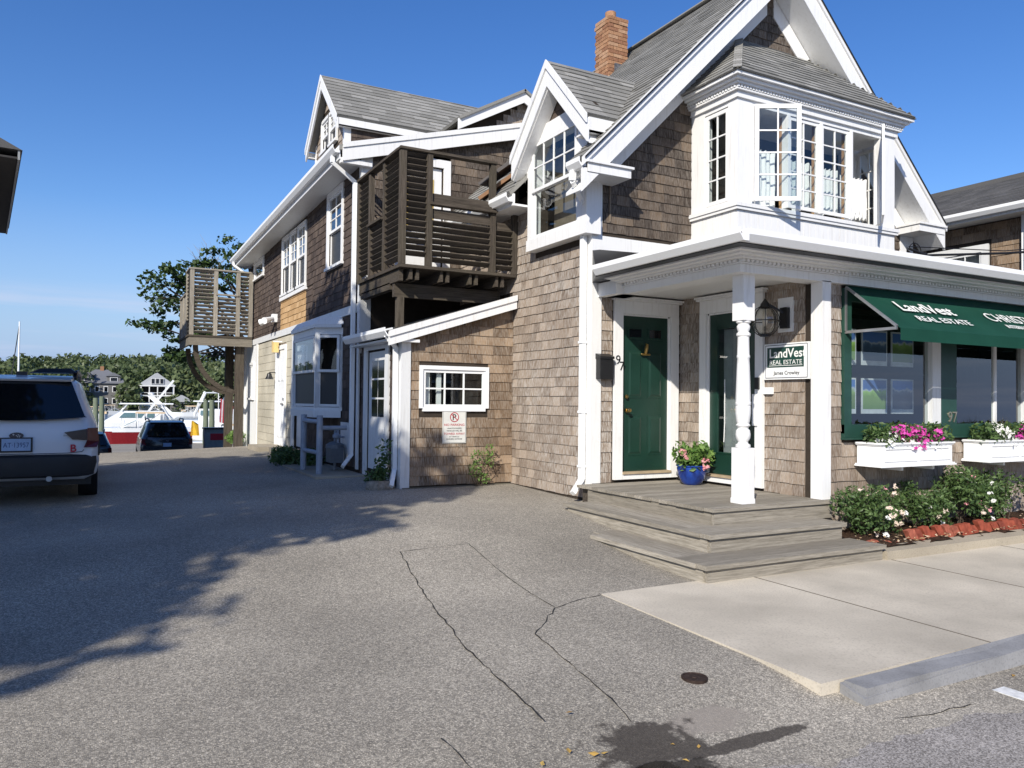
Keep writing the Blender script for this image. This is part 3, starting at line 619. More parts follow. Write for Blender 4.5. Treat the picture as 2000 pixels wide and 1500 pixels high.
for sgn in (1, -1):
    ye = dpk[0] + sgn * .98; ze = dpk[1] - 1.03; dd = Vector((0, ye - dpk[0], ze - dpk[1])).normalized(); le = math.hypot(.98, 1.03)
    xb0 = 5.30; up_ = Vector((0, -dd.z * sgn, dd.y * sgn)); up_ = up_ if up_.z > 0 else -up_
    pk = Vector((xb0, dpk[0], dpk[1])); e0 = pk + dd * le
    x_eave = EX0 + (ze - EZ) / .98 + .2; x_pk = EX0 + (dpk[1] - EZ) / .98 + .15
    rp_ = roofpart('dormer_roof', [pk, e0, (x_eave, e0.y, e0.z), (x_pk, pk.y, pk.z)], .04, ROOF, H)
    if sgn == -1: rff.lay(rp_, e0, (1, 0, 0), -dd, up_, [(0, 0), (x_eave - xb0, 0), (x_pk - xb0, le), (0, le)], [], .13, (.22, .36), .017, ROOF, 8)
    m = MB()
    def P(s, o, x): q = pk + dd * max(0, s) - Vector((0, 0, o * 1.42)); return (x, q.y, q.z)
    m.prism([P(0, .042, 5.30), P(le, .042, 5.30), P(le, .24, 5.30), P(0, .24, 5.30)], (.035, 0, 0)); m.prism([P(-.01, -.01, 5.275), P(le + .02, -.01, 5.275), P(le + .02, .07, 5.275), P(0, .07, 5.275)], (.023, 0, 0)); m.build('dormer_rake', WHITE, H)
    MB().prism([P(0, .23, 5.336), P(le, .23, 5.336), P(le, .25, 5.336), P(0, .25, 5.336)], (.2, 0, 0)).build('dormer_soffit', WHITE, H)
    # eave fascia running back into the main roof, with return
    xe_ = x_eave + .3 if sgn == 1 else 5.74
    MB().box(5.336, xe_, e0.y - (.03 if sgn == 1 else -.0), e0.y + (.0 if sgn == 1 else .03), e0.z - .21, e0.z - .03).box(5.336, min(x_eave, xe_), min(e0.y, DY1 if sgn == 1 else DY0), max(e0.y, DY1 if sgn == 1 else DY0), e0.z - .21, e0.z - .19).build('dormer_fascia', WHITE, H)
    MB().box(5.5, 6.2 if sgn == 1 else 5.6, (DY1 if sgn == 1 else DY0 - .07), (DY1 + .07 if sgn == 1 else DY0), 4.78, 4.88).build('dormer_cornice', WHITE, H)
# --- chimney, brick by brick
ch = MB().box(7.995, 8.385, 11.315, 11.725, 6.9, 8.44).build('chimney', MORT, H); rg = random.Random(21)
CX0, CX1, CY0, CY1 = 7.98, 8.40, 11.30, 11.74
for k in range(22):
    z = 6.98 + k * .067; off = (k % 2) * .1
    def brick(x0, x1, y0, y1): MB().box(x0, x1, y0, y1, z, z + .058).build('brick', rg.choice(BRICKM), ch)
    ed_ = .012 if k >= 20 else 0
    x = CX0 + off - .2
    while x < CX1 - .01:
        a, b = max(x, CX0), min(x + .2, CX1)
        if b - a > .03: j = rg.uniform(0, .004); brick(a + .004, b - .004, CY0 - j - ed_, CY0 + .03)
        x += .205
    y = CY0 + .1 - off - .2
    while y < CY1 - .01:
        a, b = max(y, CY0 + .034), min(y + .2, CY1)
        if b - a > .03: j = rg.uniform(0, .004); brick(CX0 - j - ed_, CX0 + .03, a + .004, b - .004)
        y += .205
MB().lathe((8.17, 11.52, 8.44), [(.10, 0), (.10, .18), (.075, .18), (.07, .02)], 14).build('flue', BRICKM[1], ch)
MB().box(8.1, 8.43, 11.27, 11.30, 7.38, 7.60).build('flashing', plain('lead_flashing', (.16, .16, .17), .6, .4, .5, .4, 20), ch)
# --- bay window
bay = H
MB().box(BX0, BX1, BY, YG, 3.78, 3.86).box(BX0 + .05, BX1 - .05, BY + .05, YG, 4.10, 4.14).box(BX0 + .03, BX1 - .03, BY + .03, YG + .1, 5.50, 5.60).build('bay_floor', WHITE, H)
WX = [7.60, 8.21, 8.26, 8.85, 8.90, 9.47, 9.52, 10.12]
m = MB().box(BX0, 7.56, BY, BY + .14, 4.12, 5.52).box(10.16, BX1, BY, BY + .14, 4.12, 5.52)
for a, b in ((8.21, 8.26), (8.85, 8.90), (9.47, 9.52)): m.box(a + .004, b - .004, BY - .012, BY + .1, 4.2, 5.46)
m.box(7.56, 10.16, BY + .004, BY + .1, 5.46, 5.52).box(7.562, 7.60, BY + .006, BY + .1, 4.2, 5.46).box(10.12, 10.158, BY + .006, BY + .1, 4.2, 5.46)
m.box(BX0, BX0 + .14, BY + .142, 7.62, 4.12, 5.52).box(BX0, BX0 + .14, 8.07, YG, 4.12, 5.52).box(BX0 + .004, BX0 + .12, 7.62, 8.07, 5.46, 5.52).box(BX0 + .004, BX0 + .12, 7.62, 8.07, 4.12, 4.2)
m.box(BX1 - .14, BX1, BY + .142, 7.66, 4.12, 5.52).box(BX1 - .14, BX1, 8.07, YG, 4.12, 5.52); m.build('bay_frame', WHITE, H)
MB().box(BX0 - .05, BX1 + .05, BY - .05, YG, 4.10, 4.15).box(BX0 - .035, BX1 + .035, BY - .035, YG, 4.06, 4.098).build('bay_sill', WHITE, H)
x = BX0 + .003; rg = random.Random(3)
while x < BX1 - .02:
    b = min(x + .122, BX1); MB().box(x, b - .006, BY - .002 - rg.uniform(0, .002), BY + .03, 3.60, 4.058).build('bead_board', WHITE, H); x += .122
y = BY + .032
while y < YG - .02:
    b = min(y + .122, YG); MB().box(BX0 - .002 - rg.uniform(0, .002), BX0 + .03, y, b - .006, 3.60, 4.058).build('bead_board', WHITE, H); y += .122
MB().box(BX0 + .03, BX1 - .002, BY + .03, YG - .01, 3.5, 4.06).build('bay_core', WHITE, H)
window(H, FX(BX0 + .03), 7.63, 8.06, 4.21, 5.45, 2, 4, 0, 'grid', name='bay_window', sashw=.05)
window(H, frame((BX1 - .03, 0, 0), (0, 1, 0), (1, 0, 0)), 7.67, 8.06, 4.21, 5.45, 2, 4, 0, 'grid', name='bay_window', sashw=.05)
Fb = FY(BY + .035)
for a, b in ((WX[2], WX[3]), (WX[4], WX[5])): window(H, Fb, a, b, 4.21, 5.455, 2, 5, 0, 'grid', name='bay_window', sashw=.045)
CASR = plain('raw_pine', (.42, .24, .11), .7)
for hx, ang, wd in ((7.585, -31, .60), (10.135, -180 + 38, .60)):
    ca, sa = math.cos(R_(ang)), math.sin(R_(ang)); Fo = frame((hx, BY - .02, 0), (ca, sa, 0), (sa, -ca, 0) if ang > -90 else (-sa, ca, 0))
    window(H, Fo, .0, wd, 4.20, 5.475, 2, 4, 0, 'grid', name='open_casement', sashw=.055)
for a in WX[2::2]: MB().box(a - .035, a - .012, BY + .101, BY + .16, 4.2, 5.46).build('inner_jamb', CASR, H)
def curtain(x0, x1, y, z0, z1, seed, rag=0.):
    rg = random.Random(seed); n = 40; m = MB(); ph = rg.uniform(0, 6); rows = 10; V_ = []
    for j in range(rows + 1):
        for i in range(n + 1):
            t = i / n; z = z0 + (z1 - z0) * j / rows
            if j == 0: z += rag * (.5 + .5 * math.sin(9 * t + ph)) + (.012 * math.sin(50 * t))
            if j == rows: z += .012 * math.sin(48 * t + ph)
            V_.append((x0 + (x1 - x0) * t, y + .016 * math.sin(44 * t + ph + .4 * math.sin(j)) + .008 * math.sin(17 * t), z))
    m._add(V_, [(j * (n + 1) + i, j * (n + 1) + i + 1, (j + 1) * (n + 1) + i + 1, (j + 1) * (n + 1) + i) for j in range(rows) for i in range(n)]); m.build('curtain', CURT, H, smooth='all')
curtain(7.60, 8.2, BY + .2, 4.2, 4.98, 1, .03); curtain(8.27, 8.85, BY + .2, 4.2, 4.94, 2, .22); curtain(8.9, 9.47, BY + .2, 4.2, 4.92, 3, .3); curtain(9.52, 10.1, BY + .2, 4.2, 4.88, 4, .42)
# bay cornice and hipped roof
m = MB()
for o, z0, z1 in ((.03, 5.52, 5.60), (.07, 5.602, 5.625), (.10, 5.665, 5.70), (.145, 5.702, 5.735), (.19, 5.737, 5.775)): m.box(BX0 - o, BX1 + o, BY - o, YG - .002, z0, z1)
m.box(BX0 - .05, BX1 + .05, BY - .05, YG - .002, 5.626, 5.664).build('bay_cornice', WHITE, H)
m = MB(); x = BX0 - .07
while x < BX1 + .06: m.box(x, x + .03, BY - .082, BY - .051, 5.628, 5.662); x += .052
y = BY - .04
while y < YG - .03: m.box(BX0 - .082, BX0 - .051, y, y + .03, 5.628, 5.662); y += .052
m.build('dentil_row', WHITE, H, kind='stuff')
o_ = .215; A = [(BX0 - o_, BY - o_, 5.78), (BX1 + o_, BY - o_, 5.78), (BX1 + o_, YG, 5.78), (BX0 - o_, YG, 5.78)]; T0, T1 = (8.19, YG, 6.84), (9.56, YG, 6.84)
br = MB()._add(A + [T0, T1], [(0, 1, 5, 4), (0, 4, 3), (1, 2, 5), (3, 2, 1, 0), (2, 3, 4, 5)]).build('bay_roof', ROOF, H)
def lay_tri(poly3, seed, field, parent, mat, expo=.125):
    # poly3: eave start, eave end, top points...
    p0, p1 = Vector(poly3[0]), Vector(poly3[1]); U = (p1 - p0).normalized(); nrm = U.cross(Vector(poly3[2]) - p0).normalized()
    if nrm.z < 0: nrm = -nrm
    V = nrm.cross(U).normalized(); V = V if V.z > 0 else -V
    poly = [((Vector(q) - p0).dot(U), (Vector(q) - p0).dot(V)) for q in poly3]
    field.lay(parent, p0, U, V, nrm, poly, [], expo, (.2, .34), .016, mat, seed)
lay_tri([A[0], A[1], T1, T0], 31, rff, br, ROOF); lay_tri([A[3], A[0], T0], 32, rff, br, ROOF); lay_tri([A[1], A[2], T1], 33, rff, br, ROOF)
m = MB(); 
for i in range(12):
    t0, t1 = i / 12, (i + 1.15) / 12; a = Vector(A[0]).lerp(Vector(T0), t0); b = Vector(A[0]).lerp(Vector(T0), min(1, t1)); m.tone = random.Random(i).random(); m.bar(a + Vector((0, 0, .020)), b + Vector((0, 0, .012)), .11, .012)
m.build('hip_cap', ROOF, br, kind='stuff')
# --- porch roof, cornice, ceiling
GX, GY, GZ = 5.33, 5.40, 3.21
MB()._add([(GX + .08, GY + .08, 3.19), (14.2, GY + .08, 3.19), (14.2, YG, 3.52), (XS, YG, 3.52), (GX + .08, 7.9, 3.19), (GX + .08, GY + .08, 3.08), (14.2, GY + .08, 3.08), (14.2, YG, 3.08), (XS, YG, 3.08), (GX + .08, 7.9, 3.08)],
          [(0, 1, 2, 3, 4), (9, 8, 7, 6, 5), (0, 5, 6, 1), (4, 9, 5, 0), (3, 8, 9, 4), (2, 7, 8, 3), (1, 6, 7, 2)]).build('porch_roof', BLACK, H)
gutter((GX + .12, GY + .12, GZ), (14.2, GY + .12, GZ), H, (0, -1, 0), 'porch_gutter'); gutter((GX + .12, GY, GZ), (GX + .12, 7.86, GZ), H, (-1, 0, 0), 'porch_gutter')
m = MB()
for o, z0, z1 in ((.0, 2.90, 2.985), (.02, 2.987, 3.0), (.11, 3.03, 3.045), (.2, 3.046, 3.062), (.29, 3.063, 3.08)):
    m.box(5.83 - o, 14., 5.90 - o, 6.14, z0, z1); m.box(5.83 - o, 6.10, 6.141, 7.9 if o > .05 else YG - .04, z0, z1)
m.box(5.85, 14, 5.92, 6.13, 3.0, 3.03).box(5.85, 6.09, 6.13, 7.9, 3.0, 3.03).build('porch_cornice', WHITE, H)
m = MB(); x = 5.82
while x < 12: m.box(x, x + .035, 5.855, 5.919, 3.001, 3.029); x += .062
y = 5.93
while y < 7.85: m.box(5.785, 5.849, y, y + .035, 3.001, 3.029); y += .062
m.build('dentil_row', WHITE, H, kind='stuff')
MB().box(6.10, XD - .002, 6.14, YG - .03, 2.955, 2.985).build('porch_ceiling', WHITE, H)
MB().box(5.72, 6.1, 7.9, YG - .04, 2.90, 3.07).build('porch_beam_end', WHITE, H)
# turned post
pm = MB(); px_, py_ = 6.05, 6.075
pm.box(px_ - .082, px_ + .082, py_ - .082, py_ + .082, .50, 1.08).box(px_ - .088, px_ + .088, py_ - .088, py_ + .088, .498, .55).box(px_ - .08, px_ + .08, py_ - .08, py_ + .08, 2.42, 2.90)
pm.v += []; pm.lathe((px_, py_, 0), [(.05, 1.07), (.078, 1.085), (.078, 1.11), (.055, 1.125), (.05, 1.14), (.074, 1.18), (.078, 1.22), (.07, 1.265), (.05, 1.285), (.062, 1.30), (.075, 1.315), (.062, 1.335), (.07, 1.36), (.079, 1.44), (.08, 1.50), (.079, 1.515), (.074, 1.52), (.081, 1.53), (.081, 1.56), (.075, 1.57), (.078, 1.6), (.066, 1.95), (.063, 2.02), (.069, 2.03), (.069, 2.05), (.063, 2.06), (.060, 2.22), (.06, 2.25), (.073, 2.262), (.073, 2.285), (.055, 2.30), (.066, 2.33), (.070, 2.36), (.055, 2.385), (.075, 2.40), (.078, 2.425)], 24)
pm.build('porch_post', WHITE, H, smooth=True)
# --- deck and steps, plank by plank
dk = MB().box(5.50, 7.14, 5.92, 8.28, .05, .455).build('porch_deck', WB[0], H); rg = random.Random(9); y = 5.84
while y < 8.28:
    b = min(y + .142, 8.3); q = MB(); q.tone = rg.random(); q.box(5.43 + rg.uniform(-.012, .012), 7.19, y, b - .006, .462, .497 + rg.uniform(-.002, .002)); q.build('plank', WD[0], dk); y += .142
def facia(a, b, z0, z1, ax, nm='riser'):
    q = MB(); q.tone = rg.random(); q.box(*a, *b, z0, z1); q.build(nm, WD[ax], dk)
facia((5.46, 7.17), (5.865, 5.905), .305, .459, 0); facia((5.455, 5.49), (5.91, 8.1), .305, .459, 1)
# second step (front and left), tread of two planks each
facia((5.01, 6.86), (5.43, 5.57), .292, .332, 0, 'plank'); facia((5.01, 6.86), (5.575, 5.86), .292, .331, 0, 'plank'); facia((5.0, 5.145), (5.572, 7.95), .291, .3305, 1, 'plank'); facia((5.15, 5.45), (5.862, 7.93), .291, .329, 1, 'plank')
facia((5.05, 6.82), (5.46, 5.50), .125, .288, 0); facia((5.035, 5.075), (5.505, 7.9), .1, .287, 1)
facia((4.59, 6.92), (5.02, 5.155), .128, .168, 0, 'plank'); facia((4.59, 6.92), (5.16, 5.45), .128, .167, 0, 'plank'); facia((4.58, 4.725), (5.157, 6.75), .127, .1665, 1, 'plank'); facia((4.73, 5.03), (5.452, 6.9), .127, .165, 1, 'plank')
facia((4.63, 6.90), (5.05, 5.09), -.05, .125, 0); facia((4.615, 4.655), (5.095, 6.8), -.03, .124, 1)
# --- doors
def panel_door(F, u0, u1, v0, v1, parent):
    d = MB().fbox(F, u0, u1, v0, v1, -.06, -.02).build('door', GREEN, parent); W_ = u1 - u0
    for (a, b, p, q) in ((.12, .44, .10, .36), (.56, .88, .10, .36), (.12, .44, .47, .78), (.56, .88, .47, .78)):
        m = MB(); A0, B0, P0, Q0 = u0 + a * W_, u0 + b * W_, v0 + p * (v1 - v0), v0 + q * (v1 - v0)
        m.fbox(F, A0, B0, P0, Q0, -.0195, -.014); m.hexa([F(A0 + .02, P0 + .02, -.014), F(B0 - .02, P0 + .02, -.014), F(B0 - .02, Q0 - .02, -.014), F(A0 + .02, Q0 - .02, -.014), F(A0 + .045, P0 + .05, -.004), F(B0 - .045, P0 + .05, -.004), F(B0 - .045, Q0 - .05, -.004), F(A0 + .045, Q0 - .05, -.004)]); m.build('panel', GREEN, d)
    for a, b in ((.12, .44), (.56, .88)):
        A0, B0 = u0 + a * W_, u0 + b * W_; P0, Q0 = v1 - .30, v1 - .15
        MB().fbox(F, A0, B0, P0, P0 + .02, -.0195, -.006).fbox(F, A0, B0, Q0 - .02, Q0, -.0195, -.006).fbox(F, A0, A0 + .02, P0 + .02, Q0 - .02, -.0195, -.006).fbox(F, B0 - .02, B0, P0 + .02, Q0 - .02, -.0195, -.006).build('light_frame', GREEN, d)
        MB().fbox(F, A0 + .02, B0 - .02, P0 + .02, Q0 - .02, -.0195, -.016).build('pane', CARGL, d)
    return d
def casing(F, u0, u1, v0, v1, c, cap, parent, mat=WHITE):
    m = MB().fbox(F, u0 - c, u0, v0 - .1, v1 + .02, 0., .04).fbox(F, u1, u1 + c, v0 - .1, v1 + .02, 0., .04).fbox(F, u0 - c, u1 + c, v1 + .021, v1 + .19, 0., .038).fbox(F, u0 - c - .03, u1 + c + .03, v1 + .191, v1 + .215, 0., .075).fbox(F, u0 - c - .05, u1 + c + .05, v1 + .216, v1 + .24, 0., .095)
    m.fbox(F, u0, u1, v0 - .1, v0 - .032, .0, .036); m.fbox(F, u0, u0 + .02, v0, v1, -.06, 0.).fbox(F, u1 - .02, u1, v0, v1, -.06, 0.).fbox(F, u0 + .02, u1 - .02, v1, v1 + .02, -.06, 0.)
    m.build('door_casing', mat, parent); MB().fbox(F, u0, u1, v0 - .031, v0 - .002, -.06, .06).build('threshold', plain('pine_threshold', (.40, .31, .2), .7) if 'pine_threshold' not in MATS else MATS['pine_threshold'], parent)
Fd1 = FY(YG - .02)
casing(Fd1, 6.11, 6.91, .635, 2.69, .135, 0, H); d1 = panel_door(Fd1, 6.13, 6.89, .636, 2.69, H)
MB().lathe(Fd1(6.19, 1.44, .0), [(.03, 0), (.03, .02), (.012, .024), (.012, .05), (.028, .06), (.028, .08), (.01, .09)], 14, Matrix.Rotation(R_(90), 3, 'X')).lathe(Fd1(6.19, 1.62, 0.), [(.026, 0), (.026, .02), (.006, .022)], 12, Matrix.Rotation(R_(90), 3, 'X')).build('handle', BRASS, d1, smooth=True)
MB().tube([Fd1(6.49, 2.20, .02), Fd1(6.485, 2.26, .045), Fd1(6.50, 2.31, .04), Fd1(6.50, 2.33, .01)], [.022, .028, .022, .012], 10).tube([Fd1(6.43, 2.185, .012), Fd1(6.57, 2.185, .012)], .014, 8).build('knocker', BRASS, d1, smooth=True)
Fd2 = FX(XD - .02)
casing(Fd2, 6.88, 7.74, .635, 2.69, .12, 0, H)
m = MB().fbox(Fd2, 6.90, 7.02, .636, 2.69, -.06, -.02).fbox(Fd2, 7.60, 7.72, .636, 2.69, -.06, -.02).fbox(Fd2, 7.02, 7.60, .636, .90, -.06, -.021).fbox(Fd2, 7.02, 7.60, 2.52, 2.69, -.06, -.021)
m.fbox(Fd2, 7.02, 7.04, .90, 2.52, -.05, -.012).fbox(Fd2, 7.58, 7.60, .90, 2.52, -.05, -.012).fbox(Fd2, 7.04, 7.58, .90, .92, -.05, -.012).fbox(Fd2, 7.04, 7.58, 2.50, 2.52, -.05, -.012); d2 = m.build('door', GREEN, H)
MB().quad(Fd2(7.04, .92, -.035), Fd2(7.58, .92, -.035), Fd2(7.58, 2.50, -.035), Fd2(7.04, 2.50, -.035)).build('pane', SHOPG, d2)
MB().fbox(Fd2, 7.05, 7.57, .9, 2.5, -.13, -.12).build('blind', plain('blind_grey', (.32, .33, .33), .8), d2)
MB().tube([Fd2(7.46, 1.85, -.03), Fd2(7.455, 1.3, -.028), Fd2(7.47, 1.05, -.028)], .005, 5).build('blind_cord', LETTER, d2)
MB().fbox(Fd2, 6.80, 6.86, 1.72, 1.86, .04, .065).build('doorbell', BLACK, H); MB().fbox(Fd2, 6.82, 6.9, 1.28, 1.66, .06, .064).build('notice', LETTER, H)
MB().fbox(Fp, 6.62, 6.76, 1.66, 1.74, .018, .05).build('intercom', VINYL, H)
# house numbers
text('97', .17, oframe((0, YG - .062, 0), (1, 0, -.25), (.25, 0, 1), (0, -1, 0)), 5.985 - .50, 2.04 + 1.42, 0., BLACK, H, 'house_number') if False else None
Fn = FY(YG - .061)
text('9', .17, Fn, 5.985, 2.04, 0., BLACK, H, 'house_number', ext=.004); text('7', .17, Fn, 6.045, 1.96, 0., BLACK, H, 'house_number', ext=.004)
# --- shop window
sw0, sw1 = 7.46, 12.6
m = MB().fbox(Fw, 7.44, 7.56, 1.22, 2.86, -.06, .045).fbox(Fw, 7.44, 12.6, 1.17, 1.32, -.06, .046).fbox(Fw, 7.42, 12.62, 1.15, 1.169, -.02, .075).fbox(Fw, 7.56, 12.6, 2.72, 2.86, -.06, .045).fbox(Fw, 9.19, 9.52, 1.321, 2.719, -.03, .04)
shopw = m.build('shop_window', TRIMG, H)
MB().fbox(Fw, 9.02, 9.187, 1.322, 2.718, -.05, .05).build('mullion', WHITE2, shopw); MB().fbox(Fw, 11.02, 11.2, 1.322, 2.718, -.05, .05).build('mullion', WHITE2, shopw)
MB().fbox(Fw, 10.38, 10.43, 1.322, 2.718, -.03, .01).build('mullion', WHITE, shopw)
for a, b in ((7.56, 9.02), (9.52, 10.38), (10.43, 11.02), (11.2, 12.6)): MB().quad(Fw(a, 1.32, -.01), Fw(b, 1.32, -.01), Fw(b, 2.72, -.01), Fw(a, 2.72, -.01)).build('pane', SHOPG, shopw)
text('97', .19, FY(YS - .042), 9.33, 1.34, 0., plain('bronze_numeral', (.45, .40, .30), .35, .5, .8), H, 'house_number', ext=.008)
SCR = plain('card_border', (.62, .65, .68), .5); PIC = []
for i, (s0, s1) in enumerate((((.10, .22, .55), (.13, .20, .06)), ((.09, .17, .42), (.16, .26, .07)), ((.12, .24, .6), (.05, .08, .13)))):
    g = NG('photo_print_%d' % i); sp_ = g.n('ShaderNodeSeparateXYZ'); g.L(g.P(), sp_.inputs[0]); n_ = g.noise(9, 4)
    z_ = g.math('ADD', g.math('FRACT', g.math('DIVIDE', g.math('SUBTRACT', sp_.outputs['Z'], 1.46 if True else 0), .575)), g.math('MULTIPLY', g.math('SUBTRACT', n_, .5), .25))
    PIC.append(g.fin(g.ramp(z_, [(.0, s1), (.32, tuple(x * 1.3 for x in s1)), (.42, tuple(min(1, x * 2.2) for x in s1)), (.46, (.5, .55, .6)), (.5, s0), (1., tuple(x * .7 for x in s0))]), .3, .4))
for r_, z0 in enumerate((1.44, 2.015)):
    for i, (a, b) in enumerate(((7.50, 7.90), (8.0, 8.46), (8.54, 8.96))):
        c_ = MB().box(a, b, YS + .16, YS + .172, z0, z0 + .42).build('listing_card', SCR, shopw); MB().box(a + .02, b - .02, YS + .1575, YS + .1595, z0 + .055, z0 + .40).build('photo_print', PIC[(i + r_) % 3], c_)
MB().box(9.7, 10.3, YS + .5, YS + .55, 1.5, 1.95).box(9.97, 10.03, YS + .5, YS + .6, 1.95, 2.1).build('monitor', BLACK, H)
MB().box(7.3, 12.5, YS + .9, YS + 1.5, .34, 1.05).build('desk', plain('desk_wood', (.16, .12, .08), .6), H)
# --- awning
aw = H; az0, az1 = 2.90, 2.36; ay = 5.26; ax0, ax1 = 7.47, 13.2
p = [(ax0, YS - .01, az0), (ax1, YS - .01, az0), (ax1, ay, az1), (ax0, ay, az1)]
n_ = 28; m = MB(); V_ = []
for j in range(7):
    for i in range(n_ + 1):
        t = i / n_; s_ = j / 6; V_.append((ax0 + (ax1 - ax0) * t, (YS - .01) + (ay - YS + .01) * s_, az0 + (az1 - az0) * s_ - .012 * math.sin(math.pi * s_) * (1 + .5 * math.sin(9 * t))))
m._add(V_, [(j * (n_ + 1) + i, j * (n_ + 1) + i + 1, (j + 1) * (n_ + 1) + i + 1, (j + 1) * (n_ + 1) + i) for j in range(6) for i in range(n_)])
b0 = len(m.v); V_ = []
for j in range(3):
    for i in range(n_ + 1): t = i / n_; V_.append((ax0 + (ax1 - ax0) * t, ay - .004 + .006 * math.sin(23 * t) * j / 2, az1 - .13 * j / 2))
m._add(V_, [(j * (n_ + 1) + i, j * (n_ + 1) + i + 1, (j + 1) * (n_ + 1) + i + 1, (j + 1) * (n_ + 1) + i) for j in range(2) for i in range(n_)])
awn = m.build('awning', CANVAS, H, smooth=True)
MB().bar((ax0 - .01, YS - .04, az0 - .04), (ax0 - .01, YS - .04, az1), .03, .03).bar((ax0 - .01, YS - .04, az1 + .0), (ax0 - .01, ay + .03, az1 + .0), .03, .03).bar((ax0 - .01, YS - .05, az0 - .03), (ax0 - .01, ay + .03, az1 + .02), .025, .025).build('awning_frame', STEEL, awn)
MB().box(ax0 - .02, ax1, YS - .05, YS - .012, az0 + .005, az0 + .05).build('awning_headrail', TRIMG, awn)
sd = Vector((0, ay - YS + .01, az1 - az0)).normalized(); Fa = oframe((0, YS - .01, az0), (1, 0, 0), -sd, Vector((0, sd.z, -sd.y)) * 1)
LA = math.hypot(ay - YS + .01, az1 - az0)
text('LandVest', .27, Fa, 7.93, -.50 * LA - .06, .014, LETTER, awn, bold=.018, ext=.001); text('REAL ESTATE', .15, Fa, 8.0, -.78 * LA - .02, .014, LETTER, awn, sx=1.12, bold=.004, ext=.001)
text("CHRISTIE'S", .26, Fa, 9.55, -.55 * LA - .06, .014, LETTER, awn, ext=.001); text('INTERNATIONAL REAL ESTATE', .105, Fa, 9.72, -.78 * LA - .0, .014, LETTER, awn, bold=.006, ext=.001)

# ================================================================== REAR WING with lean-to and balconies
G = thing('shingled_wing', 'two-storey dark shingled rear wing with louvred balcony and lean-to', 'building', (5, 17, .3))
swf = Field('shingle', 300); rwf = Field('roof_shingle', 120)
XW, YW0, YW1, YWG = 3.85, 12.40, 22.6, 25.0
def ez(y): return 5.62 - .022 * (y - 12.4)
def wpart(F, poly, holes, name='wall', mat=None, thick=.12): m = MB(); wall_sheet(m, F, poly, holes, thick); return m.build(name, mat or BACK, G)
Fx = FX(XW)
WIN = [(13.52, 14.40, 3.98, 5.28), (16.18, 18.42, 3.92, 5.22), (20.72, 21.98, 4.74, 5.16)]
wu = wpart(Fx, [(YW0, 3.0), (YW1, 3.0), (YW1, 5.3), (YW0, 5.52)], WIN, 'upper_wall')
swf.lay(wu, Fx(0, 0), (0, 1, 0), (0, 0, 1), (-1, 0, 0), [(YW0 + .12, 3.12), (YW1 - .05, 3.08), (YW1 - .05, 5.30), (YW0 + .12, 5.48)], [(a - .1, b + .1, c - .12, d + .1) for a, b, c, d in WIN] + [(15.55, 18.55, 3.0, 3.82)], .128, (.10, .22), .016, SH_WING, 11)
swf.lay(wu, Fx(0, 0), (0, 1, 0), (0, 0, 1), (-1, 0, 0), [(16.1, 3.12), (18.55, 3.12), (18.55, 3.81), (16.1, 3.81)], [], .128, (.12, .24), .016, SH_NEW, 12)
swf.lay(wu, Fx(0, 0), (0, 1, 0), (0, 0, 1), (-1, 0, 0), [(15.55, 3.12), (16.1, 3.12), (16.1, 3.81), (15.55, 3.81)], [], .128, (.12, .24), .016, SH_WING, 13)
BAYW = (13.45, 15.75, 1.36, 2.72); DOORA = (16.25, 17.05, .5, 2.55)
wl = wpart(Fx, [(YW0, .1), (17.2, .1), (17.2, 3.0), (YW0, 3.0)], [BAYW, DOORA], 'lower_wall')
swf.lay(wl, Fx(0, 0), (0, 1, 0), (0, 0, 1), (-1, 0, 0), [(YW0 + .1, .42), (17.15, .42), (17.15, 2.98), (YW0 + .1, 2.98)], [(13.36, 15.84, 1.28, 2.86), (16.1, 17.3, .3, 2.72)], .132, (.10, .22), .016, SH_WING, 14)
MB().box(XW - .03, XW, YW0, YWG, 2.985, 3.13).build('belt_board', WHITE2, G)
MB().box(XW - .028, XW + .0, YW0 - .03, YW0 + .1, 3.14, 5.5).box(XW - .027, XW + .16, YW0 - .031, YW0 - .001, 2.3, 5.55).box(XW - .028, XW, YW0 + .0, YW0 + .1, .4, 2.98).build('corner_board', WHITE2, G)
# ground floor rear: block wall, doors, panels
bw = MB().box(XW + .02, XW + .14, 17.2, 21.3, .0, 2.98).build('block_wall', MORT, G); rg = random.Random(4)
z = .1; k = 0
while z < 2.95:
    y = 17.2 - (.2 if k % 2 else 0)
    while y < 21.3:
        a, b = max(y, 17.2), min(y + .39, 21.3)
        for (p, q) in cut((a, b), [(17.95, 18.92, 0, 2.72)], z, z + .19):
            if q - p > .04: MB().box(XW + rg.uniform(0, .004), XW + .06, p + .004, q - .004, z, min(z + .186, 2.97)).build('block', BLOCK, bw)
        y += .4
    z += .195; k += 1
def plank_door(F, u0, u1, v0, v1, parent, lites, mat=VINYL, name='door'):
    d = MB().fbox(F, u0, u1, v0, v1, -.03, .0).build(name, mat, parent)
    for (a, b, p, q) in lites:
        MB().fbox(F, a, b, p, q, .001, .012).fbox(F, a + .02, b - .02, p + .02, q - .02, .0121, .02).build('panel', mat, d)
    return d
Fxd = FX(XW - .0)
d = plank_door(Fxd, 18.0, 18.88, .45, 2.68, G, [(18.1, 18.4, 1.95, 2.35), (18.48, 18.78, 1.95, 2.35), (18.1, 18.4, .65, 1.7), (18.48, 18.78, .65, 1.7)])
MB().tube([Fxd(18.08, 1.42, .02), Fxd(18.08, 1.42, .06), Fxd(18.2, 1.42, .06)], .014, 6).fbox(Fxd, 18.05, 18.11, 1.5, 1.56, .0, .03).build('handle', BLACK, d)
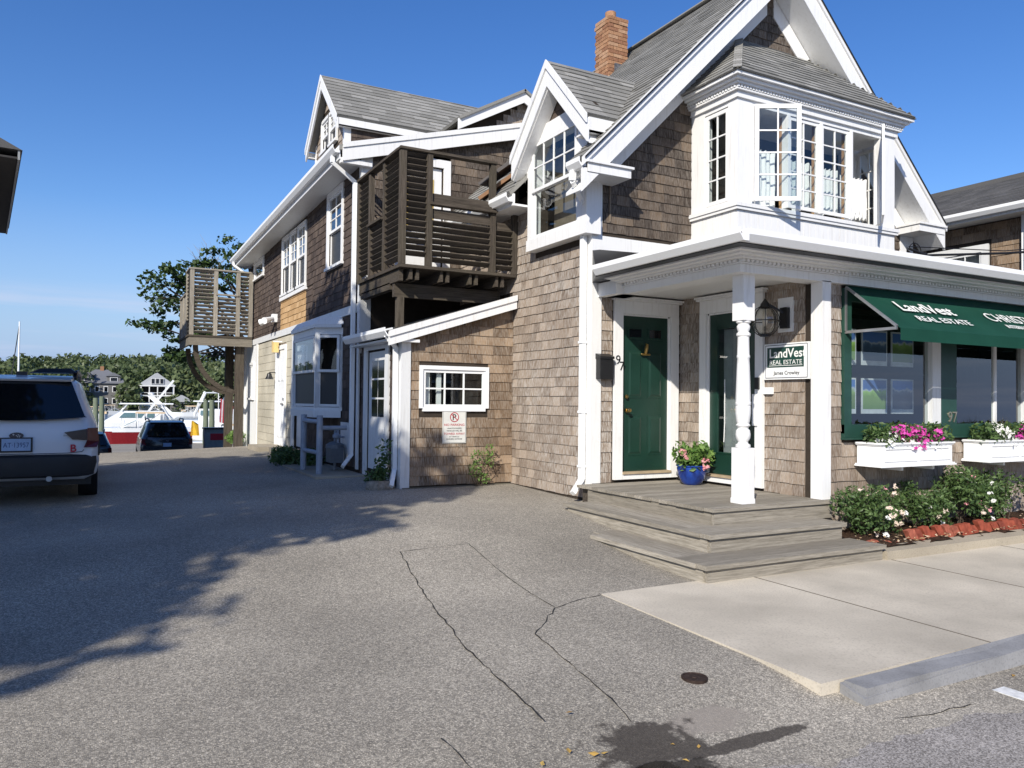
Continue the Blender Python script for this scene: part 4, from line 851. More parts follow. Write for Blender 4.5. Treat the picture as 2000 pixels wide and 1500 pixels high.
MB().fbox(Fxd, 17.9, 18.0, .35, 2.78, -.02, .03).fbox(Fxd, 18.88, 18.98, .35, 2.78, -.02, .03).fbox(Fxd, 18.0, 18.88, 2.68, 2.78, -.02, .03).build('door_casing', VINYL, G)
wp = MB().box(XW + .0, XW + .12, 21.3, YWG, .0, 2.98).build('white_panel', VINYL, G)
for y_ in (21.3, 23.15): MB().box(XW - .03, XW - .001, y_, y_ + .15, .1, 2.98).build('corner_board', WHITE, G)
window(G, Fxd, 21.9, 22.45, 1.55, 2.45, 2, 2, .07, 'grid', name='small_window')
d = plank_door(FX(XW - .006), 23.4, 24.5, .3, 2.6, G, [(23.5, 24.4, 1.5, 2.4), (23.5, 24.4, .5, 1.3)])
# door A recess, shaded, with casing
d = plank_door(FX(XW + .05), 16.28, 17.02, .52, 2.53, G, [(16.38, 16.62, 1.3, 2.4), (16.68, 16.92, 1.3, 2.4), (16.38, 16.92, .7, 1.15)], WHITE2)
MB().fbox(Fxd, 16.12, 16.26, .4, 2.66, .0, .035).fbox(Fxd, 17.04, 17.2, .3, 2.9, .0, .04).fbox(Fxd, 16.26, 17.04, 2.55, 2.66, .0, .035).build('door_casing', WHITE2, G)
MB().box(XW - .6, XW, 17.9, 19.1, .2, .46).build('door_step', KERBC, G); MB().box(XW - .5, XW - .03, 16.2, 17.1, .2, .50).build('door_step', KERBC, G)
# bay window of the wing
c0, c1, c2, c3 = (XW, 13.40), (3.44, 13.70), (3.44, 15.40), (XW, 15.80); m = MB(); prof = [c0, c1, c2, c3]
for z0, z1, o in ((1.22, 1.34, .03), (1.34, 1.40, .0), (2.68, 2.80, .0), (2.80, 2.86, .04)):
    m.prism([(x - o, y + (o if y > 14.5 else -o), z0) for x, y in prof], (0, 0, z1 - z0))
for (x, y) in (c1, c2, (XW - .03, 13.44), (XW - .03, 15.76)): m.box(x - .0, x + .07, y - .035, y + .035, 1.40, 2.68)
m.prism([(c0[0], c0[1] - .04, 2.86), (c1[0] - .04, c1[1] - .04, 2.86), (c2[0] - .04, c2[1] + .04, 2.86), (c3[0], c3[1] + .04, 2.86)], (.12, 0, .14)); bwn = m.build('bay_window', WHITE2, G)
def bayface(a, b):
    a = Vector((*a, 0)); b = Vector((*b, 0)); L_ = (b - a).length; F = frame(a, (b - a), Vector((-(b - a).y, (b - a).x, 0)) if False else Vector(((b - a).y, -(b - a).x, 0)) * (-1 if ((b - a).y > 0) else 1)); 
    N_ = Vector(((b - a).y, -(b - a).x, 0)).normalized(); N_ = N_ if N_.x < 0 or (abs(N_.x) < 1e-3 and N_.y < 0) else -N_
    F = frame(a, (b - a), N_); window(G, F, .06, L_ - .05, 1.41, 2.67, 1, 1, 0, 'dh', mat=WHITE2, name='bay_sash', depth=.03)
bayface(c0, c1); bayface(c1, c2); bayface(c2, c3)
MB().box(XW + .25, XW + .27, 13.4, 15.8, 1.3, 2.8).build('window_backing', DARK, G)  # near-black sheet paints the room behind the bay dark
# upper windows
window(G, Fx, 13.52, 14.40, 3.98, 5.28, 2, 3, .10, 'dh')
for a, b in ((16.2, 16.9), (16.96, 17.64), (17.7, 18.4)): window(G, Fx, a, b, 3.94, 5.2, 2, 3, .055, 'dh')
window(G, Fx, 20.74, 21.96, 4.76, 5.14, 1, 1, .09, 'grid')
MB().fbox(Fx, 16.05, 18.55, 3.80, 3.88, 0, .05).build('sill', WHITE, G)
MB().box(XW + .2, XW + .22, YW0 + .3, YW1, 3.2, 5.3).build('inner_blind', plain('inner_blind_grey', (.10, .105, .11), .9), G)
# eave: soffit, fascia, gutter, roof
XE = 3.45
m = MB().hexa([(XE, YW0 - .1, ez(YW0) - .2), (XW, YW0 - .1, ez(YW0) - .2), (XW, YW1 + .2, ez(YW1) - .2), (XE, YW1 + .2, ez(YW1) - .2), (XE, YW0 - .1, ez(YW0) - .17), (XW, YW0 - .1, ez(YW0) - .17), (XW, YW1 + .2, ez(YW1) - .17), (XE, YW1 + .2, ez(YW1) - .17)]); m.build('eave_soffit', WHITE2, G)
MB().hexa([(XE - .02, YW0 - .1, ez(YW0) - .2), (XE, YW0 - .1, ez(YW0) - .2), (XE, YW1 + .2, ez(YW1) - .2), (XE - .02, YW1 + .2, ez(YW1) - .2), (XE - .02, YW0 - .1, ez(YW0)), (XE, YW0 - .1, ez(YW0)), (XE, YW1 + .2, ez(YW1)), (XE - .02, YW1 + .2, ez(YW1))]).build('eave_fascia', WHITE2, G)
gutter((XE - .02, YW0 - .12, ez(YW0) + .01), (XE - .02, YW1 + .25, ez(YW1) + .01), G, (-1, 0, 0))
RS = .275
def rzw(x, y): return ez(y) + .02 + RS * (x - XE)
m = MB(); q = [(XE - .03, YW0 - .14), (9., YW0 - .14), (9., YW1 + .3), (XE - .03, YW1 + .3)]
m._add([(x, y, rzw(x, y)) for x, y in q] + [(x, y, rzw(x, y) - .08) for x, y in q], [(0, 1, 2, 3), (7, 6, 5, 4), (0, 4, 5, 1), (1, 5, 6, 2), (2, 6, 7, 3), (3, 7, 4, 0)]).build('roof', ROOF, G)
# front wall of the wing over the balcony (faces -Y), rake board
Ff = FY(YW0); wf = wpart(Ff, [(XW, 2.3), (6.9, 2.3), (6.9, rzw(6.9, YW0) - .1), (XW, rzw(XW, YW0) - .1)], [(4.55, 5.28, 3.5, 5.55)], 'front_wall')
swf.lay(wf, Ff(0, 0), (1, 0, 0), (0, 0, 1), (0, -1, 0), [(XW + .16, 3.4), (6.85, 3.4), (6.85, rzw(6.85, YW0) - .14), (XW + .16, rzw(XW + .16, YW0) - .14)], [(4.42, 5.42, 3.4, 5.72)], .15, (.10, .24), .018, SH_GABLE, 15)
m = MB(); a = Vector((XE + .02, YW0 - .16, rzw(XE, YW0) - .0)); b = Vector((7.2, YW0 - .16, rzw(7.2, YW0)))
m.prism([a - Vector((0, 0, .02)), b - Vector((0, 0, .02)), b - Vector((0, 0, .26)), a - Vector((0, 0, .26))], (0, .03, 0)); m.prism([a + Vector((0, -.02, .03)), b + Vector((0, -.02, .03)), b + Vector((0, -.02, -.05)), a + Vector((0, -.02, -.05))], (0, .018, 0)); m.build('rake_board', WHITE, G)
MB().box(XE, XW + .12, YW0 - .13, YW0 - .032, ez(YW0) - .26, ez(YW0) - .2).build('eave_return', WHITE, G)
MB().box(5.29, 5.42, YW0 - .03, YW0, 3.4, 5.7).box(4.42, 4.54, YW0 - .03, YW0, 3.4, 5.7).box(4.54, 5.29, YW0 - .03, YW0, 5.56, 5.7).build('door_casing', WHITE, G)
bd = MB().box(4.56, 5.27, YW0 + .03, YW0 + .07, 3.5, 5.55).build('balcony_door', WHITE, G); MB().box(4.62, 5.12, YW0 + .018, YW0 + .029, 4.45, 5.35).build('glazing_bead', plain('yellow_trim', (.62, .44, .10), .5), bd); MB().box(4.66, 5.06, YW0 + .010, YW0 + .017, 4.50, 5.30).build('pane', CARGL, bd)
# closing walls
MB().box(8.9, 9, YW0 + .2, YW1, 0, 6.9).box(XW + .15, 9, YW1 - .1, YW1, .1, 6).box(XW + .13, 6, YW0 + .13, YW1 - .2, 2.9, 2.97).build('rear_wall', BACK, G); MB().box(XW, 9, YW1, YWG, 2.98, 3.05).build('terrace_floor', WB[0], G)
MB().box(6.2, 6.25, YW0 + .2, YW1 - .2, .2, 6).build('room_partition', DARK, G)
# roof dormer (gable faces -X)
GXf, gy0, gy1, gpk = 3.93, 13.72, 15.82, 7.74; gyc = (gy0 + gy1) / 2
wdm = MB(); wall_sheet(wdm, FX(GXf), [(gy0, 5.72), (gy1, 5.72), (gy1, 6.66), (gyc, 7.66), (gy0, 6.66)], [(14.25, 15.3, 6.38, 6.98)], .1); wdm = wdm.build('dormer_wall', BACK, G)
swf.lay(wdm, (GXf, 0, 0), (0, 1, 0), (0, 0, 1), (-1, 0, 0), [(gy0 + .1, 5.9), (gy1 - .1, 5.9), (gy1 - .1, 6.66), (gyc, 7.6), (gy0 + .1, 6.66)], [(14.12, 15.42, 6.2, 7.1)], .125, (.10, .2), .014, SH_SIDE, 16)
for a, b in ((14.27, 14.75), (14.8, 15.28)): window(G, FX(GXf), a, b, 6.40, 6.97, 2, 2, .06, 'dh', name='dormer_window')
for y_ in (gy0 - .01, gy1 - .1): MB().box(GXf - .02, GXf + .1, y_, y_ + .11, 5.8, 6.68).build('corner_board', WHITE, G)
sidew = MB().box(GXf + .1, 8.2, gy0, gy0 + .08, 5.8, 6.66).box(GXf + .1, 8.2, gy1 - .08, gy1, 5.8, 6.66).build('dormer_cheek', BACK, G)
swf.lay(sidew, (0, gy0, 0), (1, 0, 0), (0, 0, 1), (0, -1, 0), [(GXf + .1, 5.8), (7.2, 5.8), (7.2, 6.62), (GXf + .1, 6.62)], [], .125, (.10, .22), .014, SH_WING, 17)
for sgn in (-1, 1):
    ye = gyc + sgn * 1.16; pk = Vector((GXf - .18, gyc, gpk)); e0 = Vector((GXf - .18, ye, gpk - 1.12)); rp_ = roofpart('dormer_roof', [pk, e0, (8.4, ye, e0.z), (8.4, gyc, gpk)], .05, ROOF, G)
    if sgn == -1: lay_tri([tuple(e0), (8.4, ye, e0.z), (8.4, gyc, gpk), tuple(pk)], 41, rwf, rp_, ROOF, .14)
    dd = (e0 - pk).normalized(); up_ = Vector((0, -dd.z * sgn, abs(dd.y))); up_ = Vector((0, dd.z * (-sgn), abs(dd.y)))
    m = MB(); q = lambda s, o: pk + dd * s + Vector((-.01, 0, -o)); le = (e0 - pk).length
    m.prism([q(0, .06), q(le, .06), q(le, .24), q(0, .26)], (.03, 0, 0)); m.prism([q(0, -.01) + Vector((-.02, 0, 0)), q(le, -.01) + Vector((-.02, 0, 0)), q(le, .1) + Vector((-.02, 0, 0)), q(0, .1) + Vector((-.02, 0, 0))], (.018, 0, 0)); m.build('dormer_rake', WHITE, G)
    MB().box(GXf - .15, 8.4, min(ye, ye - sgn * .03), max(ye, ye - sgn * .03), e0.z - .18, e0.z - .045).box(GXf - .15, 8.4, min(ye, gyc + sgn * 1.04), max(ye, gyc + sgn * 1.04), e0.z - .18, e0.z - .165).build('dormer_fascia', WHITE, G)
# small gable farther back over the roof
gp = Vector((7.05, 12.85, 7.36))
m = MB().prism([(5.8, 12.9, 6.3), (8.4, 12.9, 6.3), (8.4, 12.9, 6.7), (7.05, 12.9, 7.30), (5.8, 12.9, 6.62)], (0, .1, 0)); sgb = m.build('gable_wall', BACK, G)
swf.lay(sgb, (0, 12.9, 0), (1, 0, 0), (0, 0, 1), (0, -1, 0), [(6.2, 6.4), (8.2, 6.4), (7.1, 7.2)], [], .13, (.1, .22), .014, SH_SIDE, 18)
for sgn in (-1, 1):
    e = Vector((7.05 + sgn * 1.35, 12.7, 7.38 - .76)); pk = Vector((7.05, 12.7, 7.38)); m = MB()
    m.prism([pk, e, e - Vector((0, 0, .2)), pk - Vector((0, 0, .22))], (0, .03, 0)); m.build('rake_board', WHITE, G)
    roofpart('gable_roof', [pk + Vector((0, -.04, .03)), e + Vector((0, -.04, .03)), e + Vector((0, 3, .03)), pk + Vector((0, 3, .03))], .05, ROOF, G)
# --- lean-to
YL, XL = 10.45, 3.87; lsl = (3.05 - 2.45) / (5.62 - 3.7)
def lz(x): return 2.50 + lsl * (x - 3.7)
Fl = FY(YL); LW = (4.17, 5.17, 1.44, 1.99)
wl2 = wpart(Fl, [(XL, .1), (XS - .01, .1), (XS - .01, lz(XS) - .08), (XL, lz(XL) - .08)], [LW], 'leanto_wall')
swf.lay(wl2, Fl(0, 0), (1, 0, 0), (0, 0, 1), (0, -1, 0), [(XL + .12, .32), (XS - .012, .32), (XS - .012, lz(XS) - .12), (XL + .12, lz(XL) - .12)], [(4.12, 5.22, 1.39, 2.04)], .137, (.10, .23), .016, SH_LEAN, 19)
window(G, Fl, 4.17, 5.17, 1.44, 1.99, 3, 2, .055, 'grid', sill=False, name='leanto_window', mat=VINYL, muntin=.022); MB().fbox(Fl, 4.15, 5.2, 1.4, 2.0, -.3, -.29).build('window_backing', DARK, G)  # the sheet behind the glass is coloured near-black for an unlit interior
MB().box(4.24, 4.31, YL + .06, YL + .09, 1.44, 1.99).box(4.42, 4.49, YL + .06, YL + .09, 1.44, 1.99).build('curtain', CURT, G)
MB().box(XL - .0, 5.60, YL - .06, YL - .005, .0, .30).build('sill_beam', wood('sill_timber', 0, (.13, .12, .095), (.24, .22, .18), green=.3), G)
MB().box(XL - .028, XL + .11, YL - .03, YL - .001, .27, lz(XL) - .1).box(XL - .029, XL, YL - .031, YL + .12, .27, lz(XL) - .1).build('corner_board', WHITE2, G)
Fls = FX(XL); wls = wpart(Fls, [(YL + .01, .2), (YW0 - .04, .2), (YW0 - .04, 2.42), (YL + .01, 2.42)], [(11.12, 12.03, .45, 2.30)], 'leanto_side_wall')
swf.lay(wls, Fls(0, 0), (0, 1, 0), (0, 0, 1), (-1, 0, 0), [(10.6, .3), (12.35, .3), (12.35, 2.4), (10.6, 2.4)], [(10.96, 12.2, .3, 2.36)], .13, (.1, .2), .014, SH_WING, 20)
d = MB().fbox(Fls, 11.14, 12.01, .46, 2.29, -.05, -.015).build('leanto_door', WHITE2, G)
for i in range(2):
    for j in range(3):
        a = 11.28 + i * .3; p = 1.28 + j * .3; MB().fbox(Fls, a, a + .27, p, p + .27, -.0149, -.010).build('pane', CARGL, d)
MB().fbox(Fls, 11.26, 11.88, .65, 1.1, -.0149, -.006).build('panel', WHITE2, d)
MB().fbox(Fls, 10.98, 11.13, .35, 2.32, 0., .03).fbox(Fls, 12.02, 12.17, .35, 2.32, 0., .03).fbox(Fls, 10.98, 12.17, 2.321, 2.42, 0., .03).build('door_casing', WHITE2, G)
m = MB(); q = [(3.62, YL - .14), (XS - .03, YL - .14), (XS - .03, YW0 - .04), (3.62, YW0 - .04)]
m._add([(x, y, lz(x) + .03) for x, y in q] + [(x, y, lz(x) - .04) for x, y in q], [(0, 1, 2, 3), (7, 6, 5, 4), (0, 4, 5, 1), (1, 5, 6, 2), (2, 6, 7, 3), (3, 7, 4, 0)]); lr = m.build('leanto_roof', ROOFD, G)
rwf.lay(lr, (3.62, 0, lz(3.62) + .03), (0, 1, 0), Vector((1, 0, lsl)), Vector((-lsl, 0, 1)), [(YL - .16, 0), (YW0 - .06, 0), (YW0 - .06, 2.05), (YL - .16, 2.05)], [], .13, (.22, .34), .011, ROOFD, 42)
m = MB(); a = Vector((3.60, YL - .17, lz(3.6))); b = Vector((XS - .035, YL - .17, lz(XS)))
for (o, t, dz0, dz1) in ((0, .028, .02, -.17), (-.022, .02, .035, -.05)): m.prism([a + Vector((0, o, dz0)), b + Vector((0, o, dz0)), b + Vector((0, o, dz1)), a + Vector((0, o, dz1))], (0, t, 0))
m.box(3.62, XL + .2, YL - .14, YL - .035, 2.36, 2.40).build('leanto_rake', WHITE, G)
gutter((3.66, YL - .15, 2.55), (3.66, YW0 - .05, 2.55), G, (-1, 0, 0)); MB().box(3.66, XL - .03, YL - .1, YW0 - .05, 2.38, 2.41).build('leanto_soffit', WHITE2, G)
downspout([(3.60, 10.42, 2.46), (3.80, 10.56, 2.30), (3.80, 10.56, .55), (3.70, 10.40, .33)], G)
downspout([(3.37, 12.5, 5.5), (3.37, 12.5, 5.4), (3.77, 12.56, 5.15), (3.77, 12.56, .62), (3.60, 12.45, .45)], G)
downspout([(3.36, 22.5, 5.3), (3.36, 22.5, 5.2), (3.78, 22.4, 4.9), (3.78, 22.4, 3.2), (3.55, 22.6, 3.05)], G)
# --- louvred balconies
def louvre(parent, a, b, z0, z1, out, pitch=.088, mat=None):
    a = Vector(a); b = Vector(b); o = Vector(out).normalized(); z = z0; k = 0
    while z < z1:
        q = MB(); q.tone = random.Random(int(z * 997) + int(a.x * 31) + int(a.y * 17)).random()
        w_ = o * .062 + Vector((0, 0, .058)); t = Vector((0, 0, .014)) - o * .012
        A_, B_ = Vector((a.x, a.y, z)), Vector((b.x, b.y, z)); q.hexa([A_ - w_ * .5, B_ - w_ * .5, B_ + w_ * .5, A_ + w_ * .5, A_ - w_ * .5 + t, B_ - w_ * .5 + t, B_ + w_ * .5 + t, A_ + w_ * .5 + t])
        q.build('slat', mat, parent); z += pitch
def post(parent, x, y, z0, z1, s=.09, mat=None): q = MB(); q.tone = random.Random(int(x * 100 + y * 10)).random() * .6; q.box(x - s / 2, x + s / 2, y - s / 2, y + s / 2, z0, z1).build('post', mat or WB[2], parent)
bx0, bx1, by0, by1, bz0, bz1 = 3.80, 5.60, 10.36, 12.34, 3.46, 5.08
bal = MB().box(bx0 - .04, bx1 + .02, by0 - .04, by1, bz0 - .045, bz0).build('balcony', WB[0], G)
q = MB().box(bx0 + .02, bx1 - .05, by0 + .35, by0 + .43, bz0 - .42, bz0 - .22).box(bx0 + .0, bx0 + .06, by0 + .1, by1, bz0 - .22, bz0 - .05).build('beam', WB[0], bal)
for x in (3.95, 4.05, 4.42, 4.52, 4.88, 4.98, 5.32, 5.42): MB().box(x - .022, x + .022, by0 + .02, by1, bz0 - .2, bz0 - .047).build('joist', WB[1], bal)
post(bal, 3.92, by0 + .39, 2.6, bz0 - .42, .1); MB().box(bx0, bx0 + .1, by0 + .5, by1 - .1, bz0 - .3, bz0 - .2).build('beam', WB[1], bal)
P3 = [bx0, 4.20, 5.22, bx1]
for x in P3: post(bal, x, by0, bz0, bz1, .085)
for y in (11.08, 11.75, by1): post(bal, bx0, y, bz0, bz1, .075)
MB().bar((bx0 - .06, by0, bz1 + .02), (5.27, by0, bz1 + .02), .13, .035).bar((bx0, by0 + .06, bz1 + .02), (bx0, by1, bz1 + .02), .13, .035).bar((4.2, by0 - .03, 4.36), (5.27, by0 - .03, 4.36), .12, .035).bar((bx0 - .03, 11.08, 4.25), (bx0 - .03, 11.75, 4.25), .1, .035).build('handrail', WB[0], bal)
MB().box(4.24, 5.18, by0 - .01, by0 + .015, 4.38, 4.52).box(4.24, 5.18, by0 - .01, by0 + .015, 4.16, 4.30).box(5.26, 5.56, by0 - .01, by0 + .015, 4.1, 4.22).build('rail_board', WB[0], bal)
louvre(bal, (bx0 + .045, by0, 0), (4.155, by0, 0), bz0 + .16, bz1 - .05, (0, -1, 0), mat=WB[0]); louvre(bal, (4.245, by0, 0), (5.175, by0, 0), bz0 + .10, 4.14, (0, -1, 0), mat=WB[0]); louvre(bal, (5.265, by0, 0), (bx1 - .04, by0, 0), bz0 + .08, 4.08, (0, -1, 0), mat=WB[0])
louvre(bal, (bx0, by0 + .045, 0), (bx0, 11.04, 0), bz0 + .1, bz1 - .05, (-1, 0, 0), mat=WB[1]); louvre(bal, (bx0, 11.12, 0), (bx0, 11.71, 0), bz0 + .1, 4.2, (-1, 0, 0), mat=WB[1]); louvre(bal, (bx0, 11.79, 0), (bx0, by1 - .04, 0), bz0 + .1, bz1 - .05, (-1, 0, 0), mat=WB[1])
# rear balcony on curved brackets
fx0, fx1, fy0, fy1, fz0, fz1 = 2.22, 3.80, 22.0, 24.4, 3.20, 4.93
fb = MB().box(fx0 - .05, fx1, fy0 - .05, fy1, fz0 - .05, fz0).build('rear_balcony', WB[0], G)
MB().box(fx0 - .02, fx1, fy0 - .03, fy0 + .03, fz0 - .27, fz0 - .052).box(fx0 - .02, fx0 + .04, fy0 + .031, fy1, fz0 - .27, fz0 - .052).build('rim_joist', wood('rim_timber', 0, (.17, .15, .12), (.30, .27, .22)), fb)
for x in (fx0 + .04, 2.85, 3.42, fx1 - .05): post(fb, x, fy0, fz0, fz1, .10, WD[2])
for y in (22.8, 23.6, fy1): post(fb, fx0 + .02, y, fz0, fz1 if y < 23 else 4.35, .09, WD[2])
MB().bar((fx0 - .04, fy0, fz1 + .02), (fx1, fy0, fz1 + .02), .13, .04).bar((fx0 + .02, fy0, fz1 + .02), (fx0 + .02, 22.85, fz1 + .02), .12, .04).bar((fx0 + .02, 22.85, 4.37), (fx0 + .02, fy1, 4.37), .12, .04).bar((2.85, fy0 - .03, 4.30), (3.42, fy0 - .03, 4.30), .1, .04).build('handrail', WD[0], fb)
louvre(fb, (fx0 + .09, fy0, 0), (2.80, fy0, 0), fz0 + .08, fz1 - .05, (0, -1, 0), .10, WD[0]); louvre(fb, (2.9, fy0, 0), (3.37, fy0, 0), fz0 + .08, 4.27, (0, -1, 0), .10, WD[0]); louvre(fb, (3.47, fy0, 0), (fx1 - .08, fy0, 0), fz0 + .08, fz1 - .05, (0, -1, 0), .10, WD[0])
louvre(fb, (fx0 + .02, fy0 + .05, 0), (fx0 + .02, 22.76, 0), fz0 + .08, fz1 - .05, (-1, 0, 0), .10, WD[1])
y = 22.86
while y < fy1: MB().box(fx0, fx0 + .025, y, y + .13, fz0, 4.35).build('fence_board', WD[2], fb); y += .14
for yb in (22.3, 24.1):
    m = MB(); pts = [(3.55 - 1.15 * math.sin(t) * 1., yb, 1.7 + 1.25 * (1 - math.cos(t))) for t in [i * .157 for i in range(11)]]
    for a, b in zip(pts[:-1], pts[1:]): m.bar(a, b, .12, .14, (0, 1, 0))
    m.build('bracket', WB[0], fb); MB().box(3.42, 3.64, yb - .11, yb + .11, -.1, fz0 - .06).build('post', WB[2], fb)
shf.finish(); rff.finish(); swf.finish(); rwf.finish()
# skylight hatch on the main roof beside the balcony
sk = thing('roof_hatch', 'open roof hatch with brown underside propped beside the balcony', 'hatch', (5.6, 11, 4.9))
for dz in (0., .22): MB().bar((5.36, 10.95, 4.72 + dz), (6.2, 10.0, 5.46 + dz), .62, .05, (-.6, .3, .7)).build('leaf', plain('hatch_frame', (.10, .09, .085), .6) if dz else plain('hatch_wood', (.26, .14, .07), .7), sk)

# ================================================================== things on and around the walls
m = MB().fbox(Fp, 6.08, 6.74, 1.83, 2.25, .02, .05).build('office_sign', VINYL, None); tag(m, 'white and dark green estate agent sign with a name below, on porch wall', 'sign')
def sgn_(x0, x1, z0, z1, n0, n1, mat): MB().fbox(Fp, x0, x1, z0, z1, n0, n1).build('sign_field', mat, m)
sgn_(6.10, 6.72, 1.845, 2.235, .0501, .0512, plain('sign_line', (.02, .025, .05), .5)); sgn_(6.108, 6.712, 1.853, 2.227, .0512, .0522, VINYL); sgn_(6.15, 6.69, 1.97, 2.205, .0522, .0535, plain('sign_green', (.012, .05, .038), .4))
Fsn = frame((XD - .054, 0, 0), (0, -1, 0), (-1, 0, 0))
text('LandVest', .145, Fsn, -6.66, 2.085, 0., LETTER, m, bold=.016, ext=.0008); text('REAL ESTATE', .072, Fsn, -6.655, 2.005, 0., LETTER, m, sx=1.14, ext=.0008); text('James Crowley', .062, Fsn, -6.40, 1.885, 0., BLACK, m, align='CENTER', bold=.006, ext=.0008); MB().fbox(Fp, 6.17, 6.66, 1.988, 1.994, .0536, .0545).build('rule_line', LETTER, m)
ns_ = MB().fbox(Fl, 4.48, 4.86, .92, 1.40, .02, .026).build('parking_sign', plain('sign_white', (.68, .68, .64), .5, var=.06), None); tag(ns_, 'white no parking sign in red and black below small window', 'sign')
SR = plain('sign_red', (.42, .012, .03), .5); SB = plain('sign_black', (.015, .015, .015), .5); Fls_ = FY(YL - .027)
m = MB(); 
for r0, r1 in ((.072, .060),):
    n = 28; vs = [Fls_(4.67 + r * math.cos(6.2832 * i / n), 1.30 + r * math.sin(6.2832 * i / n), .001) for i in range(n) for r in (r0, r1)]
    m._add(vs, [(2 * i, 2 * i + 1, (2 * i + 3) % (2 * n), (2 * i + 2) % (2 * n)) for i in range(n)])
m.bar(Fls_(4.62, 1.345, .0012), Fls_(4.72, 1.255, .0012), .012, .001, (0, -1, 0)).build('prohibition_ring', SR, ns_); text('P', .125, Fls_, 4.635, 1.257, .0, SB, ns_, bold=.012, ext=.0006)
for s_, tx, z, mt in ((.048, 'NO PARKING', 1.172, SR), (.027, 'UNAUTHORIZED', 1.128, SB), (.027, 'VEHICLES WILL BE', 1.092, SB), (.043, 'TOWED AWAY', 1.043, SR), (.027, 'AT VEHICLE', 1.006, SB), (.027, 'OWNERS EXPENSE', .972, SB)): text(tx, s_, Fls_, 4.67, z, .0, mt, ns_, align='CENTER', sx=1.12, bold=.008, ext=.0006)
m = MB().fbox(Fls_, 4.488, 4.852, .928, .931, .0, .001).fbox(Fls_, 4.488, 4.852, 1.389, 1.392, .0, .001).fbox(Fls_, 4.488, 4.491, .931, 1.389, .0, .001).fbox(Fls_, 4.849, 4.852, .931, 1.389, .0, .001).build('border_line', SB, ns_)
# mailbox
mb_ = MB().fbox(FY(YG - .03), 5.70, 5.90, 1.84, 2.10, .0, .10); mb_.prism([(5.69, YG - .03, 2.10), (5.69, YG - .145, 2.10), (5.69, YG - .145, 2.13), (5.69, YG - .03, 2.17)], (.22, 0, 0)); tag(mb_.build('mailbox', BLACK, None), 'black metal wall mailbox on the white corner board', 'mailbox')
# lantern
lt = thing('wall_lantern', 'round caged glass wall lantern on white mount above the sign', 'lantern', (XD, 6.5, 2.4))
MB().box(XD - .03, XD - .005, 6.33, 6.55, 2.38, 2.78).build('mount_board', WHITE, lt); MB().box(XD - .09, XD - .031, 6.37, 6.47, 2.42, 2.66).bar((XD - .09, 6.42, 2.6), (XD - .27, 6.52, 2.72), .02, .02).build('arm', BLACK, lt)
lc = Vector((XD - .27, 6.52, 2.50))
MB().lathe(lc, [(.06 * 0 + .04, -.15), (.10, -.125), (.142, -.06), (.15, 0), (.142, .06), (.10, .12), (.05, .15)], 20).build('globe', thin_glass('lantern_glass', (.92, .9, .85), .05), lt, smooth='all')
m = MB().lathe(lc, [(.055, .15), (.06, .16), (.05, .2), (.02, .24), (.008, .26)], 14).lathe(lc, [(.055, -.18), (.055, -.15), (.02, -.15)], 14)
m.tube([lc + Vector((.165 * math.cos(a * .3142), .165 * math.sin(a * .3142), .0)) for a in range(21)], .006, 5, False)
for k in range(4): a = k * math.pi / 4; m.tube([lc + Vector((math.cos(a) * .16 * math.sin(t), math.sin(a) * .16 * math.sin(t), .18 * math.cos(t))) for t in [i * .3142 for i in range(21)]], .005, 5, False)
m.build('cage', BLACK, lt); MB().lathe(lc, [(.01, -.06), (.03, -.02), (.03, .03), (.015, .08), (.02, .14)], 10).build('bulb', plain('bulb_glass', (.75, .70, .6), .2), lt, smooth='all')
# flower boxes with flowers
def scatter(parent, name, mat, c, sz, n, size, seed, shape='leaf', droop=0.):
    rg = np.random.default_rng(seed); v = []; f = []; t = []
    th = rg.normal(size=(n, 3)); th /= np.linalg.norm(th, axis=1)[:, None]; r = rg.random(n) ** .4
    P_ = np.array(c) + th * r[:, None] * np.array(sz) / 1.; 
    for i in range(n):
        a = Vector(rg.normal(size=3)).normalized(); 
        if shape == 'leaf': a = (a + Vector((0, -.25, .5))).normalized()
        else: a = (a * .6 + Vector((-.35, -.6, .35))).normalized()
        b = a.orthogonal().normalized(); b = Matrix.Rotation(rg.random() * 6.28, 3, a) @ b; d = a.cross(b); s_ = size * (0.6 + .8 * rg.random()); p = Vector(P_[i]); k = len(v); tn = rg.random()
        if shape == 'leaf':
            v += [p - b * s_, p + d * s_ * .45 + a * s_ * .12, p + b * s_, p - d * s_ * .45 + a * s_ * .12]; f.append((k, k + 1, k + 2, k + 3)); t += [tn] * 4
        else:
            v.append(p - a * s_ * .25); t.append(tn); m_ = 5
            for q in range(m_ * 2):
                an = 6.2832 * q / (m_ * 2); rr_ = s_ * (1. if q % 2 == 0 else .62); v.append(p + (b * math.cos(an) + d * math.sin(an)) * rr_ + a * s_ * .12 * (q % 2)); t.append(tn)
            f += [(k, k + 1 + q, k + 1 + (q + 1) % (m_ * 2)) for q in range(m_ * 2)]
    mb = MB(); mb.v = [tuple(p) for p in v]; mb.f = f; mb.t = t; return mb.build(name, mat, parent)
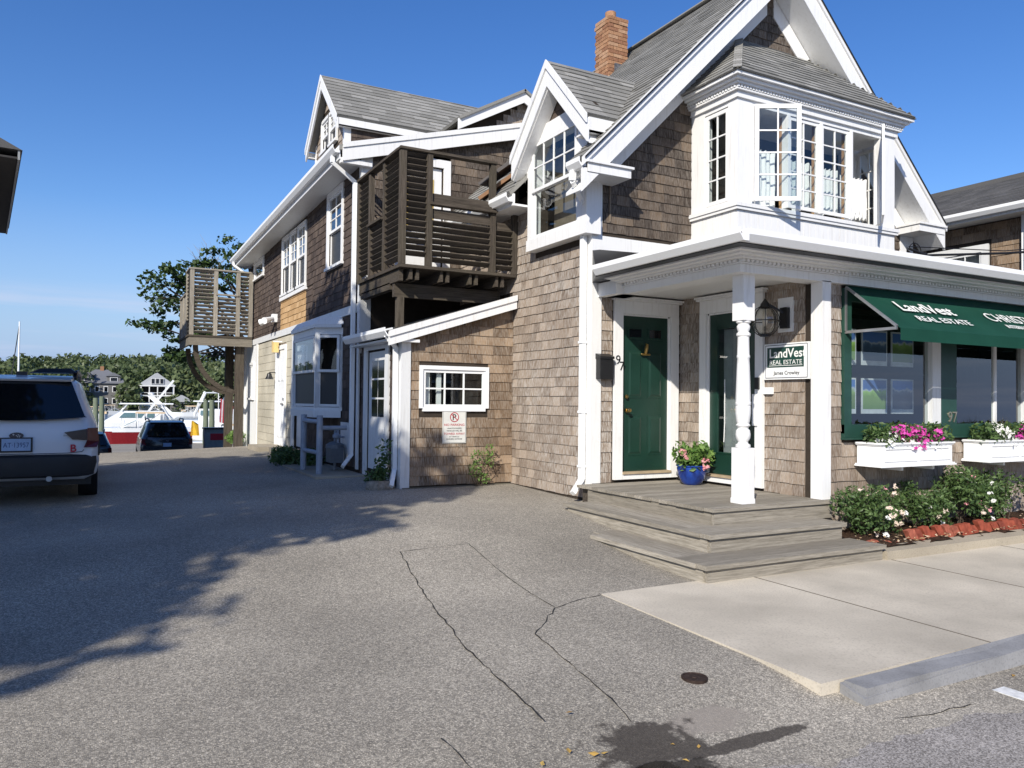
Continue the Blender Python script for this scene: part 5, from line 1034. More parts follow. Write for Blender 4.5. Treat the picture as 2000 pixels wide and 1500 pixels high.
def flowerbox(x0, x1, lab, seed):
    fb_ = thing('flower_box', lab, 'flower box', ((x0 + x1) / 2, 5.75, .85), 'white flower boxes under the shop window')
    F = FY(5.62); z0, z1 = .885, 1.09
    MB().box(x0, x1, 5.62, 5.93, z0, z1).build('box', VINYL, fb_)
    m = MB()
    for o, p, q in ((.035, .855, .872), (.022, .872, .885), (.012, 1.09, 1.105), (.025, 1.105, 1.125)): m.box(x0 - o, x1 + o, 5.62 - o, 5.94, p, q)
    m.build('rim', VINYL, fb_)
    n = 2
    for i in range(n):
        a = x0 + .04 + (x1 - x0 - .04) * i / n; b = x0 + (x1 - x0 - .04) * (i + 1) / n
        MB().fbox(F, a, b, z0 + .03, z0 + .05, .0, .012).fbox(F, a, b, z1 - .04, z1 - .02, .0, .012).fbox(F, a, a + .02, z0 + .05, z1 - .04, .0, .012).fbox(F, b - .02, b, z0 + .05, z1 - .04, .0, .012).build('panel_moulding', VINYL, fb_)
    for x in (x0 + .45, x1 - .25): MB().box(x, x + .04, 5.7, 5.96, .80, .853).build('bracket', VINYL, fb_)
    L_ = x1 - x0; cx = (x0 + x1) / 2
    for k in range(7): scatter(fb_, 'foliage', LEAF_R, (x0 + L_ * (k + .5) / 7, 5.74, 1.19), (L_ / 9, .18, .16), 230, .032, seed * 50 + k)
    return fb_, x0, L_
b1, x0, L_ = flowerbox(7.66, 8.93, 'white flower box of magenta and white blooms beside the porch pillar', 1)
for i, (a, z, mt, n) in enumerate(((.10, 1.15, WHT, 16), (.2, 1.17, WHT, 16), (.3, 1.24, PINK, 34), (.42, 1.2, PINK, 30), (.52, 1.25, PINK, 34), (.56, 1.12, PINK, 34), (.66, 1.15, PINK, 22), (.8, 1.2, PINK, 34), (.78, 1.08, WHT, 8), (.48, 1.06, PINK, 14), (.36, 1.1, WHT, 6))): scatter(b1, 'blossom', mt, (x0 + L_ * a, 5.67, z), (.12, .11, .085), int(n * 1.5), .026, 300 + i, 'flower')
b2, x0, L_ = flowerbox(9.66, 11.0, 'white flower box of white blooms and bronze grass below the brass numerals', 2)
for i, (a, z, mt, n) in enumerate(((.16, 1.26, WHT, 12), (.3, 1.22, WHT, 14), (.36, 1.1, WHT, 22), (.42, 1.15, WHT, 22), (.55, 1.15, PINK, 24), (.62, 1.22, PINK, 24), (.75, 1.2, WHT, 18), (.85, 1.2, PINK, 30))): scatter(b2, 'blossom', mt, (x0 + L_ * a, 5.67, z), (.12, .11, .085), int(n * 1.4), .028, 330 + i, 'flower')
m = MB(); rg = random.Random(77)
for i in range(260):
    a = rg.uniform(-1.2, 1.2); x = x0 + L_ * .42 + rg.uniform(-.1, .1); l = rg.uniform(.15, .34); m.tone = rg.random(); p = Vector((x, 5.80 + rg.uniform(-.06, .06), 1.12)); q = p + Vector((math.sin(a) * l * .9, rg.uniform(-.12, .1), math.cos(a) * l)); s_ = Vector((.004, 0, .002)); m.quad(p - s_, p + s_, q)
m.build('grass_tuft', LEAF_B, b2)
# rose bushes in the bed
def bush(x, y, w, h, n, seed, lab, blooms, stems=True):
    t = thing('rose_bush', lab, 'bush', (x, y, .12), 'low rose bushes in the mulch bed'); rg = random.Random(seed); m = MB()
    tips = []
    for i in range(13):
        a = rg.uniform(0, 6.28); r_ = rg.uniform(.2, 1.15) * w; tip = (x + math.cos(a) * r_, y + math.sin(a) * min(r_ * .6, .24), .12 + h * rg.uniform(.4, .9)); tips.append(tip)
        m.tube([(x + rg.uniform(-.05, .05), y + rg.uniform(-.03, .03), .08), (x + math.cos(a) * r_ * .4, y + math.sin(a) * r_ * .25, .12 + h * .45), tip], [.006, .004, .002], 5)
    m.build('stems', BARK, t)
    for k, tp in enumerate(tips): scatter(t, 'foliage', LEAF_R, (tp[0], tp[1], tp[2] - .10), (w * .46, .16, h * .30), n // 9, .026, seed * 100 + k)
    for k, (mt, cnt) in enumerate(blooms):
        for j in range((cnt + 1) // 2):
            tp = rg.choice(tips); scatter(t, 'blossom', mt, (tp[0] + rg.uniform(-.14, .14), tp[1] - .14, tp[2] + rg.uniform(-.30, .04)), (.03, .02, .025), 5, .019, seed * 900 + k * 50 + j, 'flower')
bush(7.42, 5.62, .36, .58, 1500, 1, 'rose bush with many cream blooms beside the wooden steps', [(PALE, 34), (WHT, 8), (ROSE, 2)])
bush(8.30, 5.66, .36, .62, 1300, 2, 'dark green rose bush with few blooms beneath the magenta flower box', [(WHT, 4), (PALE, 3)])
bush(9.15, 5.66, .42, .72, 1700, 3, 'rose bush with pale pink blooms between the two flower boxes', [(WHT, 9), (ROSE, 8), (PALE, 6)])
bush(10.05, 5.66, .42, .68, 1500, 4, 'leafy rose bush with a red bloom under the white-bloomed flower box', [(WHT, 3), (plain('red_petal', (.5, .02, .02), .5), 1)])
# potted plant on the porch
pt = thing('potted_plant', 'glazed blue pot of light green leaves and pink blooms on porch', 'potted plant', (6.80, 7.72, .5))
g = NG('blue_glaze'); BLUEG = g.fin(g.ramp(g.noise(14, 3, (1, 1, .3)), [(.3, (.006, .02, .13)), (.7, (.015, .06, .33))]), .12, .6)
MB().lathe((6.80, 7.72, .5), [(.10, 0), (.135, .03), (.175, .12), (.19, .2), (.185, .225), (.20, .235), (.2, .25), (.17, .25), (.165, .2)], 26).build('pot', BLUEG, pt, smooth=True)
for k in range(9): a = k * .7; scatter(pt, 'foliage', LEAF_P, (6.80 + .15 * math.cos(a), 7.70 + .13 * math.sin(a), .86 + .06 * math.sin(k * 2.)), (.14, .13, .15), 75, .042, 500 + k)
for k, (a, b, c) in enumerate(((6.60, 7.66, .92), (6.63, 7.6, .86), (6.85, 7.52, .82), (6.84, 7.52, .74))): scatter(pt, 'blossom', ROSE, (a, b, c), (.05, .04, .04), 18, .02, 540 + k, 'flower')
# stone planter with plant at lean-to door, weed by the wall
st = thing('stone_planter', 'rough stone planter with leafy plant beside the lean-to corner', 'planter', (3.62, 10.62, .2)); rg = random.Random(6)
m = MB(); n = 12; secs = []
for z, r_ in ((.12, .17), (.2, .205), (.32, .21), (.40, .19), (.40, .13)): secs.append([(3.60 + r_ * math.cos(6.28 * i / n) * rg.uniform(.88, 1.1), 10.55 + .8 * r_ * math.sin(6.28 * i / n) * rg.uniform(.88, 1.1), z + rg.uniform(-.012, .012)) for i in range(n)])
m.loft(secs).build('stone', STONE, st)
for k, (dx, dy, z, n_) in enumerate(((0, 0, .5, 130), (.05, .05, .62, 100), (.08, .04, .8, 60), (-.1, 0, .45, 90), (.12, .06, .95, 22))): scatter(st, 'foliage', LEAF_R, (3.60 + dx, 10.58 + dy, z), (.14, .12, .12), n_, .034, 600 + k)
wd_ = thing('weed_plant', 'scraggly green weed growing at the lean-to wall beneath the sign', 'plant', (5.0, 10.34, .25)); m = MB(); rg = random.Random(61)
for i in range(9): a = rg.uniform(-.9, .9); m.tube([(5.02, 10.34, .2), (5.02 + a * .2, 10.32, .45), (5.02 + a * .38, 10.28, .3 + rg.uniform(.15, .55))], [.006, .004, .002], 4)
m.build('stems', BARK, wd_)
for k in range(6): scatter(wd_, 'foliage', LEAF_P, (5.02 + rg.uniform(-.16, .16), 10.29, .42 + k * .08), (.11, .07, .10), 60, .022, 640 + k)
# gas meter and pipe guard
gm = thing('gas_meter', 'grey gas meter with pipes against the shaded wing wall', 'meter', (3.65, 13.05, .4))
m = MB().box(3.52, 3.74, 12.85, 13.18, .48, .72); m.lathe((3.63, 13.02, .72), [(.16, 0), (.15, .06), (.08, .1), (.05, .11)], 16).build('meter_body', plain('meter_grey', (.13, .145, .16), .5), gm)
MB().tube([(3.66, 12.95, .8), (3.66, 12.95, 1.02), (3.66, 13.12, 1.02), (3.66, 13.12, .3)], .022, 8).tube([(3.66, 13.12, .9), (3.8, 13.12, .9)], .02, 8).lathe((3.64, 12.96, .92), [(.02, -.05), (.07, -.02), (.07, .02), (.02, .05)], 12).build('pipework', GREYP, gm); MB().box(3.80, 3.83, 12.8, 13.3, .5, 1.15).build('backboard', WHITE2, gm)
pg = thing('pipe_guard', 'grey steel pipe guard rail standing before the gas meter', 'guard rail', (3.25, 12.9, .35))
for (x, y, z1) in ((3.22, 12.45, 1.28), (3.18, 13.35, 1.28)): MB().tube([(x, y, .1), (x, y, z1)], .05, 12).build('post', GREYP, pg)
for a, b, z in (((3.18, 13.35), (3.22, 12.5), 1.18), ((3.18, 13.35), (3.22, 12.5), .68), ((3.24, 12.45), (3.66, 12.45), 1.08)): MB().tube([(*a, z), (*b, z)], .036, 10).build('rail', GREYP, pg)
MB().box(3.05, XW, 12.0, 14.4, .15, .345).build('meter_slab', KERBC, None, kind='structure')
for i, (x, y) in enumerate(((3.15, 14.9), (3.3, 15.6), (3.5, 14.5), (3.55, 23.2))): 
    t = thing('ground_shrub', ['dark low shrub beside the meter slab', 'dark low shrub below the wing bay window', 'dark low shrub tight against the meter slab wall', 'yellowish weed clump at the white door by the far corner'][i], 'shrub', (x, y, .25))
    for k in range(4): scatter(t, 'foliage', LEAF_R if i < 3 else LEAF_P, (x + .1 * (k % 2), y + .2 * (k - 1.5), .40 + .06 * (k % 2)), (.24, .3, .17), 150, .045, 700 + i * 9 + k)
# bell, lamps, floodlight
bl = MB().lathe((XW - .17, 18.93, 2.0), [(.10, 0), (.085, .03), (.06, .08), (.05, .13), (.02, .15)], 14).bar((XW - .17, 18.93, 2.16), (XW, 18.93, 2.16), .03, .02); tag(bl.build('door_bell', BLACK, None, smooth=True), 'small black hanging bell beside the white wing door', 'bell')
pl = MB().box(XW - .16, XW - .04, 18.55, 18.75, 2.62, 2.88).build('porch_lamp', plain('lamp_amber', (.75, .55, .22), .4), None); tag(pl, 'small amber box lamp above the white wing door', 'lamp'); MB().bar((XW - .2, 18.4, 2.86), (XW, 18.4, 2.86), .03, .03).build('arm', WHITE, pl)
fl = MB().box(XW - .12, XW, 18.9, 19.1, 3.36, 3.55).build('flood_lamp', VINYL, None); tag(fl, 'white twin floodlight on the dark upper wing wall', 'lamp')
for k in (-1, 1): MB().tube([(XW - .1, 19. + k * .05, 3.45), (XW - .34, 19. + k * .25, 3.36)], [.045, .08], 10).build('lamp_head', VINYL, fl)
cb = MB().tube([(11.0, 7.6, 3.95), (11.3, 7.5, 3.86), (12.5, 7.0, 3.93), (18, 4.0, 4.4)], .018, 6).tube([(11.0, 7.6, 3.98), (12.5, 7.02, 3.97), (18, 4.1, 4.55)], .008, 5); cb.tube([Vector((11.15, 7.6, 3.92)) + Vector((.15 * math.cos(t), 0, .13 * math.sin(t))) for t in [i * .4 for i in range(17)]], .008, 5); tag(cb.build('service_cable', BLACK, None), 'black service cables looping off the house beside the bay', 'cable')

# ================================================================== neighbours
N1 = thing('grey_house', 'grey roofed shingled house behind the right gable', 'house', (16, 9.5, 0)); NX = 14.9
Fn1 = FX(NX); n1f = Field('shingle', 80); w = MB(); wall_sheet(w, Fn1, [(4, 0), (16, 0), (16, 5.1), (4, 5.1)], [(8.75, 9.75, 3.3, 4.5)], .12); w = w.build('wall', BACK, N1)
n1f.lay(w, Fn1(0, 0), (0, 1, 0), (0, 0, 1), (-1, 0, 0), [(6., 3.), (12, 3.), (12, 5.0), (6., 5.0)], [(8.6, 9.9, 3.0, 4.65)], .17, (.12, .26), .018, SH_LEAN, 51); n1f.finish()
window(N1, Fn1, 8.78, 9.72, 3.3, 4.48, 3, 3, .14, 'grid', mat=WHITE2); MB().box(NX + .2, NX + .22, 8.6, 9.9, 3.3, 4.5).build('window_backing', CURT, N1)
rp_ = roofpart('roof', [(NX - .5, 3.6, 5.20), (NX - .5, 13.6, 5.20), (NX + 2.1, 13.6, 6.35), (NX + 2.1, 3.6, 6.35)], .1, ROOFD, N1); nf = Field('roof_shingle', 60); lay_tri([(NX - .5, 3.6, 5.2), (NX - .5, 13.6, 5.2), (NX + 2.1, 13.6, 6.35), (NX + 2.1, 3.6, 6.35)], 55, nf, rp_, ROOFD, .14); nf.finish()
MB().box(NX + 2.0, NX + 2.2, 3.6, 13.6, 6.30, 6.40).build('ridge_cap', ROOFD, N1); MB().box(NX - .46, NX, 3.7, 13.5, 5.02, 5.06).box(NX - .48, NX - .44, 3.7, 13.5, 5.0, 5.16).build('eave', WHITE2, N1); gutter((NX - .48, 3.7, 5.17), (NX - .48, 13.5, 5.17), N1, (-1, 0, 0))
for y, w_ in ((7.95, .05), (7.6, .11)): MB().box(NX - .4 if w_ > .1 else NX - .12, NX - .28 if w_ > .1 else NX - .06, y, y + w_, 3.0, 5.05).build('downspout', VINYL, N1)
MB().box(12.5, NX, 5.6, 8.4, 3.25, 3.42).build('flat_roof', ROOFD, N1); MB().tube([(14.4, 7.3, 3.4), (14.4, 7.3, 4.2), (14.4, 7.15, 4.32)], .06, 10).build('vent_pipe', plain('tan_pipe', (.5, .4, .28), .6), N1)
MB().box(NX + .1, 19, 4, 4.1, 0, 5.1).box(NX + .1, 19, 15.9, 16, 0, 5.1).build('end_wall', BACK, N1)
N2 = thing('brown_building', 'weathered brown building whose eave overhangs the driveway edge', 'building', (-4.5, 23, 0))
dv = Vector((-.105, .9945, 0)); nv2 = Vector((-.9945, -.105, 0)); c_ = Vector((-1.43, 18.95, 6.5))
def NP(a, b, z): q = c_ + dv * a + nv2 * b; return (q.x, q.y, z)
m = MB(); m.hexa([NP(.5, .85, 0), NP(9, .85, 0), NP(9, 7, 0), NP(.5, 7, 0), NP(.5, .85, 6.45), NP(9, .85, 6.45), NP(9, 7, 6.45), NP(.5, 7, 6.45)]); m.build('wall', SH_WING, N2)
DKW = plain('dark_soffit', (.035, .032, .03), .8); OLDW = paint('peeling_trim', (.30, .31, .31), (.06, .05, .045), 1.)
MB().hexa([NP(.0, .02, 6.44), NP(9, .02, 6.44), NP(9, 1, 6.44), NP(0, 1, 6.44), NP(0, .02, 6.48), NP(9, .02, 6.48), NP(9, 1, 6.48), NP(0, 1, 6.48)]).build('soffit', DKW, N2)
MB().hexa([NP(-.02, -.02, 6.42), NP(9, -.02, 6.42), NP(9, .02, 6.42), NP(-.02, .02, 6.42), NP(-.02, -.02, 6.62), NP(9, -.02, 6.62), NP(9, .02, 6.62), NP(-.02, .02, 6.62)]).build('fascia', OLDW, N2)
m = MB(); m._add([NP(-.05, -.06, 6.62), NP(9.1, -.06, 6.62), NP(9.1, 4, 8.6), NP(-.05, 4, 8.6), NP(-.05, 8.1, 6.62), NP(9.1, 8.1, 6.62)], [(0, 1, 2, 3), (3, 2, 5, 4), (0, 3, 4), (1, 5, 2), (0, 4, 5, 1)]).build('roof', ROOFD, N2)

N3 = thing('reflection_building', 'unseen shingled building added across the street for the shop glass to reflect', 'building', (9, -15, 0))  # out of view; added to give the shop windows a reflection
w = MB(); wh = [(2 + 3.2 * i, 3.2 + 3.2 * i, a, a + 1.5) for i in range(5) for a in (.9, 3.8)]; F3 = frame((0, -15, 0), (1, 0, 0), (0, 1, 0)); wall_sheet(w, F3, [(0, -.2), (18, -.2), (18, 6.2), (0, 6.2)], [], .2); w.build('wall', SH_SIDE, N3)
for (a, b, c, d) in wh: q_ = MB().fbox(F3, a - .12, b + .12, c - .12, d + .12, .0, .04).build('window', WHITE, N3); MB().fbox(F3, a, b, c, d, .041, .06).build('pane', CARGL, q_)
roofpart('roof', [(-.5, -14.5, 6.1), (18.5, -14.5, 6.1), (18.5, -19, 9), (-.5, -19, 9)], .15, ROOFD, N3)
# ================================================================== vehicles
def vehicle(name, label, loc, W_, Hh, paint_, clad, dark_low, style):
    t = thing(name, label, 'car', loc); X0, Y0, Z0 = loc; w = W_ / 2
    def sec(y, zb, belt, roof, wl, wb, wr):
        h = [(0, zb), (wl * .82, zb), (wl * .97, zb + .07), (wl, zb + .22), (wl, (zb + belt) / 2 + .05), (wb + .015, belt - .10), (wb, belt), ((wb * .35 + wr * .65), belt + (roof - belt) * .55), (wr, roof - .07), (wr - .07, roof - .015), (wr * .5, roof + .012), (0, roof + .018)]
        return [Vector((X0 + a, Y0 + y, Z0 + b)) for a, b in h] + [Vector((X0 - a, Y0 + y, Z0 + b)) for a, b in h[-2:0:-1]]
    zb = .30; bl_ = Hh * .615; L_ = 4.7
    S_ = [(-.0, .42, bl_ - .16, bl_ - .06, w * .90, w * .84, w * .74), (.05, .36, bl_ - .06, bl_ + .03, w * .955, w * .90, w * .78), (.16, zb, bl_, bl_ + .18, w * .985, w * .945, w * .77), (.42, zb, bl_ + .01, Hh - .03, w, w * .955, w * .70), (.75, zb, bl_ + .01, Hh, w, w * .96, w * .72), (2.2, zb, bl_ - .02, Hh, w, w * .96, w * .74), (2.9, zb, bl_ - .05, Hh - .07, w, w * .96, w * .71), (3.6, zb, bl_ - .09, bl_ + .0, w * .99, w * .94, w * .72), (4.4, zb, bl_ - .2, bl_ - .14, w * .95, w * .88, w * .6), (4.7, .4, bl_ - .32, bl_ - .28, w * .8, w * .7, w * .45)]
    m = MB().loft([sec(*q) for q in S_]); body = m.build('body', paint_, t, smooth=True)
    # rear glass following the tailgate
    def pt(x, s, o=.012):   # s 0..1 up the tailgate glass
        a = Vector((0, .022, bl_ + .05)); b = Vector((0, .385, Hh - .055)); q = a.lerp(b, s); nn = Vector((0, -(b - a).z, (b - a).y)).normalized(); return Vector((X0 + x, Y0, Z0)) + q + nn * o
    wb_, wt_ = w * .83, w * .62; m = MB(); n = 8; vs = []
    for j in range(n + 1):
        s = j / n; hw = wb_ + (wt_ - wb_) * s
        for i in range(13): x = -hw + 2 * hw * i / 12; k = abs(i - 6) / 6; vs.append(pt(x, s + (.10 * k * k if j == 0 else 0), .03 - .022 * k ** 3))
    m._add(vs, [(j * 13 + i, j * 13 + i + 1, (j + 1) * 13 + i + 1, (j + 1) * 13 + i) for j in range(n) for i in range(12)]); m.build('rear_window', CARGL, t, smooth='all')
    P_ = lambda x, y, z: (X0 + x, Y0 + y, Z0 + z)
    # bumper / cladding
    m = MB(); sc_ = []
    for (z, y, ww) in ((.34, .06, w * .86), (.37, -.035, w * .95), (.52, -.06, w * .985), (.60, -.045, w * .985), (.63, .0, w * .95)):
        sc_.append([P_(-ww, .65, z), P_(-ww - .005, .3, z), P_(-ww * .97, y + .09, z), P_(-ww * .86, y + .015, z), P_(-ww * .5, y - .015, z), P_(ww * .5, y - .015, z), P_(ww * .86, y + .015, z), P_(ww * .97, y + .09, z), P_(ww + .005, .3, z), P_(ww, .65, z)])
    m.loft(sc_).build('bumper', dark_low, t, smooth=True)
    if clad:
        for s in (1, -1): MB().hexa([P_(s * w * .80, .012, .6), P_(s * w * 1.0, .14, .6), P_(s * w * 1.005, .55, .6), P_(s * w * .8, .5, .6), P_(s * w * .90, .03, .80), P_(s * w * 1.0, .16, .86), P_(s * w * 1.004, .55, .70), P_(s * w * .8, .5, .7)]).build('cladding', dark_low, t)
    RED = MATS.get('tail_red') or plain('tail_red', (.10, .008, .01), .15, .6); SMK = MATS.get('tail_smoke') or plain('tail_smoke', (.035, .03, .032), .15, .6)
    for s in (1, -1):
        zt = bl_ - .10
        m = MB(); m.prism([P_(s * w * .56, -.03, zt + .02), P_(s * w * .66, -.03, zt - .07), P_(s * w * .835, -.028, zt - .08), P_(s * w * .835, -.028, zt + .06)], (0, .09, 0)); m.build('tail_light', SMK, t)
        m = MB(); m.prism([P_(s * w * .84, -.032, zt + .07), P_(s * w * .84, -.032, zt - .08), P_(s * w * .80, -.032, zt - .17), P_(s * w * .96, -.01, zt - .17), P_(s * w * .985, .03, zt - .1), P_(s * w * .97, .02, zt + .075)], (0, .22, 0)); m.build('tail_light', RED, t)
    for s in (1, -1): MB().tube([P_(s * w * .80, -.004, bl_ - .3), P_(s * w * .78, -.012, .66), P_(s * w * .6, -.022, .645), P_(0, -.026, .642)], .005, 4).build('tailgate_seam', BLACK, t)
    # plate recess, plate
    MB().box(X0 - .30, X0 + .30, Y0 - .022, Y0 + .05, Z0 + .66, Z0 + .88).build('plate_recess', paint_, t) if False else None
    pl_ = MB().box(X0 - .17, X0 + .17, Y0 - .028, Y0 + .04, Z0 + .665, Z0 + .845).build('plate_frame', BLACK, t); MB().box(X0 - .15, X0 + .15, Y0 - .031, Y0 - .0285, Z0 + .685, Z0 + .83).build('plate', MATS.get('plate_blue') or plain('plate_blue', (.30, .42, .60), .4), pl_)
    text('AT·13957', .085, FY(Y0 - .0315), X0, Z0 + .725, 0., MATS.get('plate_ink') or plain('plate_ink', (.02, .04, .15), .5), pl_, align='CENTER', sx=.78, ext=.0006) if clad else None
    m = MB(); n = 20; m.prism([P_(.075 * math.cos(6.28 * i / n), -.026, bl_ - .115 + .038 * math.sin(6.28 * i / n)) for i in range(n)], (0, .02, 0)); bd_ = m.build('badge', MATS.get('badge_blue') or plain('badge_blue', (.012, .016, .04), .2, .6), t)
    m = MB()
    for (dx, dz, r_) in ((-.03, .012, .012), (.0, .0, .008), (.02, .008, .008), (.035, -.004, .008), (.012, -.014, .008), (.03, -.016, .008)): m.prism([P_(dx + r_ * math.cos(1.57 * i), -.028, bl_ - .115 + dz + r_ * math.sin(1.57 * i)) for i in range(4)], (0, .003, 0))
    m.build('badge_stars', STEEL, bd_)
    MB().hexa([P_(-w * .62, .33, Hh - .06), P_(w * .62, .33, Hh - .06), P_(w * .66, .7, Hh - .02), P_(-w * .66, .7, Hh - .02), P_(-w * .62, .30, Hh - .035), P_(w * .62, .30, Hh - .035), P_(w * .66, .7, Hh + .022), P_(-w * .66, .7, Hh + .022)]).build('spoiler', paint_, t)
    for s in (1, -1):
        MB().tube([P_(s * w * .66, .62, Hh - .01), P_(s * w * .67, .72, Hh + .075), P_(s * w * .69, 1.0, Hh + .085), P_(s * w * .70, 2.3, Hh + .075), P_(s * w * .69, 2.55, Hh - .0)], .028, 8).build('roof_rail', BLACK, t)
        for yy_ in (.98, 3.65):
            ax = Matrix.Rotation(R_(90), 3, 'Y'); c = P_(s * (w - .13), yy_, .345)
            tr_ = MB().lathe(c, [(.2, -.11), (.33, -.115), (.345, -.09), (.345, .09), (.33, .115), (.2, .11)], 28, ax).build('tyre', MATS.get('tyre') or plain('tyre', (.018, .018, .018), .8, .2), t, smooth=True); MB().lathe(c, [(.21, -.10), (.21, .10), (.06, .112), (.02, .112)], 10, ax).build('rim', STEEL, tr_)
    if clad:
        MB().box(X0 + .02 - .03 - .06, X0 + .05, Y0 + .7, Y0 + .85, Z0 + Hh + .0, Z0 + Hh + .07).build('antenna_fin', BLACK, t)
        MB().hexa([P_(.12, .62, Hh + .06), P_(w * .69, .62, Hh + .06), P_(w * .70, .74, Hh + .05), P_(.05, .76, Hh + .05), P_(.20, .66, Hh + .115), P_(w * .60, .66, Hh + .12), P_(w * .62, .74, Hh + .12), P_(.2, .75, Hh + .115)]).build('rack_fairing', BLACK, t)
        text('B', .13, FY(Y0 - .022), X0 + w * .63, Z0 + .66, 0., SR, t, 'sticker', bold=.02, ext=.001); MB().box(X0 + w * .55, X0 + w * .78, Y0 - .014, Y0 - .0, Z0 + .855, Z0 + .868).build('model_badge', STEEL, t)
        MB().tube([P_(.35, -.02, .33), P_(.35, .3, .33)], .035, 10).build('exhaust_tip', STEEL, t)
        MB().box(X0 - w * .9, X0 + w * .9, Y0 + .3, Y0 + 4.2, Z0 + .22, Z0 + .42).build('underbody', BLACK, t)
    return t
CW = NG('white_car_paint'); CW.b.inputs['Coat Weight'].default_value = .6; CW = CW.fin((.70, .71, .72), .3, .5)
CB = NG('black_car_paint'); CB.b.inputs['Coat Weight'].default_value = .6; CB = CB.fin((.012, .014, .02), .25, .5)
CG = NG('grey_car_paint'); CG.b.inputs['Coat Weight'].default_value = .6; CG = CG.fin((.05, .06, .065), .3, .5)
PLAST = plain('black_plastic', (.014, .015, .017), .6)
vehicle('parked_car', 'white station wagon with roof rack and black cladding parked in shade', (-.80, 11.2, gz(-.8, 12.2) - .0), 1.80, 1.60, CW, True, PLAST, 0)
vehicle('parked_car', 'black sport utility car parked beyond the driveway brow', (2.62, 33.2, gz(2.6, 34) - .02), 1.88, 1.66, CB, False, PLAST, 1)
vehicle('parked_car', 'low dark grey hatchback parked lower toward the dock', (-.15, 34.5, gz(0, 35.5) - .12), 1.78, 1.42, CG, False, CG, 1)
for nm, x, y, h_, lab in (('utility_box', 4.55, 34.0, 1.3, 'grey utility box with red label beside the black car'),):
    z = gz(x, y); u_ = MB().box(x - .45, x + .45, y, y + .6, z - .1, z + h_).build(nm, plain('box_grey', (.22, .26, .27), .6), None); tag(u_, lab, 'utility box'); MB().box(x - .25, x + .25, y - .008, y - .001, z + h_ - .45, z + h_ - .18).build('label_plate', SR, u_); MB().box(x - .5, x + .5, y - .05, y + .65, z + h_, z + h_ + .06).build('lid', BLACK, u_)

# ================================================================== harbour, far shore
WZ = -2.5
MB()._add([(-400, 46, WZ), (400, 46, WZ), (400, 320, WZ), (-400, 320, WZ)], [(0, 1, 2, 3)]).build('water', WATER, None, kind='structure')
MB().box(-60, 60, 46.4, 46.9, -4, -1.55).build('seawall', KERBC, None, kind='structure')
dkk = MB().box(-6, 9.5, 46.9, 60, -1.95, -1.75).build('dock', WD[0], None, kind='structure'); rg = random.Random(14)
for i in range(65): q = MB(); q.tone = rg.random(); y = 46.95 + i * .2; q.box(-6, 9.5, y, y + .188, -1.748, -1.715); q.build('plank', WD[0], dkk)
def P2(px, py, Y): return Vector(on_y(px, py, Y))
PILE = wood('piling_wood', 2, (.12, .15, .10), (.27, .31, .22))
for i, (px, top, Y, lab) in enumerate(((187, 777, 60, 'shorter greenish piling of the pair beside the red boat'), (199, 774, 63, 'taller greenish piling of the pair beside the red boat'), (402, 782, 58, 'shorter greenish piling of the pair near the flag'), (414, 781, 56, 'thicker greenish piling of the pair near the flag'))):
    c = P2(px, top, Y); rg = random.Random(i); m = MB().tube([(c.x, Y, -3.5), (c.x + .02, Y, 0), (c.x, Y, c.z)], [.19, .18, .165], 12); tag(m.build('dock_piling', PILE, None, smooth=True), lab, 'piling', 'wooden dock pilings')
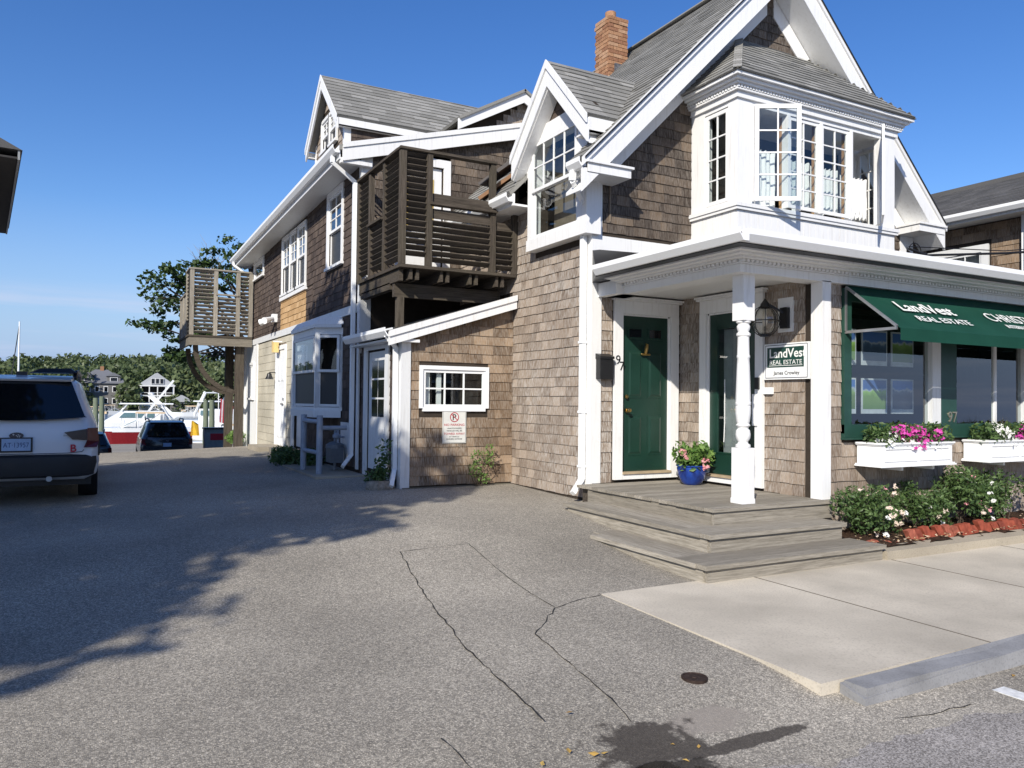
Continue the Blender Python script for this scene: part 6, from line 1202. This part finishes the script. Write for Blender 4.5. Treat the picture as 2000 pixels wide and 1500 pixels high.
def boat(name, label, cx, cy, L_, B_, fb, hullm, stripe, heading=0., kind=0):
    t = thing(name, label, 'boat', (cx, cy, WZ)); ca, sa = math.cos(heading), math.sin(heading)
    def T(x, y, z): return Vector((cx + x * ca - y * sa, cy + x * sa + y * ca, WZ + z))
    def hull(z0, z1, k0, k1, nm, mat):
        secs = []
        for s in [i / 9 for i in range(10)]:
            x = -L_ / 2 + L_ * s; w_ = B_ / 2 * (1 - max(0, (s - .5) / .5) ** 2.2); sh = .12 * s * s * L_ / 8
            secs.append([T(x, -w_ * k0, z0), T(x, w_ * k0, z0), T(x + .03 * L_ * s * s, w_ * k1, z1 + sh), T(x + .03 * L_ * s * s, -w_ * k1, z1 + sh)])
        return MB().loft(secs).build(nm, mat, t)
    hull(-.3, .12, .7, .86, 'keel', WHITEB); hull(.12, fb * .8, .86, .97, 'hull', hullm); hull(fb * .8, fb, .975, 1.0, 'gunwale', WHITEB)
    GB = MATS.get('boat_glass') or plain('boat_glass', (.10, .17, .18), .1, .6); TAN = MATS.get('tan_canvas') or plain('tan_canvas', (.60, .45, .28), .8)
    if kind == 0:
        a = [T(.9, -B_ * .36, fb), T(.9, B_ * .36, fb), T(-.3, B_ * .42, fb + .62), T(-.3, -B_ * .42, fb + .62)]; m = MB().prism(a, (0, 0, .03)); m.build('windshield', GB, t)
        m = MB()
        for s in (-1, 1):
            for xx in (-.3, -1.0, -2.3): m.tube([T(xx * .9 - .1, s * B_ * .44, fb), T(xx, s * B_ * .40, fb + 1.25)], .03, 6)
            m.tube([T(.9, s * B_ * .37, fb), T(-.3, s * B_ * .43, fb + .64), T(-1.3, s * B_ * .45, fb + .1)], .035, 6); m.tube([T(-.6, s * B_ * .44, fb + .0), T(-2.2, s * B_ * .4, fb + 1.2)], .025, 6)
        m.build('frame', WHITEB, t); MB().hexa([T(-2.4, -B_ * .42, fb + 1.22), T(-.2, -B_ * .40, fb + 1.22), T(-.2, B_ * .40, fb + 1.22), T(-2.4, B_ * .42, fb + 1.22), T(-2.4, -B_ * .38, fb + 1.32), T(-.3, -B_ * .36, fb + 1.34), T(-.3, B_ * .36, fb + 1.34), T(-2.4, B_ * .38, fb + 1.32)]).build('canopy', TAN, t); MB().box(0, 0, 0, 0, 0, 0) if False else None
        MB().hexa([T(-3.2, -B_ * .3, fb), T(-2.5, -B_ * .3, fb), T(-2.5, B_ * .3, fb), T(-3.2, B_ * .3, fb), T(-3.2, -B_ * .3, fb + .4), T(-2.5, -B_ * .3, fb + .45), T(-2.5, B_ * .3, fb + .45), T(-3.2, B_ * .3, fb + .4)]).build('seat', TAN, t)
    else:
        MB().hexa([T(-L_ * .2, -B_ * .38, fb), T(L_ * .25, -B_ * .32, fb), T(L_ * .25, B_ * .32, fb), T(-L_ * .2, B_ * .38, fb), T(-L_ * .2, -B_ * .36, fb + 1.1), T(L_ * .1, -B_ * .3, fb + 1.1), T(L_ * .1, B_ * .3, fb + 1.1), T(-L_ * .2, B_ * .36, fb + 1.1)]).build('cabin', WHITEB, t)
        for s in (-1, 1): MB().hexa([T(-L_ * .15, s * B_ * .382, fb + .5), T(L_ * .12, s * B_ * .345, fb + .5), T(L_ * .12, s * B_ * .35, fb + .5), T(-L_ * .15, s * B_ * .39, fb + .5), T(-L_ * .15, s * B_ * .372, fb + .95), T(L_ * .08, s * B_ * .33, fb + .95), T(L_ * .08, s * B_ * .336, fb + .95), T(-L_ * .15, s * B_ * .38, fb + .95)]).build('cabin_window', GB, t)
        MB().hexa([T(-L_ * .3, -B_ * .42, fb + 1.75), T(L_ * .12, -B_ * .4, fb + 1.75), T(L_ * .12, B_ * .4, fb + 1.75), T(-L_ * .3, B_ * .42, fb + 1.75), T(-L_ * .3, -B_ * .4, fb + 1.85), T(L_ * .1, -B_ * .38, fb + 1.85), T(L_ * .1, B_ * .38, fb + 1.85), T(-L_ * .3, B_ * .4, fb + 1.85)]).build('hardtop', WHITEB, t)
        m = MB()
        for s in (-1, 1): m.tube([T(-L_ * .28, s * B_ * .4, fb + .3), T(-L_ * .2, s * B_ * .38, fb + 1.8)], .05, 6); m.tube([T(L_ * .1, s * B_ * .33, fb + 1.1), T(L_ * .05, s * B_ * .36, fb + 1.8)], .04, 6); m.bar(T(-L_ * .32, s * B_ * .35, fb + .5), T(-L_ * .12, s * B_ * .3, fb + 2.6), .1, .35)
        m.bar(T(-L_ * .13, -B_ * .33, fb + 2.6), T(-L_ * .13, B_ * .33, fb + 2.6), .3, .1); m.build('radar_arch', WHITEB, t); m = MB().lathe(T(-L_ * .13, 0, fb + 2.65), [(.1, 0), (.28, .06), (.28, .16), (.1, .24)], 14); m.build('radome', WHITEB, t, smooth=True)
        m = MB(); [m.tube([T(L_ * x, s * B_ * .42 * (1 - max(0, (x + .0)) ** 2 * 2), fb), T(L_ * x, s * B_ * .42 * (1 - max(0, x) ** 2 * 2), fb + .5)], .02, 5) for x in (.1, .25, .4) for s in (-1, 1)]; m.build('bow_rail', STEEL, t)
    return t
WHITEB = plain('gelcoat', (.80, .81, .80), .25, .5, var=.04); REDH = plain('red_gelcoat', (.20, .014, .016), .2, .5)
boat('motor_boat', 'red hulled motorboat with tan canvas top behind the parked cars', P2(248, 840, 72).x + .4, 72, 9.0, 2.9, 1.45, REDH, True, math.pi, 0)
boat('cabin_cruiser', 'large white cabin cruiser with radar arch behind the red motorboat', P2(262, 800, 82).x, 82, 11, 3.4, 1.6, WHITEB, False, math.pi, 1)
boat('cabin_cruiser', 'white flybridge boat moored beside the right-hand pilings and flag', P2(432, 800, 76).x, 76, 10, 3.4, 1.9, WHITEB, False, -1.3, 1)
boat('small_boat', 'small white open skiff moored below the flag near the bracketed post', P2(428, 850, 60).x, 60, 5, 1.9, .8, WHITEB, False, math.pi * .9, 0)
for i, (px, Y, s_) in enumerate(((362, 175, 1.), (385, 185, .8), (172, 160, 1.), (225, 190, .8), (300, 195, 1.))): boat('small_boat', 'small white boat moored far out near the opposite shore', P2(px, 805, Y).x, Y, 6 * s_, 2.2, .9, WHITEB, False, [3.1, .1, 2.9, .2, 3.][i], 0)
for o in bpy.data.objects:
    if o.name.startswith('small_boat') and o.get('label', '').startswith('small white boat'): o['group'] = 'boats moored toward the far shore'
ms = P2(38, 640, 95); m = MB().tube([(ms.x, 95, WZ), (ms.x, 95, P2(38, 628, 95).z)], [.11, .07], 8); sbt = thing('sailboat', 'sailboat with bare tall mast beyond the white wagon', 'sailboat', (ms.x, 95, WZ)); m.build('mast', WHITEB, sbt)
MB().tube([(ms.x, 95, P2(38, 632, 95).z), (ms.x - 1.0, 95, 0)], .05, 5).tube([(ms.x, 95, P2(38, 690, 95).z), (ms.x + .6, 95, P2(38, 690, 95).z)], .03, 5).build('rigging', BLACK, sbt); MB().loft([[(ms.x - 4 + 8 * s, 95 - 1.3 * (1 - (2 * s - 1) ** 2), WZ), (ms.x - 4 + 8 * s, 95 + 1.3 * (1 - (2 * s - 1) ** 2), WZ), (ms.x - 4 + 8 * s, 95 + 1.35 * (1 - (2 * s - 1) ** 2), WZ + 1.), (ms.x - 4 + 8 * s, 95 - 1.35 * (1 - (2 * s - 1) ** 2), WZ + 1.)] for s in [.02, .15, .3, .5, .7, .85, .98]]).build('hull', WHITEB, sbt)
cr = P2(273, 815, 80); m = MB().bar(P2(268, 830, 78), P2(339, 743, 78), .18, .18).build('gin_pole', WHITEB, None); tag(m, 'long white boom slanting up over the harbour boats', 'boom')
# flag by the bracket post
fg = thing('flag', 'red and white striped flag hanging beside the dark bracket post', 'flag', tuple(P2(445, 800, 55))); fa = P2(442, 775, 55); FR = plain('flag_red', (.45, .03, .05), .8); FWt = plain('flag_white', (.75, .75, .75), .8)
for i in range(9): MB().hexa([fa + Vector((i * .09 - .35, 0, -.1 - .06 * i)), fa + Vector((i * .09 - .26, .03, -.16 - .06 * i)), fa + Vector((i * .09 - .26, .05, -.16 - .06 * i)), fa + Vector((i * .09 - .35, .02, -.1 - .06 * i)), fa + Vector((i * .09 - .40, 0, -1.7 - .02 * i)), fa + Vector((i * .09 - .31, .03, -1.75 - .02 * i)), fa + Vector((i * .09 - .31, .05, -1.75 - .02 * i)), fa + Vector((i * .09 - .40, .02, -1.7 - .02 * i))]).build('stripe', FR if i % 2 == 0 else FWt, fg)
MB().tube([fa + Vector((-.5, 0, .6)), fa + Vector((-.42, 0, -4))], .03, 6).build('staff', WHITEB, fg)
kk = P2(381, 835, 57); m = MB().loft([[(kk.x - .28 * s, 57, kk.z - .55), (kk.x + .28 * s, 57, kk.z - .55), (kk.x + .24 * s, 57.25, kk.z + .2), (kk.x - .2 * s, 57.25, kk.z + .45)] for s in (.5, 1., .5)]).build('life_ring_bag', plain('yellow_nylon', (.70, .42, .02), .6), None); tag(m, 'bright yellow bag on the dock beside the black car', 'bag')
# far houses
def fhouse(name, label, px, pyb, Y, w, d, hw, hr, wallm, roofm, ridge='x', wins=()):
    c = P2(px, pyb, Y); x, z = c.x, c.z; t = thing(name, label, 'house', (x, Y, z))
    MB().box(x - w / 2, x + w / 2, Y, Y + d, z - 1.5, z + hw).build('wall', wallm, t); m = MB(); o = .5
    if ridge == 'hip': m._add([(x - w / 2 - o, Y - o, z + hw), (x + w / 2 + o, Y - o, z + hw), (x + w / 2 + o, Y + d + o, z + hw), (x - w / 2 - o, Y + d + o, z + hw), (x - w * .12, Y + d * .5, z + hw + hr), (x + w * .12, Y + d * .5, z + hw + hr)], [(0, 1, 5, 4), (1, 2, 5), (2, 3, 4, 5), (3, 0, 4), (3, 2, 1, 0)])
    elif ridge == 'x': m._add([(x - w / 2 - o, Y - o, z + hw), (x + w / 2 + o, Y - o, z + hw), (x + w / 2 + o, Y + d + o, z + hw), (x - w / 2 - o, Y + d + o, z + hw), (x - w / 2 - o, Y + d / 2, z + hw + hr), (x + w / 2 + o, Y + d / 2, z + hw + hr)], [(0, 1, 5, 4), (1, 2, 5), (2, 3, 4, 5), (3, 0, 4), (3, 2, 1, 0)])
    else: m._add([(x - w / 2 - o, Y - o, z + hw), (x + w / 2 + o, Y - o, z + hw), (x + w / 2 + o, Y + d + o, z + hw), (x - w / 2 - o, Y + d + o, z + hw), (x, Y - o, z + hw + hr), (x, Y + d + o, z + hw + hr)], [(0, 1, 4), (1, 2, 5, 4), (2, 3, 5), (3, 0, 4, 5), (3, 2, 1, 0)])
    m.build('roof', roofm, t)
    for (a, b, ww, hh) in wins:
        wn = MB().box(x + a - ww / 2 - .15, x + a + ww / 2 + .15, Y - .08, Y + .02, z + b - .15, z + b + hh + .15).build('window', WHITE, t); MB().box(x + a - ww / 2, x + a + ww / 2, Y - .12, Y - .081, z + b, z + b + hh).build('pane', CARGL, wn)
    return t, x, z
FGR = plain('far_grey_shingle', (.17, .165, .16), .9, .1); FRF = plain('far_grey_roof', (.16, .165, .18), .9, .1); FWH = plain('far_white', (.72, .72, .70), .7); FLR = plain('far_pale_roof', (.38, .39, .40), .8)
wn = [(-5.2 + i * 2.1, b, .8, 1.3) for i in range(6) for b in (1.0, 4.2)]
t, x, z = fhouse('gabled_mansion', 'large grey shingled hip-roofed house with red chimney across the harbour', 197, 795, 238, 13, 11, 6.4, 3.9, FGR, FRF, 'hip', wn)
MB().box(x - .3, x + .6, 243, 244, z + 9.2, z + 11.2).build('chimney', BRICKM[0], t)
for a, ww in ((-3.2, 2.6), (3.0, 3.2)):
    MB().box(x + a - ww / 2, x + a + ww / 2, 238.6, 242, z + 6.6, z + 8.4).build('dormer', FGR, t); MB()._add([(x + a - ww / 2 - .3, 238.2, z + 8.4), (x + a + ww / 2 + .3, 238.2, z + 8.4), (x + a, 238.2, z + 9.4), (x + a - ww / 2 - .3, 243, z + 8.4), (x + a + ww / 2 + .3, 243, z + 8.4), (x + a, 243, z + 9.4)], [(0, 1, 2), (1, 4, 5, 2), (0, 2, 5, 3)]).build('dormer_roof', FRF, t)
    wq = MB().box(x + a - .95, x + a + .95, 238.5, 238.59, z + 7.0, z + 8.1).build('window', WHITE, t); MB().box(x + a - .8, x + a + .8, 238.45, 238.499, z + 7.12, z + 8.0).build('pane', CARGL, wq)
MB().box(x - 7.5, x - 2.5, 236, 238, z + 3.2, z + 3.6).build('porch_roof', FRF, t)
for k in range(5): MB().box(x - 7.3 + k * 1.15, x - 7.1 + k * 1.15, 236.1, 236.3, z - .5, z + 3.2).build('porch_post', FWH, t)
t, x, z = fhouse('porch_house', 'white two-tier porch house with pale gable roof across the harbour', 306, 793, 236, 8.6, 8, 5.6, 3.6, FWH, FLR, 'y', [])
MB().box(x - 3.9, x + 3.9, 235.95, 235.99, z + .2, z + 2.5).box(x - 3.9, x + 3.9, 235.95, 235.99, z + 3.1, z + 5.3).build('porch_shade_panel', DARK, t)  # flat panels with the porch's inner shade painted in as near-black
for k in range(5): MB().box(x - 4.2 + k * 2.05, x - 3.95 + k * 2.05, 234.2, 234.45, z - 1, z + 5.6).build('porch_post', FWH, t)
for b in (.0, 2.7, 5.4): MB().box(x - 4.4, x + 4.4, 234.1, 235.9, z + b, z + b + .28).build('porch_floor', FWH, t)
for b in (.9, 3.6): MB().box(x - 4.2, x + 4.2, 234.3, 234.36, z + b, z + b + .12).build('porch_rail', FWH, t)
for a in (-1., 0, 1.): wq = MB().box(x + a * 1.1 - .5, x + a * 1.1 + .5, 235.2, 235.3, z + 6.1, z + 7.6).build('window', FWH, t); MB().box(x + a * 1.1 - .38, x + a * 1.1 + .38, 235.14, 235.199, z + 6.2, z + 7.5).build('pane', CARGL, wq)
fhouse('boat_shed', 'small grey waterfront shed with arched window beside the porch house', 355, 800, 232, 6.0, 6, 2.1, 1.9, FGR, FLR, 'y', [(.5, .3, .7, 1.4), (1.3, .3, .7, 1.4), (-.3, .3, .7, 1.4)])
fhouse('hill_cottage', 'pale roofed cottage partly hidden among trees on the far hill', 414, 772, 262, 7, 7, 2.6, 2.2, FWH, FLR, 'y', [(0, .6, 1.0, 1.2), (-2, .6, 1., 1.2)])
# hill and wood
def hz_(x, y):
    t = min(1, max(0, (y - 226) / 150)); return -2.3 + 8.5 * t * t * (3 - 2 * t) + 1.2 * math.sin(x * .021 + 1.) * t + 1.0 * math.sin(x * .05) * t
m = MB(); gx = [-320 + 16 * i for i in range(41)]; gy = [222, 226, 236, 250, 270, 295, 320, 350, 380, 420]; n = len(gx)
m.v = [(x, y, hz_(x, y) if y > 222 else -3) for y in gy for x in gx]; m.t = [.5] * len(m.v); m.f = [(j * n + i, j * n + i + 1, (j + 1) * n + i + 1, (j + 1) * n + i) for j in range(len(gy) - 1) for i in range(n - 1)]
m.build('hill', plain('hill_soil', (.05, .065, .028), .95, .1), None, smooth='all', kind='structure')
def leaf_cloud(rg, centers, radii, per, size, flat=.55):
    v = []; t = []
    for (c, r_), k in zip(zip(centers, radii), per):
        d = rg.normal(size=(k, 3)); d /= np.linalg.norm(d, axis=1)[:, None]; d[:, 2] = np.where(d[:, 2] < -.35, -d[:, 2], d[:, 2]); rad = (.72 + .34 * rg.random(k)) * (1 + .18 * np.sin(d[:, 0] * 7 + c[0]) * np.sin(d[:, 2] * 6 + c[1]))
        p = np.array(c) + d * rad[:, None] * np.array(r_); a = rg.normal(size=(k, 3)) + d * 1.2; a /= np.linalg.norm(a, axis=1)[:, None]; b = np.cross(a, rg.normal(size=(k, 3))); b /= np.linalg.norm(b, axis=1)[:, None]; e = np.cross(a, b); s_ = size * (.6 + .8 * rg.random((k, 1))); tb = rg.random() * .7 - .05
        q = np.stack([p - b * s_, p + e * s_ * flat, p + b * s_, p - e * s_ * flat], 1); v.append(q.reshape(-1, 3)); t.append(np.repeat(np.clip(tb + .45 * rg.random(k), 0, 1), 4))
    v = np.concatenate(v); t = np.concatenate(t); return v, t
def leaf_obj(name, v, t, mat, parent=None, kind=None):
    me = bpy.data.meshes.new(name); nq = len(v) // 4; me.vertices.add(len(v)); me.vertices.foreach_set('co', v.astype(np.float32).ravel()); me.loops.add(len(v)); me.loops.foreach_set('vertex_index', np.arange(len(v), dtype=np.int32)); me.polygons.add(nq); me.polygons.foreach_set('loop_start', np.arange(0, len(v), 4, dtype=np.int32)); me.update(calc_edges=True); me.validate()
    a = me.attributes.new('tone', 'FLOAT', 'POINT'); a.data.foreach_set('value', t.astype(np.float32)); me.materials.append(mat); return link(name, me, parent, kind)
rg = np.random.default_rng(7); C_ = []; R2 = []; K_ = []
for i in range(620):
    y = 229 + 160 * rg.random() ** 1.3; x = (rg.random() - .42) * 190 * (y / 240); r_ = 3.0 + 2.6 * rg.random()
    pxx, pyy, dd = proj((x, y, 2))
    if y < 262 and (148 < pxx < 245 or 266 < pxx < 340): y += 34
    if y < 240 and 335 < pxx < 380: y += 12
    if 402 < pxx < 425 and y < 266: y += 12
    h_ = 7.5 + 4 * rg.random(); C_.append((x, y, hz_(x, y) + h_ * .55)); R2.append((r_, r_, h_ * .52)); K_.append(200)
v, t = leaf_cloud(rg, C_, R2, K_, .75); leaf_obj('far_wood', v, t, LEAF_W, None, 'stuff')
v, t = leaf_cloud(rg, [(P2(px, 790, Y).x, Y, z) for px, Y, z in ((255, 232, -.5), (345, 234, 0), (385, 230, -.6), (140, 232, .5), (330, 231, -1.), (400, 236, .6), (160, 231, -.4), (425, 234, .5), (100, 232, .5), (60, 234, 1), (20, 233, 1))], [(3.4, 2, 2.2)] * 11, [160] * 11, .5); leaf_obj('shore_scrub', v, t, LEAF_W, None, 'stuff')

# ================================================================== trees
def tree(name, label, base, limbs, clusters, nleaf, size, seed, mat=LEAF_M, group=None):
    t = thing(name, label, 'tree', base, group); rg = np.random.default_rng(seed); m = MB(); b = Vector(base)
    for pts, r0 in limbs: m.tube([Vector(p) for p in pts], [max(.012, r0 * (1 - .85 * i / (len(pts) - 1))) for i in range(len(pts))], 8)
    m.build('trunk', BARK, t, smooth=True)
    v = []; tt = []
    for (c, r_) in clusters:
        k = int(nleaf * r_[0] * r_[1]); d = rg.normal(size=(k, 3)); d /= np.linalg.norm(d, axis=1)[:, None]; p = np.array(c) + d * (rg.random((k, 1)) ** .45) * np.array(r_)
        a = rg.normal(size=(k, 3)) + np.array([0, 0, .8]); a /= np.linalg.norm(a, axis=1)[:, None]; bb = np.cross(a, rg.normal(size=(k, 3))); bb /= np.linalg.norm(bb, axis=1)[:, None]; e = np.cross(a, bb); s_ = size * (.6 + .8 * rg.random((k, 1)))
        q = np.stack([p - bb * s_, p + e * s_ * .7 - bb * s_ * .1, p + bb * s_, p - e * s_ * .7 - bb * s_ * .1], 1); v.append(q.reshape(-1, 3)); tt.append(np.repeat(rg.random(k), 4))
    leaf_obj('crown', np.concatenate(v), np.concatenate(tt), mat, t); return t
# maple behind the rear balcony
rg = random.Random(41); cl = []; lim = []; tb = Vector((6.3, 31.0, -.4))
lim.append(([tb, (6.1, 31, 2.5), (5.6, 31, 5.), (5.0, 31, 7.4)], .22))
def at31(px, py): q = on_y(px, py, 30.5); return Vector((q[0], 30.5, q[2]))
tips = [(300, 545), (285, 580), (320, 520), (345, 525), (330, 560), (360, 545), (310, 600), (340, 590), (295, 635), (320, 640), (345, 630), (370, 600), (370, 560), (390, 520), (410, 505), (430, 530), (450, 490), (460, 510), (400, 560), (350, 660), (335, 690), (365, 690), (345, 700), (380, 660), (400, 640), (420, 580), (440, 560), (385, 700), (410, 690), (470, 540)]
for i, (px, py) in enumerate(tips):
    q = at31(px, py); q.y += rg.uniform(-.9, .9); a = Vector((6.0 - .3 * rg.random(), 31, 1.8 + rg.uniform(0, 3.5))); mid = a.lerp(q, .55) + Vector((0, 0, .35)); lim.append(([a, mid, q], .06))
    for k in range(3): cl.append(((q.x + rg.gauss(0, .20), q.y + rg.gauss(0, .3), q.z + rg.gauss(0, .15)), (.30 + .14 * rg.random(), .3, .14 + .1 * rg.random())))
for i in range(8): cl.append(((6.2 + rg.gauss(0, .8), 31.5 + rg.gauss(0, .8), 3.4 + rg.gauss(0, .9)), (.6, .6, .4)))
tree('maple_tree', 'maple tree with dark leafy boughs behind the rear balcony', tuple(tb), lim, cl, 330, .085, 5)
m = MB(); rg = random.Random(9); b_ = at31(405, 545)
for i in range(6):
    a = b_ + Vector((rg.uniform(-.1, .3), .5, 0)); e = at31(375 + i * 14, 475 + abs(i - 2) * 8); m.tube([a, a.lerp(e, .5) + Vector((rg.uniform(-.1, .1), 0, 0)), e], [.025, .014, .005], 5)
    for k in range(7): p = a.lerp(e, rg.uniform(.4, .95)); m.tube([p, p + Vector((rg.uniform(-.3, .3), rg.uniform(-.1, .1), rg.uniform(.1, .4)))], [.008, .003], 4)
dt = tag(m.build('bare_tree', plain('pale_bark', (.30, .27, .24), .9), None), 'leafless grey branches rising above the maple and rear balcony', 'tree')
m = MB().tube([(6.6, 31.6, -.5), (6.2, 31.4, 4), tuple(b_ + Vector((.1, .5, .1)))], [.12, .08, .03], 7).build('trunk', MATS['pale_bark'], dt)
# street trees to the left of the drive, which shade it
def shade_tree(base, cc, rr_, n, seed, lab):
    rg = random.Random(seed); lim = [([base, (base[0] + .1, base[1], 2.5), (cc[0], cc[1], cc[2] - 1)], .25)]; cl = []
    for i in range(n):
        d = Vector((rg.gauss(0, 1), rg.gauss(0, 1), rg.gauss(0, .8))).normalized() * rg.uniform(.55, 1.); q = Vector((cc[0] + d.x * rr_[0], cc[1] + d.y * rr_[1], cc[2] + d.z * rr_[2])); cl.append((tuple(q), (.75, .75, .45)))
        if i % 3 == 0: lim.append(([(base[0] + .1, base[1], 2.4 + rg.random() * 1.5), Vector((base[0], base[1], 3.5)).lerp(q, .6), q], .07))
    tree('street_tree', lab, base, lim, cl, 210, .115, seed, group='broadleaf street trees shading the driveway')
shade_tree((-10.2, -1.0, 0), (-9.9, -.9, 7.2), (2.4, 1.6, 2.0), 60, 1, 'broadleaf street tree rooted left of the driveway mouth')
shade_tree((-6.9, 2.6, 0), (-6.5, 2.9, 7.0), (2.4, 2.5, 2.2), 75, 2, 'broadleaf street tree rooted left of the driveway opposite the porch')
shade_tree((-7.4, 7.2, 0), (-6.6, 6.6, 7.0), (2.6, 2.6, 2.0), 75, 3, 'broadleaf street tree rooted left of the white wagon')
shade_tree((-4.3, 8.6, 0), (-2.9, 8.6, 7.3), (1.7, 2.6, 1.2), 55, 4, 'slender broadleaf street tree leaning over the white wagon')
ll = MB(); rg = random.Random(88)
for i in range(16):
    x, y = (rg.gauss(2.3, .5), rg.gauss(2.85, .3)) if i < 10 else (rg.uniform(4, 9), rg.uniform(2.6, 2.78)); a = rg.uniform(0, 6.28); s_ = rg.uniform(.012, .035); ll.tone = rg.random(); z = gz(x, y) + .012
    ll.quad(*[(x + s_ * math.cos(a + q) * f_, y + s_ * math.sin(a + q) * f_, z + rg.uniform(0, .012)) for q, f_ in ((0, 1), (1.2, .6), (3.14, 1), (4.9, .6))])
ll.build('fallen_leaves', leafm('yellow_leaf', (.40, .22, .05), (.62, .42, .12), .1), ground, kind='stuff')
